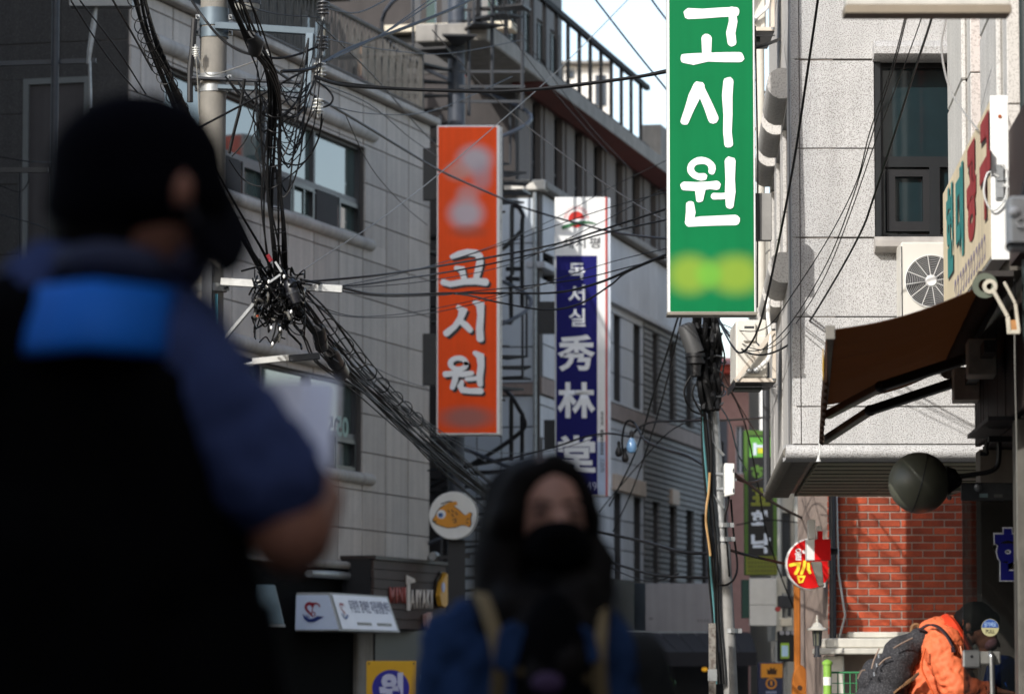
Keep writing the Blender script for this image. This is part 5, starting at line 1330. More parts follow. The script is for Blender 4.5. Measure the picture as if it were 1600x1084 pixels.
# cable mass on the upper pole
cm = T('cable_bundle', 'thick tangle of black taped cables wrapped round the slim steel pole', 'cables', P(1108, 640, PD - .12))
for k in range(22):
    pts = []; off = random.uniform(-24, 22); ph = random.random() * 6
    for i in range(9):
        f_ = i / 8; v = 470 + f_ * 170; u = 1106 + off * (1 - .55 * f_) + 5 * math.sin(ph + f_ * 7) + f_ * 6
        pts.append(cm.at(u, v, PD - .12 - random.random() * .15))
    MB().tube(smoothpts(pts, 3), random.uniform(.010, .028), 6).build('cable', wire_m, cm, smooth=True)
for k in range(9):
    v = 490 + k * 18; m_ = MB(); c_ = cm.at(1108 + random.uniform(-8, 6), v, PD - .12)
    m_.tube([(c_[0] + .12 * math.cos(R(a)), c_[1] + .1 * math.sin(R(a)), c_[2] + .03 * math.sin(R(a) * 2 + k)) for a in range(0, 361, 24)], .008, 5); m_.build('tape_wrap', M('silver_tape', (96, 98, 100), rough=.35, metal=.3, var=.3, vscale=30), cm)
for k, (off, c_) in enumerate(((-14, wire_m), (-10, M('teal_cable', (70, 120, 124), rough=.5)), (-6, wire_m), (-2, wire_m), (8, wire_m))):
    pts = [cm.at(1103 + off * .5 + (v - 640) * .052 + 1.5 * math.sin(v / 30. + k), v, PD - .1) for v in range(636, 1090, 24)]
    MB().tube(smoothpts(pts, 2), .013, 6).build('down_lead', c_, cm, smooth=True)
pts = [cm.at(u, v, PD - .14) for u, v in ((1109, 738), (1107, 770), (1104, 790), (1103, 815), (1107, 845), (1110, 868))]
MB().tube(smoothpts(pts), .011, 6).build('down_lead', M('tan_cable', (176, 140, 92), rough=.6), cm, smooth=True)
for pts in (((1118, 490), (1124, 520), (1130, 545), (1132, 560), (1128, 590), (1122, 615)), ((1092, 570), (1072, 600), (1070, 620), (1080, 640), (1098, 648)), ((1086, 600), (1082, 615), (1088, 632), (1102, 655)), ((1117, 600), (1130, 602), (1128, 616), (1115, 620))):
    MB().tube(smoothpts([cm.at(u, v, PD - .2) for u, v in pts]), .009, 6).build('loose_loop', wire_m, cm, smooth=True)
cl = T('cable_closure', 'dark grey cylindrical cable closure hanging left of the taped pole', 'cable closure', P(1090, 560, PD - .3))
a, b = cl.at(1070, 506, PD - .3), cl.at(1087, 552, PD - .3)
MB().tube([a, a.lerp(b, .06), a.lerp(b, .12), b], [.045, .07, .078, .08], 16).build('barrel', M('dark_plastic_closure', (62, 62, 62), rough=.55, var=.1), cl, smooth=True)
c_ = cl.at(1090, 566, PD - .3)
MB().lathe([(.085, .05), (.085, .02), (.07, .02), (.07, -.01), (.085, -.01), (.085, -.04), (.05, -.05), (.045, -.15), (.03, -.16)], b + Vector((0, 0, -.05)), 16).build('collar', black, cl, smooth=True)
for k in range(4): MB().tube(smoothpts([b + Vector((-.02 + .015 * k, 0, -.18)), cl.at(1092 + 2 * k, 585, PD - .25), cl.at(1098 + 2 * k, 610, PD - .2), cl.at(1106 + k, 645, PD - .15)]), .011, 6).build('lead', wire_m, cl, smooth=True)
# stake beside the pole
sk = T('stake', 'rusty grey steel stake beside the foot of the slim pole', 'post', (P(1113, 1084, PD - .4).x, PD - .4, 0))
MB().box(-.03, .03, -.03, .03, 0, sk.at(1113, 973, PD - .4)[2]).build('bar', M('flaking_grey_steel', (112, 108, 102), rough=.8, var=.45, vscale=18, speck=(60, 40, 30), sscale=30, sfac=.6), sk)
MB().box(-.04, .04, -.035, -.03, 1.0, 1.1).build('tag', galv, sk)
# ---- orange paddle sign post
op = T('paddle_sign', 'tall ochre wooden rice paddle sign post with rounded base', 'sign', (P(1250, 1084, 40).x, 40, 0))
OX = lambda u: op.px(u, 1000)[0]; OZ = lambda v: op.px(1250, v)[1]
och = M('ochre_wood', (176, 102, 22), rough=.6, var=.15, vscale=3, streak=.3)
MB().box(OX(1241), OX(1251), 0, .06, .3, OZ(905)).build('shaft', och, op, bevel=.01)
m_ = MB(); m_.prism([(OX(1250 + 13 * math.cos(R(a)) * (1 if a < 180 else 1)), OZ(1068 - 30 * math.sin(R(a)) if a <= 180 else 1150)) for a in range(0, 181, 12)] + [(OX(1236), .05), (OX(1264), .05)], -.02, .05); m_.build('paddle', och, op, bevel=.01)
m_ = MB(); disc(m_, OX(1249), OZ(1074), OX(1253) - OX(1249), -.026, -.02, 14); m_.build('paddle_emblem', M('dark_brown_ink', (60, 36, 14), rough=.6), op)
# ---- sandwich board
sw = T('sandwich_board', 'navy and amber sandwich board with a crown-like emblem', 'sign', (P(1203, 1084, 52).x, 52, 0))
QX = lambda u: sw.px(u, 1050)[0]; QZ = lambda v: sw.px(1203, v)[1]
MB().box(QX(1184), QX(1226), 0, .05, .1, QZ(1034)).build('board', M('board_navy', (40, 46, 74), rough=.5, var=.1), sw, bevel=.01)
MB().box(QX(1189), QX(1224), -.006, 0, QZ(1058), QZ(1036)).build('amber_panel', M('board_amber', (214, 142, 40), rough=.5), sw)
m_ = MB(); m_.prism([(QX(a), QZ(b)) for a, b in ((1199, 1053), (1198, 1044), (1202, 1047), (1204, 1041), (1207, 1045), (1210, 1041), (1211, 1047), (1214, 1044), (1213, 1053))], -.012, -.006); m_.build('emblem', M('dark_brown_ink', (60, 36, 14)), sw)
m_ = MB(); ring2(m_, QX(1205), QZ(1067), .055, .075, -.004, 24); m_.build('ring_emblem', M('board_amber', (214, 142, 40)), sw)
m_ = MB(); m_.box(QX(1203.5), QX(1206.5), -.006, -.001, QZ(1070), QZ(1063)); m_.build('ring_mark', M('board_amber', (214, 142, 40)), sw)
m_ = MB()
for i in range(5): m_.box(QX(1197 + i * 3.4), QX(1199.2 + i * 3.4), -.006, -.001, QZ(1083), QZ(1079))
m_.build('small_print', M('pale_board_ink', (150, 160, 190), rough=.5), sw)
# ---- big white blank sign and others at the far end
wsn = facing('sign_panel', 'large plain white sign panel beneath the banner', 'sign', 1190, 977, 56)
WX, WZ = sgn_px(wsn)
for v0, v1 in ((977, 945), (944.5, 903)): MB().box(WX(1169), WX(1211), 0, .12, WZ(v0), WZ(v1)).build('panel', white_p, wsn, bevel=.006)
MB().box(WX(1158), WX(1169), .02, .3, WZ(965), WZ(905)).build('side_return', M('dark_green_return', (36, 70, 62), rough=.5), wsn)
MB().box(WX(1211), WX(1228), .1, 2, WZ(1000), WZ(900)).build('mounting_wall', M('pale_mount_wall', (196, 192, 180), rough=.8), wsn)
gb = facing('signboard', 'wide blank grey signboard above the dark awning', 'sign', 1050, 985, 66)
GX, GZ = sgn_px(gb)
MB().box(GX(1007), GX(1112), 0, .2, GZ(986), GZ(911)).build('panel', M('faded_grey_panel', (158, 150, 146), rough=.6, var=.06, streak=.15), gb, bevel=.01)
MB().hexa([(GX(993), .9, GZ(983)), (GX(1006.5), .0, GZ(986)), (GX(1006.5), .2, GZ(986)), (GX(993), 1.1, GZ(983)), (GX(993), .9, GZ(908)), (GX(1006.5), .0, GZ(911)), (GX(1006.5), .2, GZ(911)), (GX(993), 1.1, GZ(908))]).build('side_panel', M('blue_grey_return', (132, 142, 150), rough=.6), gb)
m_ = MB()
for i in range(4): m_.box(GX(1088 + i * 5), GX(1091 + i * 5), -.006, 0, GZ(971), GZ(967))
m_.box(GX(1013), GX(1019), -.006, 0, GZ(968), GZ(964)); m_.build('faint_print', M('faint_grey_ink', (124, 116, 114), rough=.6), gb)
da = facing('awning', 'wide charcoal fabric awning below the blank grey signboard', 'awning', 1080, 1040, 63)
DX_, DZ_ = sgn_px(da)
chf = M('charcoal_awning_fabric', (44, 42, 44), rough=.85, var=.12)
for k in range(7):
    a0, a1 = 975 + k * 29, 975 + (k + 1) * 29
    b0, b1 = 1010 + k * 24.3, 1010 + (k + 1) * 24.3
    MB().add([(DX_(a0), 1.6, DZ_(986)), (DX_(a1) - .01, 1.6, DZ_(986)), (DX_(b1) - .01, 0, DZ_(1018)), (DX_(b0), 0, DZ_(1018))], [(0, 1, 2, 3)]).build('fabric_strip', chf, da)
MB().box(DX_(1010), DX_(1180), -.02, .0, DZ_(1040), DZ_(1018)).build('valance', chf, da)
MB().prism_x([(0, DZ_(1018)), (1.6, DZ_(986)), (1.6, DZ_(1030))], DX_(1178), DX_(1180)).build('side_flap', chf, da)
MB().box(DX_(970), DX_(1112), 1.55, 1.75, DZ_(992), DZ_(984)).build('cassette', galv, da)
MB().box(DX_(960), DX_(1180), 2.2, 2.4, -2, DZ_(985)).build('shop_back', black, da)
dl = facing('pendant_lamp', 'small glowing amber lamp under the charcoal awning', 'lamp', 1101, 1045, 64)
MB().ell((0, 0, 0), (.05, .05, .035)).build('bulb', M('amber_glass', (236, 178, 50), rough=.3, emit=(250, 180, 50), estr=.35), dl, smooth=True)
MB().tube([(0, 0, .03), (0, 0, .3)], .008, 5).build('stem', black, dl)
pl = facing('potted_shrub', 'small green shrub standing beneath the left end of the charcoal awning', 'plant', 1030, 1084, 62)
lf = MB(); leafm = M('leaf_green', (58, 92, 44), rough=.6, var=.3, vscale=20)
for k in range(220):
    c_ = Vector((random.gauss(0, .10), random.gauss(0, .1), random.uniform(-.3, .5))); d_ = Vector((random.gauss(0, 1), random.gauss(0, 1), random.gauss(0, 1))).normalized() * .045; e_ = d_.cross(Vector((0, .3, 1))).normalized() * .018
    lf.add([c_ - d_, c_ + e_, c_ + d_, c_ - e_], [(0, 1, 2, 3)])
o = lf.build('foliage', leafm, pl); MB().tube([(0, 0, -1.2), (0, 0, .2)], .02, 6).build('stem', wood_d, pl)
# far right of the street: meters, lamp, banner, black canopy, fence
ft = facing('traffic_light', 'dark hanging light box with lime and pale blue panel', 'street light', 1222, 1035, 50)
TX, TZ = sgn_px(ft)
MB().box(TX(1213), TX(1240), 0, .2, TZ(1033), TZ(985)).build('case', black, ft, bevel=.01)
MB().box(TX(1217), TX(1230), -.01, 0, TZ(1028), TZ(1004)).build('lime_panel', M('lime_panel', (150, 190, 60), rough=.5), ft)
MB().box(TX(1218.5), TX(1228.5), -.016, -.01, TZ(1025), TZ(1008)).build('pale_panel', M('pale_cyan_panel', (178, 210, 236), rough=.4), ft)
for k in range(3):
    m_ = MB(); disc(m_, TX(1219 + k * 9), TZ(988), .03, -.03, 0, 16); m_.build('lens', M('grey_lens', (150, 150, 156), rough=.3), ft)
MB().box(TX(1217), TX(1236), .05, .15, TZ(978), TZ(965)).build('lamp_head', M('cream_lamp', (206, 198, 180), rough=.5), ft, bevel=.01)
MB().box(TX(1214), TX(1238), .05, .15, TZ(950), TZ(930)).build('dark_head', dkmetal, ft, bevel=.01)
m_ = MB(); disc(m_, TX(1213), TZ(951), .035, -.02, .05, 16); m_.build('red_lens', M('dull_red_lens', (160, 60, 56), rough=.4), ft)
MB().tube([(TX(1226), .25, -1.4), (TX(1226), .25, TZ(925))], .035, 8).build('post', galv, ft)
fl = facing('floodlight', 'white floodlight frame high above the banner', 'lamp', 1190, 720, 60)
LX_, LZ_ = sgn_px(fl)
m_ = MB(); m_.box(LX_(1172), LX_(1210), 0, .1, LZ_(697), LZ_(692)); m_.box(LX_(1172), LX_(1206), .1, .2, LZ_(692), LZ_(688)); m_.build('bar', white_p, fl)
MB().hexa([(LX_(1186), 0, LZ_(716)), (LX_(1198), 0, LZ_(716)), (LX_(1198), .15, LZ_(716)), (LX_(1186), .15, LZ_(716)), (LX_(1176), 0, LZ_(700)), (LX_(1208), 0, LZ_(700)), (LX_(1208), .15, LZ_(700)), (LX_(1176), .15, LZ_(700))]).build('shade', M('pale_glass_shade', (214, 224, 228), rough=.3), fl)
MB().box(LX_(1187), LX_(1194), .1, .17, LZ_(692), LZ_(600)).build('stem', white_p, fl)
bl = facing('wall_banner', 'white cloth banner with faint red print beyond the lantern', 'banner', 1262, 1075, 44)
BX, BZ = sgn_px(bl)
MB().box(BX(1252), BX(1273), 0, .03, BZ(1057), BZ(989)).build('cloth', M('banner_cloth', (232, 232, 236), rough=.7, var=.06), bl)
m_ = MB()
for i in range(8): m_.box(BX(1254 + random.random() * 4), BX(1258 + random.random() * 4), -.006, 0, BZ(1052 - i * 7), BZ(1049 - i * 7))
m_.build('red_print', M('faint_red_ink', (206, 130, 140), rough=.7), bl)
MB().tube([(BX(1251), .02, BZ(1084)), (BX(1251), .02, BZ(985))], .02, 6).build('pole', dkmetal, bl)
bc = facing('canopy', 'black curved canopy between the ochre paddle and brick wall', 'canopy', 1280, 990, 42)
KX, KZ = sgn_px(bc)
m_ = MB(); m_.prism([(KX(a), KZ(b)) for a, b in ((1252, 988), (1253, 975), (1257, 965), (1265, 957), (1270, 953), (1296, 943), (1302, 943), (1302, 1000), (1290, 1003), (1264, 990))], 0, .9); m_.build('canopy_shell', black, bc, bevel=.02)
MB().box(KX(1268), KX(1302), -.05, .95, KZ(948), KZ(944)).build('canopy_lip', M('dark_lip', (54, 56, 60), rough=.4), bc)
dv = facing('parked_van', 'pale blue grey van end seen beyond the banner pole', 'vehicle', 1270, 1084, 48)
VX, VZ = sgn_px(dv)
MB().hexa([(VX(1254), 0, VZ(1110)), (VX(1285), 0, VZ(1110)), (VX(1285), 1, VZ(1110)), (VX(1254), 1, VZ(1110)), (VX(1257), .2, VZ(1058)), (VX(1285), .2, VZ(1058)), (VX(1285), 1, VZ(1058)), (VX(1257), 1, VZ(1058))]).build('body', M('pale_blue_car_paint', (150, 170, 188), rough=.3, var=.05), dv, bevel=.03)
MB().box(VX(1260), VX(1283), .05, .2, VZ(1080), VZ(1066)).build('window', glassB, dv)
# ---- lantern on the stone ledge
ln = T('lantern', 'cream carriage lantern with finial on the stone ledge end', 'lamp', P(1277, 1020, 35.2))
NX, NZ = sgn_px(ln)
k_ = NX(1278) - NX(1277)
MB().lathe([(.0, NZ(960)), (k_ * 1.2, NZ(962)), (k_ * 1.0, NZ(965)), (k_ * 2.2, NZ(968)), (k_ * 1.4, NZ(971)), (k_ * 6, NZ(974)), (k_ * 9, NZ(979)), (k_ * 16, NZ(982)), (k_ * 16, NZ(984)), (k_ * 9, NZ(985))], (0, 0, 0), 20).build('cap', stonew, ln, smooth=True)
MB().lathe([(k_ * 6.5, NZ(985)), (k_ * 5, NZ(1008)), (0, NZ(1009))], (0, 0, 0), 6).build('glass', M('lantern_glass', (110, 110, 96), rough=.15, spec=.6), ln)
for a in range(0, 360, 60):
    ca, sa = math.cos(R(a)), math.sin(R(a)); MB().tube([(k_ * 7 * ca, k_ * 7 * sa, NZ(985)), (k_ * 5.4 * ca, k_ * 5.4 * sa, NZ(1009))], .006, 5).build('rib', dkmetal, ln)
MB().lathe([(k_ * 4, NZ(1008)), (k_ * 4, NZ(1022)), (k_ * 6, NZ(1023)), (k_ * 6, NZ(1026))], (0, 0, 0), 12).build('base', dkmetal, ln)
# ---- green post and mesh fence
gpst = T('green_post', 'lime green fence post with white notice and domed cap', 'post', (P(1293, 1084, 32.5).x, 32.5, 0))
zt_ = gpst.at(1293, 1034, 32.5)[2]; rgp = 6.5 * 32.5 / 6000
limep = M('lime_green_paint', (132, 176, 74), rough=.45, var=.08)
MB().tube([(0, 0, 0), (0, 0, zt_ - .02)], rgp, 16).build('shaft', limep, gpst, smooth=True)
MB().lathe([(rgp * 1.25, zt_ - .02), (rgp * 1.25, zt_ - .0), (rgp * .7, zt_ + .018), (0, zt_ + .026)], (0, 0, 0), 16).build('cap', limep, gpst, smooth=True)
MB().tube([(0, 0, gpst.at(1293, 1070, 32.5)[2]), (0, 0, gpst.at(1293, 1057, 32.5)[2])], rgp * 1.03, 16).build('notice', white_p, gpst)
gf = T('mesh_fence', 'green wire mesh fence panel beside the lime green post', 'fence', (P(1300, 1084, 32.6).x, 32.6, 0))
zf_t = gf.at(1310, 1050, 32.6)[2]
fgm = M('fence_green', (60, 128, 84), rough=.5, var=.1)
MB().tube([(-.02, 0, zf_t), (1.0, 0, zf_t)], .009, 6).build('top_rail', fgm, gf)
for k in range(9): MB().tube([(.05 + k * .052, 0, .05), (.05 + k * .052, 0, zf_t)], .005, 5).build('wire', fgm, gf)
for k in range(8): MB().tube([(0, 0, zf_t - .09 * (k + 1)), (1.0, 0, zf_t - .09 * (k + 1))], .004, 5).build('wire', fgm, gf)

# ---- spiral steel stair in the gap between the buildings
ss = T('spiral_staircase', 'black steel spiral staircase with a fat central column behind the orange sign', 'staircase', (P(712, 1000, 57).x, 57, 0))
SX = lambda u: ss.px(u, 500)[0]; SZ = lambda v: ss.px(712, v)[1]
rc = 13.5 * 57 / 6000
MB().tube([(0, 0, 0), (0, 0, 12)], rc, 20).build('column', slate, ss, smooth=True)
MB().tube([(0, 0, SZ(36)), (0, 0, SZ(34))], rc * 1.03, 20).build('weld_ring', dkmetal, ss)
n = 0; hstep = .185; Rs = 1.12
for k in range(60):
    a = R(20 + k * 24.0); z = .2 + k * hstep
    if z > 11: break
    d1 = Vector((math.cos(a), math.sin(a))); a2 = a + R(27); d2 = Vector((math.cos(a2), math.sin(a2)))
    def q(r_, d_, zz): return (d_.x * r_, d_.y * r_, zz)
    MB().hexa([q(rc, d1, z), q(Rs, d1, z), q(Rs, d2, z), q(rc, d2, z), q(rc, d1, z + .03), q(Rs, d1, z + .03), q(Rs, d2, z + .03), q(rc, d2, z + .03)]).build('tread', black, ss)
    if k % 2 == 0: MB().tube([q(Rs, d1, z), q(Rs, d1, z + .95)], .022, 6).build('baluster', dkmetal, ss)
for dz_ in (.95,):
    pts = [(Rs * math.cos(R(20 + k * 12.0)), Rs * math.sin(R(20 + k * 12.0)), .2 + k * hstep / 2 + dz_) for k in range(116)]
    MB().tube(pts, .03, 7).build('hand_rail', slate, ss, smooth=True)
for u, v0, v1 in ((733, 30, 190), (769, 10, 150), (688, 190, 480), (816, 60, 180)):
    MB().tube([(SX(u), -.6, SZ(v1)), (SX(u), -.6, SZ(v0))], .03, 6).build('post', dkmetal, ss)
for v in (122, 145, 168): MB().bar((SX(718), -.6, SZ(v)), (SX(820), -.6, SZ(v)), .04, .04).build('rail', dkmetal, ss)
# outer stair rails seen against the blue-grey tower wall
sr = T('stair_railing', 'black curved stair railing against the pale blue-grey tower wall', 'railing', (P(800, 800, 58.5).x, 58.5, 0))
def srt(pts, r_=.035, nm='rail'): MB().tube(smoothpts([sr.at(u, v, 58.5) for u, v in pts]), r_, 7).build(nm, black, sr, smooth=True)
srt([(800, 430), (800, 330), (803, 322), (812, 326), (818, 340), (816, 352), (816, 480)]); srt([(816, 360), (790, 385), (770, 398)])
srt([(790, 420), (815, 420)]); srt([(790, 435), (812, 436)]); srt([(783, 503), (800, 504)]); srt([(798, 430), (799, 504)])
srt([(785, 605), (800, 620), (812, 640), (817, 650), (816, 672), (760, 712), (668, 762)]); srt([(799, 622), (799, 720)]); srt([(816, 650), (816, 720)])
srt([(668, 734), (740, 724), (800, 715)], .025)
for v in (742, 762, 782, 806, 830, 856): MB().bar(sr.at(690, v, 59.5), sr.at(790, v - 4, 59.5), .5, .03).build('tread', black, sr)
MB().box(*sorted((sr.at(668, 900, 61)[0], sr.at(784, 900, 61)[0])), 2.5, 2.6, 0, sr.at(700, 340, 61)[2]).build('dark_back_wall', brownD, sr)
# ================================================================== left utility pole with its arms
LD = 30.0
lp = T('utility_pole', 'round concrete utility pole with steel bands on the left, half hidden by the capped man', 'pole', (P(326, 542, LD).x, LD, 0))
def lq(u, v, d=LD): return lp.at(u, v, d)
concp = M('pole_concrete', (128, 124, 116), rough=.8, var=.14, vscale=4, streak=.2, bump=.2, bscale=60)
bandm = M('blue_grey_band', (92, 104, 112), rough=.5, metal=.4, var=.2)
zt_ = lq(326, -120)[2]
MB().tube([(-.01, 0, 0), (0, 0, 3), (.03, 0, zt_)], [.125, .108, .105], 22).build('shaft', concp, lp, smooth=True)
for v, r_, h in ((28, .118, .07), (52, .116, .04), (122, .114, .028), (139, .116, .03), (450, .125, .03)):
    z = lq(326, v)[2]; xo = .03 * (z / zt_) if z > 3 else 0
    MB().tube([(xo, 0, z - h), (xo, 0, z + h)], r_, 22).build('band', bandm if v < 60 else galv, lp, smooth=True)
    for s_ in (-1, 1):
        MB().box(xo + s_ * .115 - .03, xo + s_ * .115 + .03, -.03, .01, z - .022, z + .022).build('band_lug', galv, lp, bevel=.004)
        MB().tube([(xo + s_ * .13, -.07, z), (xo + s_ * .13, .05, z)], .009, 6).build('bolt', dkmetal, lp)
def angle_bar(pts, w_, nm, mat):
    return MB().bar(pts[0], pts[1], .06, w_).build(nm, mat, lp, bevel=.004)
angle_bar((lq(336, 40, LD - .13), lq(492, 50, LD - .13)), .055, 'cross_arm', bandm)  # upper arms in darker steel, their shade put into the colour
angle_bar((lq(300, 122, LD - .13), lq(478, 130, LD - .13)), .02, 'cross_arm', dkmetal)
angle_bar((lq(340, 136, LD - .13), lq(470, 142, LD - .13)), .035, 'cross_arm', bandm)
angle_bar((lq(345, 440, LD - .13), lq(535, 452, LD - .13)), .06, 'cross_arm', M('bright_galvanised_arm', (186, 186, 182), rough=.45, metal=.4, var=.15, vscale=12))
angle_bar((lq(416, 452, LD - .16), lq(340, 542, LD - .16)), .028, 'brace', galv)
angle_bar((lq(394, 565, LD - .12), lq(452, 559, LD - .12)), .05, 'lamp_arm', M('bright_galvanised_arm', (186, 186, 182)))
angle_bar((lq(452, 560, LD - .12), lq(500, 556, LD - .12)), .05, 'lamp_arm', dkmetal)
MB().tube([lq(356, 574), lq(396, 568)], [.004, .022], 8).build('arm_tip', galv, lp)
angle_bar((lq(484, 52, LD - .16), lq(478, 168, LD - .16)), .03, 'riser', M('pale_blue_riser', (112, 126, 136), rough=.55, metal=.2, var=.2))
MB().box(lq(318, 415)[0], lq(334, 415)[0], -.2, -.12, lq(326, 640)[2], lq(326, 412)[2]).build('cable_riser', dkmetal, lp)
MB().box(lq(338, 470)[0], lq(342, 470)[0], -.14, -.11, lq(326, 560)[2], lq(326, 462)[2]).build('sign_edge', M('teal_sign_edge', (40, 110, 124), rough=.5), lp)
MB().tube([lq(304, 30, LD - .1), lq(301, 75, LD - .1), lq(297, 110, LD - .1), lq(297, 160, LD - .1)], .024, 8).build('conduit', black, lp, smooth=True)
tc_ = T('transformer', 'pale grey transformer can bottom beside the concrete pole at the top', 'transformer', P(383, 14, LD - .1))
MB().lathe([(0, -.02), (.09, -.02), (.115, .01), (.12, .05), (.12, .6), (.0, .62)], (0, 0, 0), 22).build('can', M('can_grey', (150, 150, 144), rough=.5, var=.12, streak=.2), tc_, smooth=True)
MB().lathe([(.121, .03), (.126, .03), (.126, .06), (.121, .06), (.121, .03)], (0, 0, 0), 22).build('rim', dkmetal, tc_)
porc = M('grey_white_porcelain', (214, 214, 208), rough=.25, var=.08, spec=.6); porcd = M('dark_porcelain', (70, 70, 72), rough=.3)
for k, (u, v, mt, lab) in enumerate(((505, 12, porcd, 'dark stacked insulator at the top of the blue riser'), (503, 66, porcd, 'dark insulator level with the upper steel cross arm'), (500, 108, porc, 'pale ringed insulator halfway down the riser'), (497, 164, porc, 'pale insulator at the foot of the riser'), (417, 88, porc, 'small white insulator peg beside the thick cable bundle'), (306, 80, porc, 'small white insulator at the left flank of the concrete pole'))):
    it = T('insulator', lab, 'insulator', P(u, v, LD - .2), 0, 'porcelain insulators on the left pole')
    s_ = .8 if k < 4 else .5
    prof = []
    for j in range(4):
        zz_ = .06 - j * .036; prof += [(.025 * s_, zz_ * s_), (.058 * s_, (zz_ - .006) * s_), (.06 * s_, (zz_ - .014) * s_), (.03 * s_, (zz_ - .02) * s_)]
    MB().lathe([(0, .075 * s_)] + prof + [(.018, -.09 * s_), (0, -.09 * s_)], (0, 0, 0), 14).build('sheds', mt, it, smooth=True)
    MB().tube([(0, 0, -.13 * s_), (0, 0, .1 * s_)], .011, 6).build('pin', galv, it)

# ================================================================== cables
GRP = 'overhead cables strung across the alley'
def cable(label, pts, r=.008, mat=None, k=6, group=GRP, sag=0):
    """one cable through surveyed points (pixel, pixel, metres away)"""
    w_ = [P(*p) for p in pts]
    o0 = w_[0].copy()
    mb = MB().tube(smoothpts([q - o0 for q in w_], k), r, 6)
    o = mb.build('overhead_cable', mat or wire_m, None, smooth=True); o.location = o0
    return tag(o, label, 'cable', group)
def strands(t, pts, n, spread, r, mat=None, seed=1, nm='cable', k=5):
    rd = random.Random(seed)
    for i in range(n):
        a = rd.random() * 6.28; off = [rd.uniform(-1, 1) for _ in range(3)]
        ps = []
        for j, p in enumerate(pts):
            q = t.at(*p); s_ = spread * (1 + .25 * math.sin(j * 1.3 + a))
            ps.append(q + Vector((s_ * math.cos(a + j * .45), s_ * math.sin(a + j * .45) * .8, s_ * math.sin(a + j * .6) * .6)))
        MB().tube(smoothpts(ps, k), r * rd.uniform(.7, 1.25), 6).build(nm, mat or wire_m, t, smooth=True)
def coil(t, pts, r, step, rr=.006, nm='spiral_hanger', seed=2):
    rd = random.Random(seed); sp = smoothpts([t.at(*p) for p in pts], 8); acc = 0
    for i in range(len(sp) - 1):
        acc += (sp[i + 1] - sp[i]).length
        if acc > step:
            acc = 0; d = (sp[i + 1] - sp[i]).normalized(); a = d.cross(Vector((0, 1, 0))).normalized(); b = a.cross(d)
            c_ = sp[i]; tl = rd.uniform(-.4, .4)
            MB().tube([c_ + a * (r * math.cos(R(g))) + b * (r * math.sin(R(g))) + d * (r * tl * math.cos(R(g))) for g in range(0, 361, 24)], rr, 5).build(nm, wire_m, t, smooth=True)
# thick bundles
A_ = [(205, -40, 24), (224, 40, 25), (245, 92, 26), (272, 150, 27), (310, 235, 28), (365, 330, 29), (402, 392, 29.4), (428, 440, 29.6)]
tA = T('cable_bundle', 'thick black cable bundle slanting down behind the cap from the upper left', 'cables', P(*A_[3]))
strands(tA, A_, 9, .045, .010, seed=3); coil(tA, A_[:5], .06, .25, .004, seed=4)
B_ = [(352, -40, 27), (372, 20, 27.5), (395, 70, 28), (418, 112, 28.5), (428, 160, 29), (430, 220, 29.2), (431, 300, 29.3), (436, 370, 29.4), (440, 440, 29.6)]
tB = T('cable_bundle', 'black cable bundle dropping past the pole with hanger rings down its lower half', 'cables', P(*B_[4]))
strands(tB, B_, 10, .05, .008, seed=5); strands(tB, B_, 4, .095, .0055, seed=15); coil(tB, B_[4:], .055, .14, .005, seed=6)
MB().tube([tB.at(391, 55, 27.8), tB.at(400, 66, 27.9), tB.at(398, 82, 28)], [.04, .06, .05], 10).build('grip', black, tB, smooth=True)
C_ = [(436, 440, 29.6), (468, 480, 30), (505, 528, 31), (560, 590, 33), (620, 645, 36), (670, 692, 39), (730, 745, 43), (800, 800, 47)]
tC = T('cable_bundle', 'heavy cable bundle running from the tangle down towards the dark stairs', 'cables', P(*C_[3]))
strands(tC, C_, 11, .06, .009, seed=7); 
C2 = [(445, 440, 29.5), (490, 485, 30.2), (530, 530, 31.5), (570, 575, 33.5), (625, 630, 36.5), (685, 690, 40), (775, 770, 45)]
tC2 = T('cable_bundle', 'looser looped cable bundle just above the heavy one', 'cables', P(*C2[3]))
strands(tC2, C2, 9, .075, .007, seed=9); coil(tC2, C2[1:6], .07, .85, .005, seed=10)
C3 = [(440, 470, 29.5), (480, 520, 30), (500, 560, 31), (560, 605, 33), (640, 680, 37), (700, 735, 41), (770, 790, 45)]
tC3 = T('cable_bundle', 'thin sagging cables beneath the heavy bundle', 'cables', P(*C3[3])); strands(tC3, C3, 4, .06, .007, seed=11)
# jumpers drooping between the pole, the riser and the ring bundle
tj = T('cable_tangle', 'drooping jumper wires between the concrete pole, the riser and the ring bundle', 'cables', P(450, 130, 29.4))
rj = random.Random(5)
Lp = [(402, 92), (420, 88), (428, 130), (430, 165), (432, 215), (398, 128), (410, 150), (352, 120), (372, 128), (430, 260)]
Rp = [(482, 60), (500, 70), (500, 108), (484, 130), (497, 164), (478, 168), (470, 142), (505, 30), (492, 150)]
for k in range(34):
    a, b = rj.choice(Lp), rj.choice(Rp if k % 4 else Lp); dd = rj.uniform(15, 75)
    if a == b: continue
    m1 = (a[0] * .7 + b[0] * .3 + rj.uniform(-8, 8), max(a[1], b[1]) * .6 + a[1] * .4 + dd * .8); m2 = (a[0] * .3 + b[0] * .7 + rj.uniform(-8, 8), max(a[1], b[1]) * .6 + b[1] * .4 + dd)
    MB().tube(smoothpts([tj.at(a[0], a[1], 29.4), tj.at(m1[0], m1[1], 29.4 + rj.uniform(-.2, .2)), tj.at(m2[0], m2[1], 29.4 + rj.uniform(-.2, .2)), tj.at(b[0], b[1], 29.6)], 6), rj.choice((.004, .005, .007)), 5).build('jumper', wire_m, tj, smooth=True)
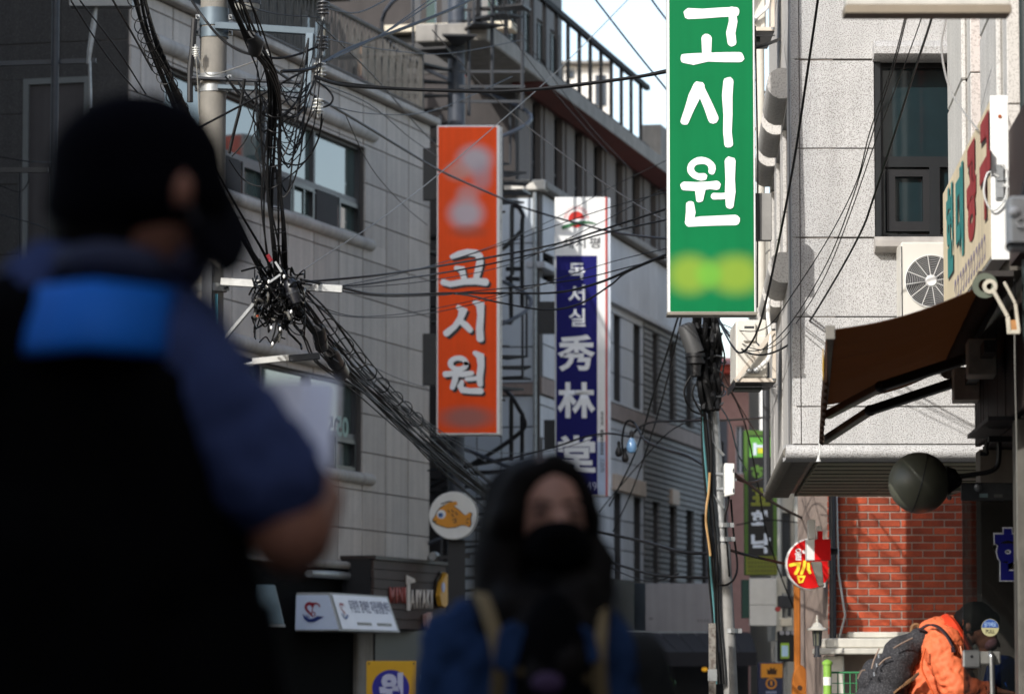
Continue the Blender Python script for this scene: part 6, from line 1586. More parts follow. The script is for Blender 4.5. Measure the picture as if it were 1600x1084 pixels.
for k in range(12):
    a = (rj.uniform(395, 450), rj.uniform(150, 230)); pts = [a]; x_, y_ = a
    for j in range(4): x_ += rj.uniform(-14, 14); y_ += rj.uniform(4, 26); pts.append((x_, y_))
    MB().tube(smoothpts([tj.at(p[0], p[1], 29.35) for p in pts], 5), .005, 5).build('loose_end', wire_m, tj, smooth=True)
# tangle on the lower arm
tt = T('cable_tangle', 'messy tangle of black cable ends and connectors on the galvanised arm', 'cables', P(435, 470, 29.5))
rd = random.Random(21)
for k in range(95):
    u0, v0 = 433 + rd.gauss(0, 18), 462 + rd.gauss(0, 24); pts = [(u0, v0, 29.4 + rd.uniform(-.15, .15))]
    n_ = rd.randint(3, 7); aa = rd.uniform(.6, 2.5)
    for j in range(n_):
        aa += rd.uniform(-1.1, 1.1); u0 += 13 * math.cos(aa); v0 += abs(13 * math.sin(aa)) * (1 if rd.random() < .75 else -1)
        u0 = min(max(u0, 398), 476); v0 = min(max(v0, 418), 545)
        pts.append((u0, v0, 29.4 + rd.uniform(-.2, .2)))
    MB().tube(smoothpts([tt.at(*p) for p in pts], 5), rd.choice((.005, .006, .008, .010)), 5).build('cable', wire_m if k % 9 else wire_g, tt, smooth=True)
for k, (pts, r_) in enumerate(((((432, 495, 29.3), (430, 515, 29.3), (424, 535, 29.3)), .007), (((446, 490, 29.3), (438, 515, 29.3), (427, 536, 29.3)), .007), (((415, 470, 29.3), (408, 490, 29.3), (402, 510, 29.3)), .006))):
    MB().tube(smoothpts([tt.at(*p) for p in pts]), r_, 5).build('loose_end', wire_m, tt, smooth=True)
for k, (u, v) in enumerate(((424, 512), (438, 514), (426, 537), (455, 487), (420, 440), (444, 432))):
    q = tt.at(u, v, 29.2); MB().ell(q, (.010, .010, .016), 8, 6).build('white_connector', white_p, tt, smooth=True)
for a, b in (((421, 441), (438, 429)), ((430, 409), (440, 425))):
    MB().bar(tt.at(a[0], a[1], 29.25), tt.at(b[0], b[1], 29.25), .012, .016).build('clip', galv, tt)
MB().tube([tt.at(418, 398, 29.4), tt.at(424, 408, 29.4)], .016, 8).build('red_tag', M('red_tag', (170, 50, 60), rough=.5), tt)
MB().tube([tt.at(402, 492, 29.3), tt.at(404, 497, 29.3)], .011, 6).build('orange_tag', M('orange_tag', (200, 90, 50), rough=.5), tt)
closm = M('black_closure_plastic', (24, 25, 30), rough=.35, var=.15, spec=.5)
for lab, a, b, r_ in (('black closure box in the middle of the tangle', (451, 437, 29.3), (464, 478, 29.3), .052), ('upper black splice case along the heavy bundle', (497, 512, 30.6), (503, 545, 31), .058), ('lower black splice case above the pale lamp arm', (516, 550, 31.4), (536, 586, 32), .07), ('grey splice box hanging at the left of the tangle', (404, 458, 29.4), (402, 475, 29.4), .05)):
    t = T('splice_case', lab, 'splice case', P(*a), 0, 'splice cases on the left cable bundles')
    A0, B0 = t.at(*a), t.at(*b)
    MB().tube([A0, A0.lerp(B0, .1), A0.lerp(B0, .5), A0.lerp(B0, .9), B0], [r_ * .6, r_ * .95, r_, r_ * .95, r_ * .55], 12).build('shell', closm, t, smooth=True)
    MB().tube([A0.lerp(B0, .46), A0.lerp(B0, .54)], r_ * 1.06, 12).build('band', dkmetal, t)
# single cables: left and centre
wl = [
 ('thick black cable rising from the pole towards the top centre', [(440, 112, 29), (490, 106, 29.5), (544, 77, 31), (624, 47, 33), (700, 17, 35), (760, -12, 37)], .015),
 ('thin black cable just above the thick rising one', [(510, 97, 29.5), (604, 50, 32), (682, 0, 35), (720, -25, 36)], .006),
 ('second thin cable above the thick rising one', [(520, 92, 29.5), (590, 58, 32), (665, 5, 35), (700, -20, 36)], .006),
 ('thick glossy cable crossing from the riser to behind the green sign', [(492, 120, 29.3), (535, 133, 28.9), (620, 139, 28.2), (700, 142, 27.9), (790, 143, 27.6), (900, 133, 27.4), (1043, 112, 27.2), (1180, 75, 27.3), (1217, 62, 28.5)], .014),
 ('second dark cable twisted along the thick glossy one', [(492, 124, 29.4), (600, 136, 28.6), (700, 140, 28), (840, 141, 27.6), (960, 126, 27.4), (1043, 109, 27.3)], .006),
 ('thick black cable slanting down to the orange sign', [(405, 92, 28.6), (419, 102, 29), (477, 141, 31), (566, 194, 35), (640, 239, 39), (690, 268, 42), (770, 304, 46), (823, 326, 47), (891, 346, 46), (960, 363, 42), (1043, 373, 36), (1120, 372, 34)], .012),
 ('bright cable from the man\'s cap up to the riser insulator', [(300, 208, 29.2), (322, 194, 29.2), (411, 147, 29.3), (455, 122, 29.3), (500, 100, 29.6)], .009),
 ('grey guy wire running straight from the tangle to the sky', [(440, 444, 29.6), (535, 382, 31), (590, 346, 32), (676, 280, 34), (776, 195, 36), (870, 112, 38), (985, -4, 40)], .0045, wire_g),
 ('slack dark cable looping from the bundle to the pole top', [(300, 2, 29.3), (318, 28, 29.2), (345, 60, 29.2), (375, 80, 29.2), (405, 88, 29.2)], .010),
 ('cable running right from the white insulator peg', [(418, 90, 29.3), (440, 91, 29.4), (470, 84, 29.6), (502, 70, 29.7)], .010),
 ('dark jumper from the riser down to the tangle', [(480, 150, 29.5), (472, 170, 29.4), (440, 192, 29.4), (425, 200, 29.4), (410, 205, 29.4), (396, 185, 29.4), (402, 150, 29.4)], .008),
 ('slack jumper hanging below the riser with a grey fuse', [(503, 178, 29.6), (498, 215, 29.6), (483, 245, 29.6), (465, 258, 29.5), (440, 252, 29.4), (420, 238, 29.4), (405, 205, 29.4), (410, 160, 29.4)], .007),
 ('slanting jumper between the riser and the ring bundle', [(505, 185, 29.6), (494, 225, 29.6), (470, 260, 29.6), (440, 285, 29.4)], .006),
 ('looped jumper at the right of the riser foot', [(494, 127, 29.6), (510, 138, 29.7), (520, 152, 29.7), (516, 163, 29.7), (505, 168, 29.7)], .008),
 ('dark stay slanting from the lower cross arm behind the cap', [(382, 124, 29.4), (376, 165, 29.4), (366, 205, 29.4), (358, 240, 29.4)], .014),
 ('thin drop wire left of the ring bundle', [(400, 150, 29.4), (395, 190, 29.4), (383, 220, 29.4), (362, 245, 29.4)], .006),
 ('slack wire sagging under the left window frame', [(358, 250, 29.4), (378, 278, 29.5), (398, 290, 29.5), (420, 292, 29.5)], .006),
 ('thin wire zigzagging beside the pole foot', [(308, 80, 29.2), (316, 105, 29.2), (328, 118, 29.2), (352, 112, 29.2), (370, 106, 29.2), (402, 95, 29.2)], .005, wire_g),
 ('pair of thin pale wires down the pole flank', [(306, 88, 29.2), (309, 130, 29.2), (311, 180, 29.2)], .005, wire_g),
 ('thin cable from top left passing above the far door', [(110, 0, 26), (165, 85, 27), (215, 145, 28)], .006),
 ('second thin cable from top left passing above the far door', [(124, 0, 26), (185, 80, 27), (228, 148, 28)], .006),
 ('slim cable leaning right of the thick left bundle', [(170, -10, 25), (205, 50, 26), (238, 110, 27)], .008),
 ('black cable behind the riser to the balcony corner', [(494, 33, 29.6), (560, 95, 34), (600, 137, 38), (655, 200, 44), (685, 230, 48)], .007),
 ('thin wire falling from the riser to the orange sign head', [(491, 127, 29.6), (577, 163, 35), (640, 215, 42), (684, 245, 48)], .005),
 ('thin wire crossing the blank wall below the window hood', [(540, 180, 31), (580, 262, 36), (630, 320, 42), (668, 352, 48)], .0045),
 ('bundle of three cables from the galvanised arm to the green sign', [(462, 440, 29.6), (494, 439, 30), (590, 430, 31), (684, 416, 33), (782, 399, 35), (870, 381, 35), (935, 361, 33), (1043, 326, 30)], .010),
 ('cable just under the three-cable bundle', [(465, 443, 29.6), (538, 447, 30.5), (620, 437, 32), (700, 425, 34), (782, 409, 35), (876, 386, 35), (935, 367, 33), (1043, 343, 30)], .008),
 ('thick straight cable from the arm tip across the orange sign', [(470, 437, 29.6), (536, 450, 30.2), (580, 459, 31), (640, 460, 33), (699, 458, 34), (788, 458, 35), (870, 457, 34), (935, 442, 32), (994, 417, 31), (1043, 397, 30)], .011),
 ('light cable following the straight one over the orange sign', [(536, 455, 30.2), (600, 463, 32), (690, 461, 34), (720, 457, 35), (800, 449, 35), (900, 437, 34), (980, 418, 32), (1043, 402, 30)], .006),
 ('sagging cable dipping below the straight one at the navy sign', [(710, 459, 34), (735, 462, 35), (782, 473, 36), (852, 484, 36), (905, 475, 35), (953, 446, 33), (980, 425, 32), (1043, 398, 30)], .009),
 ('faint wire sagging low across the orange sign', [(470, 455, 29.6), (520, 490, 31), (600, 496, 33), (680, 488, 35), (782, 464, 36), (876, 434, 36), (960, 408, 34), (1043, 388, 31)], .004),
 ('second faint wire low across the grey wall', [(480, 470, 29.8), (540, 492, 31), (600, 493, 33), (668, 484, 35), (760, 465, 36), (860, 442, 36)], .004),
 ('thin upper wire between the orange and green signs', [(684, 412, 40), (780, 384, 40), (870, 352, 38), (960, 322, 35), (1043, 300, 31)], .005),
 ('thin black wire from the top falling across the terrace railing', [(760, -5, 40), (790, 45, 41), (850, 125, 44), (906, 190, 47), (960, 250, 50)], .005),
 ('parallel thin wire falling across the terrace railing', [(772, -5, 40), (850, 103, 44), (920, 195, 48), (985, 265, 52)], .005),
 ('long grey wire falling from the balcony to the green sign', [(675, 47, 40), (758, 139, 40), (817, 192, 40), (906, 260, 38), (994, 319, 36), (1045, 348, 34)], .006, M('dark_grey_wire', (64, 62, 60), rough=.5)),
 ('dark sky wire left of the green sign', [(926, -6, 45), (988, 74, 45), (1043, 142, 45), (1110, 225, 45), (1190, 330, 46)], .012),
 ('short sky wire at the upper left of the green sign', [(1014, -6, 45), (1043, 33, 45), (1130, 140, 45), (1215, 245, 45)], .012),
 ('sky wire right of the green sign', [(1180, 125, 40), (1210, 163, 40), (1240, 200, 41)], .009),
 ('rising wire seen between the green sign and granite wall', [(1178, 232, 38), (1206, 212, 37), (1222, 204, 36)], .006),
 ('second rising wire between the green sign and granite wall', [(1178, 250, 38), (1205, 226, 37), (1222, 214, 36)], .006),
 ('low wire crossing the gap by the green sign bracket', [(1180, 412, 40), (1205, 388, 38), (1222, 368, 36)], .005),
 ('slack wire falling in the gap under the green sign bracket', [(1182, 400, 38), (1195, 450, 38), (1210, 490, 38)], .004),
 ('dark slanting cable from the green sign foot to the woman', [(1061, 490, 36), (1043, 549, 38), (1021, 616, 40), (1004, 675, 42), (985, 725, 44), (952, 790, 47)], .010),
 ('second slanting cable from the green sign foot', [(1066, 490, 36), (1046, 580, 38), (1024, 660, 41), (990, 760, 45), (958, 830, 49)], .008),
 ('slack cable past the navy sign foot to the hanging bulbs', [(668, 735, 50), (740, 727, 50), (800, 716, 48), (870, 697, 46), (912, 683, 45), (950, 677, 44), (984, 682, 43)], .012),
 ('big looped cable beside the navy sign running to the slim pole', [(975, 716, 43), (972, 690, 43), (976, 665, 43), (983, 657, 43), (993, 663, 43), (1003, 682, 42), (1013, 691, 41), (1041, 702, 39), (1074, 712, 36), (1108, 732, 34)], .013),
 ('level cable from the slim pole to the hanging bulbs', [(1103, 657, 34), (1036, 658, 38), (1012, 661, 41), (996, 670, 43), (986, 684, 43)], .012),
 ('taut level cable right of the slim pole', [(1103, 657, 34), (1160, 655, 37), (1215, 650, 40)], .011),
 ('thin cable rising from the woman past the looped cable', [(935, 800, 50), (990, 735, 47), (1045, 675, 44), (1100, 650, 40)], .007),
 ('heavy street cable low behind the woman towards the pole', [(910, 828, 46), (940, 832, 44), (1007, 846, 41), (1065, 862, 37), (1112, 864, 34)], .017),
 ('lower heavy street cable behind the woman', [(910, 862, 46), (940, 873, 44), (976, 885, 42), (1031, 899, 39), (1112, 902, 34)], .014),
 ('slack wire between the two heavy street cables', [(940, 880, 44), (985, 900, 42), (1020, 908, 41), (1060, 896, 38)], .007),
 ('dark cable sweeping from the pole to the red round sign', [(1118, 850, 34), (1150, 862, 35), (1190, 872, 35), (1225, 880, 36)], .014),
 ('cable falling from the pole past the banner to the street', [(1117, 600, 34), (1140, 610, 36), (1165, 665, 38), (1185, 760, 40), (1200, 840, 41), (1232, 930, 42), (1262, 995, 42)], .008),
 ('brown thin wire falling right of the taped pole', [(1128, 580, 34), (1145, 615, 35), (1165, 650, 36), (1190, 690, 37)], .006, M('brown_wire', (92, 60, 50), rough=.5)),
 ('teal wire falling from the pole clamp past the banner', [(1122, 630, 34), (1140, 660, 35), (1152, 705, 36), (1166, 735, 37)], .007, M('teal_wire', (92, 130, 136), rough=.5)),
 ('pair of cables from the pole box past the banner to the overhang', [(1142, 742, 34), (1160, 752, 35), (1180, 752, 36), (1200, 742, 38), (1215, 733, 40)], .010),
 ('cable slanting from the pole box under the overhang', [(1148, 740, 34), (1175, 760, 36), (1210, 786, 38), (1245, 805, 40), (1275, 818, 42)], .014),
 ('loop of cable hanging low on the slim pole', [(1112, 900, 34), (1122, 912, 33.9), (1136, 913, 33.9), (1148, 902, 33.9), (1152, 880, 34), (1146, 830, 34), (1142, 780, 34)], .010),
 ('thin wire from the top left corner to the riser top', [(345, -8, 27), (420, 20, 28.5), (500, 28, 29.5)], .005),
 ('wire sagging from the riser top out of the top edge', [(505, 12, 29.6), (560, 20, 31), (620, -10, 33)], .006),
 ('thin wire from the riser past the spiral stair column', [(503, 60, 29.6), (600, 78, 34), (700, 84, 38), (820, 62, 42)], .005),
 ('thin wire from the riser foot to the stair hand rail', [(498, 160, 29.6), (580, 178, 33), (680, 172, 38), (800, 120, 44)], .005),
 ('faint wire from the arm tip up across the navy sign', [(536, 446, 30.2), (640, 424, 33), (760, 388, 37), (870, 340, 40), (960, 290, 42), (1043, 250, 42)], .004),
 ('faint wire from the arm tip rising to the green sign', [(536, 450, 30.2), (660, 440, 33), (800, 412, 36), (930, 352, 36), (1043, 292, 33)], .004),
 ('low thin wire from the heavy bundle to the navy sign foot', [(560, 592, 33), (640, 640, 38), (740, 700, 44), (850, 706, 48), (940, 680, 48)], .005),
 ('thin wire beside the heavy bundle ending at the stairs', [(520, 560, 31), (600, 612, 36), (680, 672, 42), (760, 722, 48)], .005),
 ('thin wire under the window sill crossing the grey cladding', [(480, 505, 30.5), (560, 560, 35), (620, 590, 40), (668, 606, 46)], .004),
 ('far thin wire crossing behind the round red sign', [(1150, 820, 50), (1200, 812, 50), (1260, 818, 50), (1305, 826, 50)], .010),
]
for c_ in wl: cable(c_[0], c_[1], c_[2], c_[3] if len(c_) > 3 else None)
# cables in front of the granite building
wr = [
 ('thick cable sweeping in front of the granite corner to the taped pole', [(1283, -40, 24), (1278, 0, 24.3), (1262, 110, 24.8), (1241, 250, 25.4), (1216, 382, 26), (1192, 490, 28), (1176, 532, 29), (1158, 551, 29.2), (1144, 540, 30), (1130, 515, 32), (1122, 498, 33.5)], .0085),
 ('heaviest of the cables sagging past the granite window', [(1466, -20, 21), (1456, 28, 21.6), (1431, 105, 22.6), (1395, 218, 23.8), (1364, 312, 24.6), (1345, 363, 25), (1300, 445, 26), (1249, 523, 27.5), (1207, 551, 28.8), (1171, 552, 29.2), (1146, 532, 30.5), (1124, 500, 33.5)], .0075),
 ('left one of three thin wires sagging past the granite window', [(1424, -20, 21), (1414, 28, 21.6), (1395, 100, 22.4), (1359, 207, 23.6), (1338, 285, 24.4), (1295, 371, 25.2), (1240, 457, 26.4), (1200, 510, 28), (1160, 517, 29.3), (1126, 505, 33)], .004),
 ('middle one of three thin wires sagging past the granite window', [(1428, -20, 21), (1416, 30, 21.6), (1398, 100, 22.4), (1364, 207, 23.6), (1332, 310, 24.6), (1295, 405, 25.4), (1246, 490, 26.6), (1207, 535, 28.4), (1180, 548, 29), (1150, 540, 30.5), (1126, 505, 33)], .004),
 ('right one of three thin wires sagging past the granite window', [(1452, -20, 21), (1440, 28, 21.6), (1412, 105, 22.6), (1370, 215, 23.8), (1330, 330, 24.8), (1290, 430, 25.8), (1244, 505, 27), (1205, 543, 28.6), (1165, 540, 29.3), (1126, 506, 33)], .0035),
 ('pale drooping cable in front of the window down to the cream sign', [(1484, -10, 20.5), (1476, 40, 20.2), (1471, 72, 20), (1478, 119, 19.6), (1494, 158, 19.2), (1528, 203, 18.6)], .0055, M('pale_grey_cable', (150, 148, 142), rough=.5)),
]
for c_ in wr: cable(c_[0], c_[1], c_[2], c_[3] if len(c_) > 3 else None, group='cables hanging in front of the granite building')
# hanging bulbs
for lab, u, v, mt, s_ in (('clear blue glass festoon bulb hanging in the cable loop', 987, 697, M('blue_clear_bulb', (110, 150, 190), rough=.12, spec=.8), 1.15), ('left black lamp holder hanging in the cable loop', 967, 706, black, .8), ('middle black lamp holder hanging lowest in the cable loop', 977, 715, black, .75)):
    t = T('hanging_bulb', lab, 'bulb', P(u, v, 42.8), 0, 'bulbs hanging in the cable loop')
    MB().lathe([(0, -.07 * s_), (.035 * s_, -.06 * s_), (.055 * s_, -.02 * s_), (.045 * s_, .03 * s_), (.02 * s_, .08 * s_), (.02 * s_, .1 * s_)], (0, 0, 0), 14).build('bulb', mt, t, smooth=True)
    MB().lathe([(.022 * s_, .08 * s_), (.024 * s_, .14 * s_), (0, .16 * s_)], (0, 0, 0), 10).build('socket', black, t)
# post and rail in front of the end wall at the far left
pr = T('pipe_frame', 'dark upright pipe with cross rail before the grey door at the far left', 'pipe', (P(82, 500, 40).x, 40, 0))
MB().tube([(0, 0, 0), (0, 0, pr.at(82, -60, 40)[2])], .042, 10).build('upright', dkmetal, pr, smooth=True)
MB().bar(pr.at(-30, 266, 40), pr.at(76, 266, 40), .05, .055).build('cross_rail', black, pr)
MB().tube([pr.at(32, 270, 40), pr.at(32, 520, 40)], .022, 8).build('brace', black, pr)
MB().bar(pr.at(-10, 100, 40.1), pr.at(150, 95, 40.1), .05, .05).build('ledge_rail', dkmetal, pr)
sk2 = T('stay_bracket', 'pale steel stay with turnbuckle hanging above the far left door', 'bracket', P(145, 60, 38))
MB().tube([sk2.at(150, 10, 38), sk2.at(146, 40, 38), sk2.at(140, 80, 38), sk2.at(138, 100, 38)], [.018, .03, .026, .018], 8).build('turnbuckle', galv, sk2, smooth=True)
MB().tube([sk2.at(140, 95, 38), sk2.at(142, 170, 38)], .018, 6).build('rod', galv, sk2)
MB().box(*sorted((sk2.at(110, 6, 38)[0], sk2.at(208, 6, 38)[0])), -.1, .1, sk2.at(150, 12, 38)[2], sk2.at(150, 2, 38)[2]).build('plate', M('dim_steel_plate', (120, 122, 122), rough=.5, metal=.3), sk2)
for lab, pts in (('faint wire sagging left of the grey door panels', [(0, 245, 39), (40, 252, 39), (82, 254, 39.5)]), ('lower faint wire rising across the grey door', [(0, 335, 39), (60, 352, 39.5), (110, 372, 40), (160, 390, 40)]), ('loop of wire hanging by the dark upright pipe', [(0, 290, 39), (30, 300, 39), (44, 285, 39), (45, 272, 39)])):
    cable(lab, pts, .006, group='thin wires at the far left door')
# ================================================================== people
skin = M('skin', (150, 104, 86), rough=.55, var=.06, vscale=20, spec=.35)
skin2 = M('pale_skin', (176, 134, 118), rough=.55, var=.05, vscale=20)
hairm = M('black_hair', (17, 14, 13), spec=.12, rough=.7, var=.3, vscale=60)
navyc = M('navy_shirt_cloth', (62, 74, 116), spec=.08, rough=.95, var=.1, vscale=12, bump=.15, bscale=400)
blackc = M('black_cloth', (11, 11, 13), spec=.04, rough=1.0, var=.15, vscale=10, bump=.15, bscale=400)
capc = M('dark_navy_cap_cloth', (11, 11, 18), spec=.04, rough=1.0, var=.1)
royal = M('royal_blue_panel', (10, 116, 226), rough=.7, var=.06, vscale=8)
denim = M('denim', (38, 58, 94), spec=.06, rough=.95, var=.5, vscale=11, bump=.2, bscale=500)
khaki = M('khaki_strap', (128, 112, 82), rough=.8, var=.1)
orangec = M('orange_jacket_cloth', (226, 112, 68), rough=.7, var=.05, vscale=10, bump=.12, bscale=250)
def hand(mb, wrist, palm_dir, finger_dir, across, s_=1.0, curl=.4):
    """palm and five bent fingers as capsules, to be merged into a body"""
    wv = Vector(wrist); pd_ = Vector(palm_dir).normalized(); fd = Vector(finger_dir).normalized(); ac = Vector(across).normalized()
    pc_ = wv + fd * .05 * s_
    for k in (-1.2, -.4, .4, 1.2): mb.caps(wv + ac * .012 * k * s_, wv + fd * .085 * s_ + ac * .019 * k * s_, .017 * s_, .0125 * s_, 8)
    for k, ln in zip((-1.5, -.5, .5, 1.5), (.068, .082, .078, .06)):
        a = wv + fd * .088 * s_ + ac * .0205 * k * s_
        b = a + (fd + pd_ * curl * .5).normalized() * ln * .5 * s_
        c_ = b + (fd * .6 + pd_ * curl).normalized() * ln * .32 * s_
        d_ = c_ + (fd * .2 + pd_ * curl).normalized() * ln * .25 * s_
        mb.caps(a, b, .0105 * s_, .0095 * s_, 8); mb.caps(b, c_, .0095 * s_, .0085 * s_, 8); mb.caps(c_, d_, .0085 * s_, .0075 * s_, 8)
    a = wv + fd * .025 * s_ - ac * .028 * s_; b = a + (fd * .5 - ac * .8 + pd_ * .5).normalized() * .04 * s_; c_ = b + (fd * .8 + pd_ * .7).normalized() * .032 * s_
    mb.caps(a, b, .014 * s_, .011 * s_, 8); mb.caps(b, c_, .011 * s_, .009 * s_, 8)

# ---------------- man in the foreground, seen from behind his right shoulder
MD = 5.0
mn = T('person', 'person in a dark cap and black vest with blue back panel, blurred in the foreground', 'person', (P(120, 1084, MD).x, MD, 0))
q = lambda u, v, d=MD: mn.at(u, v, d)
legc = [( -.1, .0), (.1, .0)]
hip = q(110, 1140); hip.z = .95
b_ = MB()
b_.ell(q(240, 330), (.078, .09, .105)); b_.ell(q(272, 380), (.046, .06, .065)); b_.caps(q(262, 425), q(280, 436), .034, .028)
b_.caps(q(312, 380), q(320, 396), .012, .014)                                   # nose
b_.ell(q(284, 298, 4.900), (.018, .012, .031)); b_.ell(q(286, 288, 4.905), (.010, .008, .012))   # ear
b_.caps(q(205, 400), q(170, 480), .058, .068)                                   # neck
b_.caps(q(275, 560, 4.97), q(425, 770, 4.96), .06, .05); b_.caps(q(425, 770, 4.96), q(456, 832, 4.96), .053, .058)
b_.caps(q(456, 832, 4.96), q(485, 780, 5.1), .056, .046); b_.caps(q(485, 780, 5.1), q(486, 742, 5.2), .044, .03)
hand(b_, q(486, 742, 5.2), (-.3, .2, 0), (-.1, .35, .9), (.85, .45, 0), 1.0, .7)
b_.caps(q(20, 540, 5.0), q(-90, 800, 5.0), .06, .05); b_.caps(q(-90, 800), q(-40, 1000, 5.15), .048, .036); hand(b_, q(-40, 1000, 5.15), (0, .5, 0), (.2, .3, -.9), (1, 0, 0))
b_.caps(q(110, 520), q(110, 1100), .11, .12)
for sx in (-.1, .1):
    h_ = Vector((hip.x + sx, hip.y, .92)); b_.caps(h_, (h_.x, h_.y + .02, .5), .085, .06); b_.caps((h_.x, h_.y + .02, .5), (h_.x, h_.y - .01, .1), .056, .04)
blob('body', b_, skin, mn, .011, 4)
# eyes, brow under the visor
MB().ell(q(312, 350, 4.95), (.010, .006, .006)).build('eye', M('eye_dark', (40, 30, 26), rough=.2), mn, smooth=True)
h_ = MB(); h_.ell(q(168, 335), (.083, .1, .1)); h_.ell(q(205, 300), (.1, .105, .09)); blob('hair', h_, hairm, mn, .012, 3)
c_ = MB(); c_.ell(q(214, 262), (.119, .12, .1)); c_.ell(q(220, 305), (.121, .122, .075)); c_.ell(q(165, 320), (.082, .11, .085))
cp = blob('cap', c_, capc, mn, .012, 6)
vz = MB(); vpts = []
for i in range(9):
    f_ = i / 8; yy = 4.89 + .2 * f_; bow = math.sin(math.pi * (.15 + .7 * f_))
    vpts.append((q(296 + 44 * f_, 345 - 105 * f_, yy), q(332 + 20 * f_ + 48 * bow, 402 - 92 * f_ + 32 * bow, yy)))
for i in range(8):
    a0, a1 = vpts[i]; b0, b1 = vpts[i + 1]; dn = Vector((-.006, 0, -.014))
    vz.hexa([a0 + dn, a1 + dn, b1 + dn, b0 + dn, a0, a1, b1, b0])
v_ = vz.build('visor', capc, cp)
MB().tube([q(210, 152), q(210, 147)], .012, 10).build('button', capc, cp)
mk = MB(); mk.ell(q(288, 412), (.038, .066, .04)); mo = blob('face_mask', mk, M('dim_navy_mask', (62, 62, 84), rough=.85), mn, .01, 3)
MB().tube(smoothpts([q(290, 310, 4.90), q(305, 350, 4.905), q(300, 395, 4.915)]), .0035, 5).build('ear_loop', M('grey_elastic', (70, 66, 70), rough=.8), mo)
s_ = MB(); s_.caps(q(120, 520), q(115, 1120), .125, .135); s_.caps(q(240, 560), q(20, 560), .105, .1); s_.caps(q(278, 580, 4.965), q(420, 750, 4.955), .084, .074); s_.caps(q(10, 580), q(-80, 770), .08, .075); s_.caps(q(185, 440), q(160, 490), .078, .09)
blob('shirt', s_, navyc, mn, .012, 5, .008, .07, ridge=.7)
col = MB(); col.tube(smoothpts([q(245, 440, 4.99), q(225, 415, 4.91), q(150, 405, 4.88), q(95, 420, 4.95), q(110, 440, 5.06), q(190, 450, 5.09), q(245, 440, 4.99)]), .024, 8)
col.build('collar', M('grey_navy_collar', (54, 60, 86), rough=.85), mn, smooth=True)
v_ = MB(); v_.caps(q(130, 560), q(120, 860), .15, .165); v_.caps(q(180, 545, 4.97), q(20, 560, 4.97), .115, .115); v_.caps(q(200, 640, 4.96), q(240, 880, 4.97), .115, .12); v_.caps(q(10, 640), q(-20, 860), .12, .13); v_.caps(q(120, 860), q(110, 1150), .175, .17); v_.caps(q(260, 880), q(300, 1120), .115, .13); v_.caps(q(300, 940), q(330, 1130), .09, .11); v_.caps(q(-20, 860), q(-40, 1130), .13, .14)
vo = blob('vest', v_, blackc, mn, .014, 6, .006, .09)
bp_v = MB(); nu, nv = 10, 6; gv = []
for j in range(nv + 1):
    for i in range(nu + 1):
        fu, fv = i / nu, j / nv
        gv.append(q(10 + 252 * fu + 12 * (1 - fv), 442 + 104 * fv + 12 * abs(fu - .5) * 2, 4.80 + .10 * (2 * fu - 1) ** 2 + .05 * (1 - fv) ** 2))
bp_v.add(gv, [(j * (nu + 1) + i, j * (nu + 1) + i + 1, (j + 1) * (nu + 1) + i + 1, (j + 1) * (nu + 1) + i) for j in range(nv) for i in range(nu)])
po_ = bp_v.build('back_panel', royal, vo, smooth=True); md = po_.modifiers.new('t', 'SOLIDIFY'); md.thickness = .012; md.offset = 0
t_ = MB()
for sx in (-.1, .1):
    h_ = Vector((hip.x + sx, hip.y, .95)); t_.caps(h_, (h_.x, h_.y + .02, .5), .12, .09); t_.caps((h_.x, h_.y + .02, .5), (h_.x, h_.y - .01, .1), .088, .075)
blob('trousers', t_, blackc, mn, .016, 4, .005, .08)
for sx in (-.1, .1):
    f_ = MB(); f_.ell((hip.x + sx + .03, hip.y + .06, .055), (.055, .14, .06)); f_.box(hip.x + sx - .02, hip.x + sx + .08, hip.y - .08, hip.y + .2, 0, .03); f_.build('shoe', black, mn, smooth=True)
pb = T('shoulder_bag', 'black bag hanging at the right hip of the capped person', 'bag', P(395, 1010, 4.95))
MB().hexa([(-.1, -.06, -.16), (.06, -.06, -.16), (.06, .07, -.16), (-.1, .07, -.16), (-.1, -.05, .08), (.02, -.05, .08), (.02, .06, .08), (-.1, .06, .08)]).build('pouch', blackc, pb, bevel=.025, seg=3, smooth=True)
MB().tube(smoothpts([(-.06, 0, .08), (-.12, -.03, .22), (-.2, -.08, .4)]), .012, 6).build('strap', blackc, pb, smooth=True)
pp_ = T('paper_sheet', 'folded pale lilac paper held in the hand of the capped person', 'paper', P(462, 735, 5.09))
pv_ = MB(); w0, w1, h1 = -.055, .045, .125
pv_.add([(w0, .0, -.01), (0, .03, -.01), (w1, .01, -.01), (w0 - .004, .10, h1), (.005, .14, h1 + .006), (w1 + .006, .11, h1)], [(0, 1, 4, 3), (1, 2, 5, 4)])
o = pv_.build('sheet', M('lilac_white_paper', (236, 238, 250), rough=.6, var=.05), pp_); md = o.modifiers.new('t', 'SOLIDIFY'); md.thickness = .003
MB().box(-.045, .03, -.004, .0, .0, .035).build('blue_print', M('print_blue', (60, 96, 180), rough=.6), pp_)

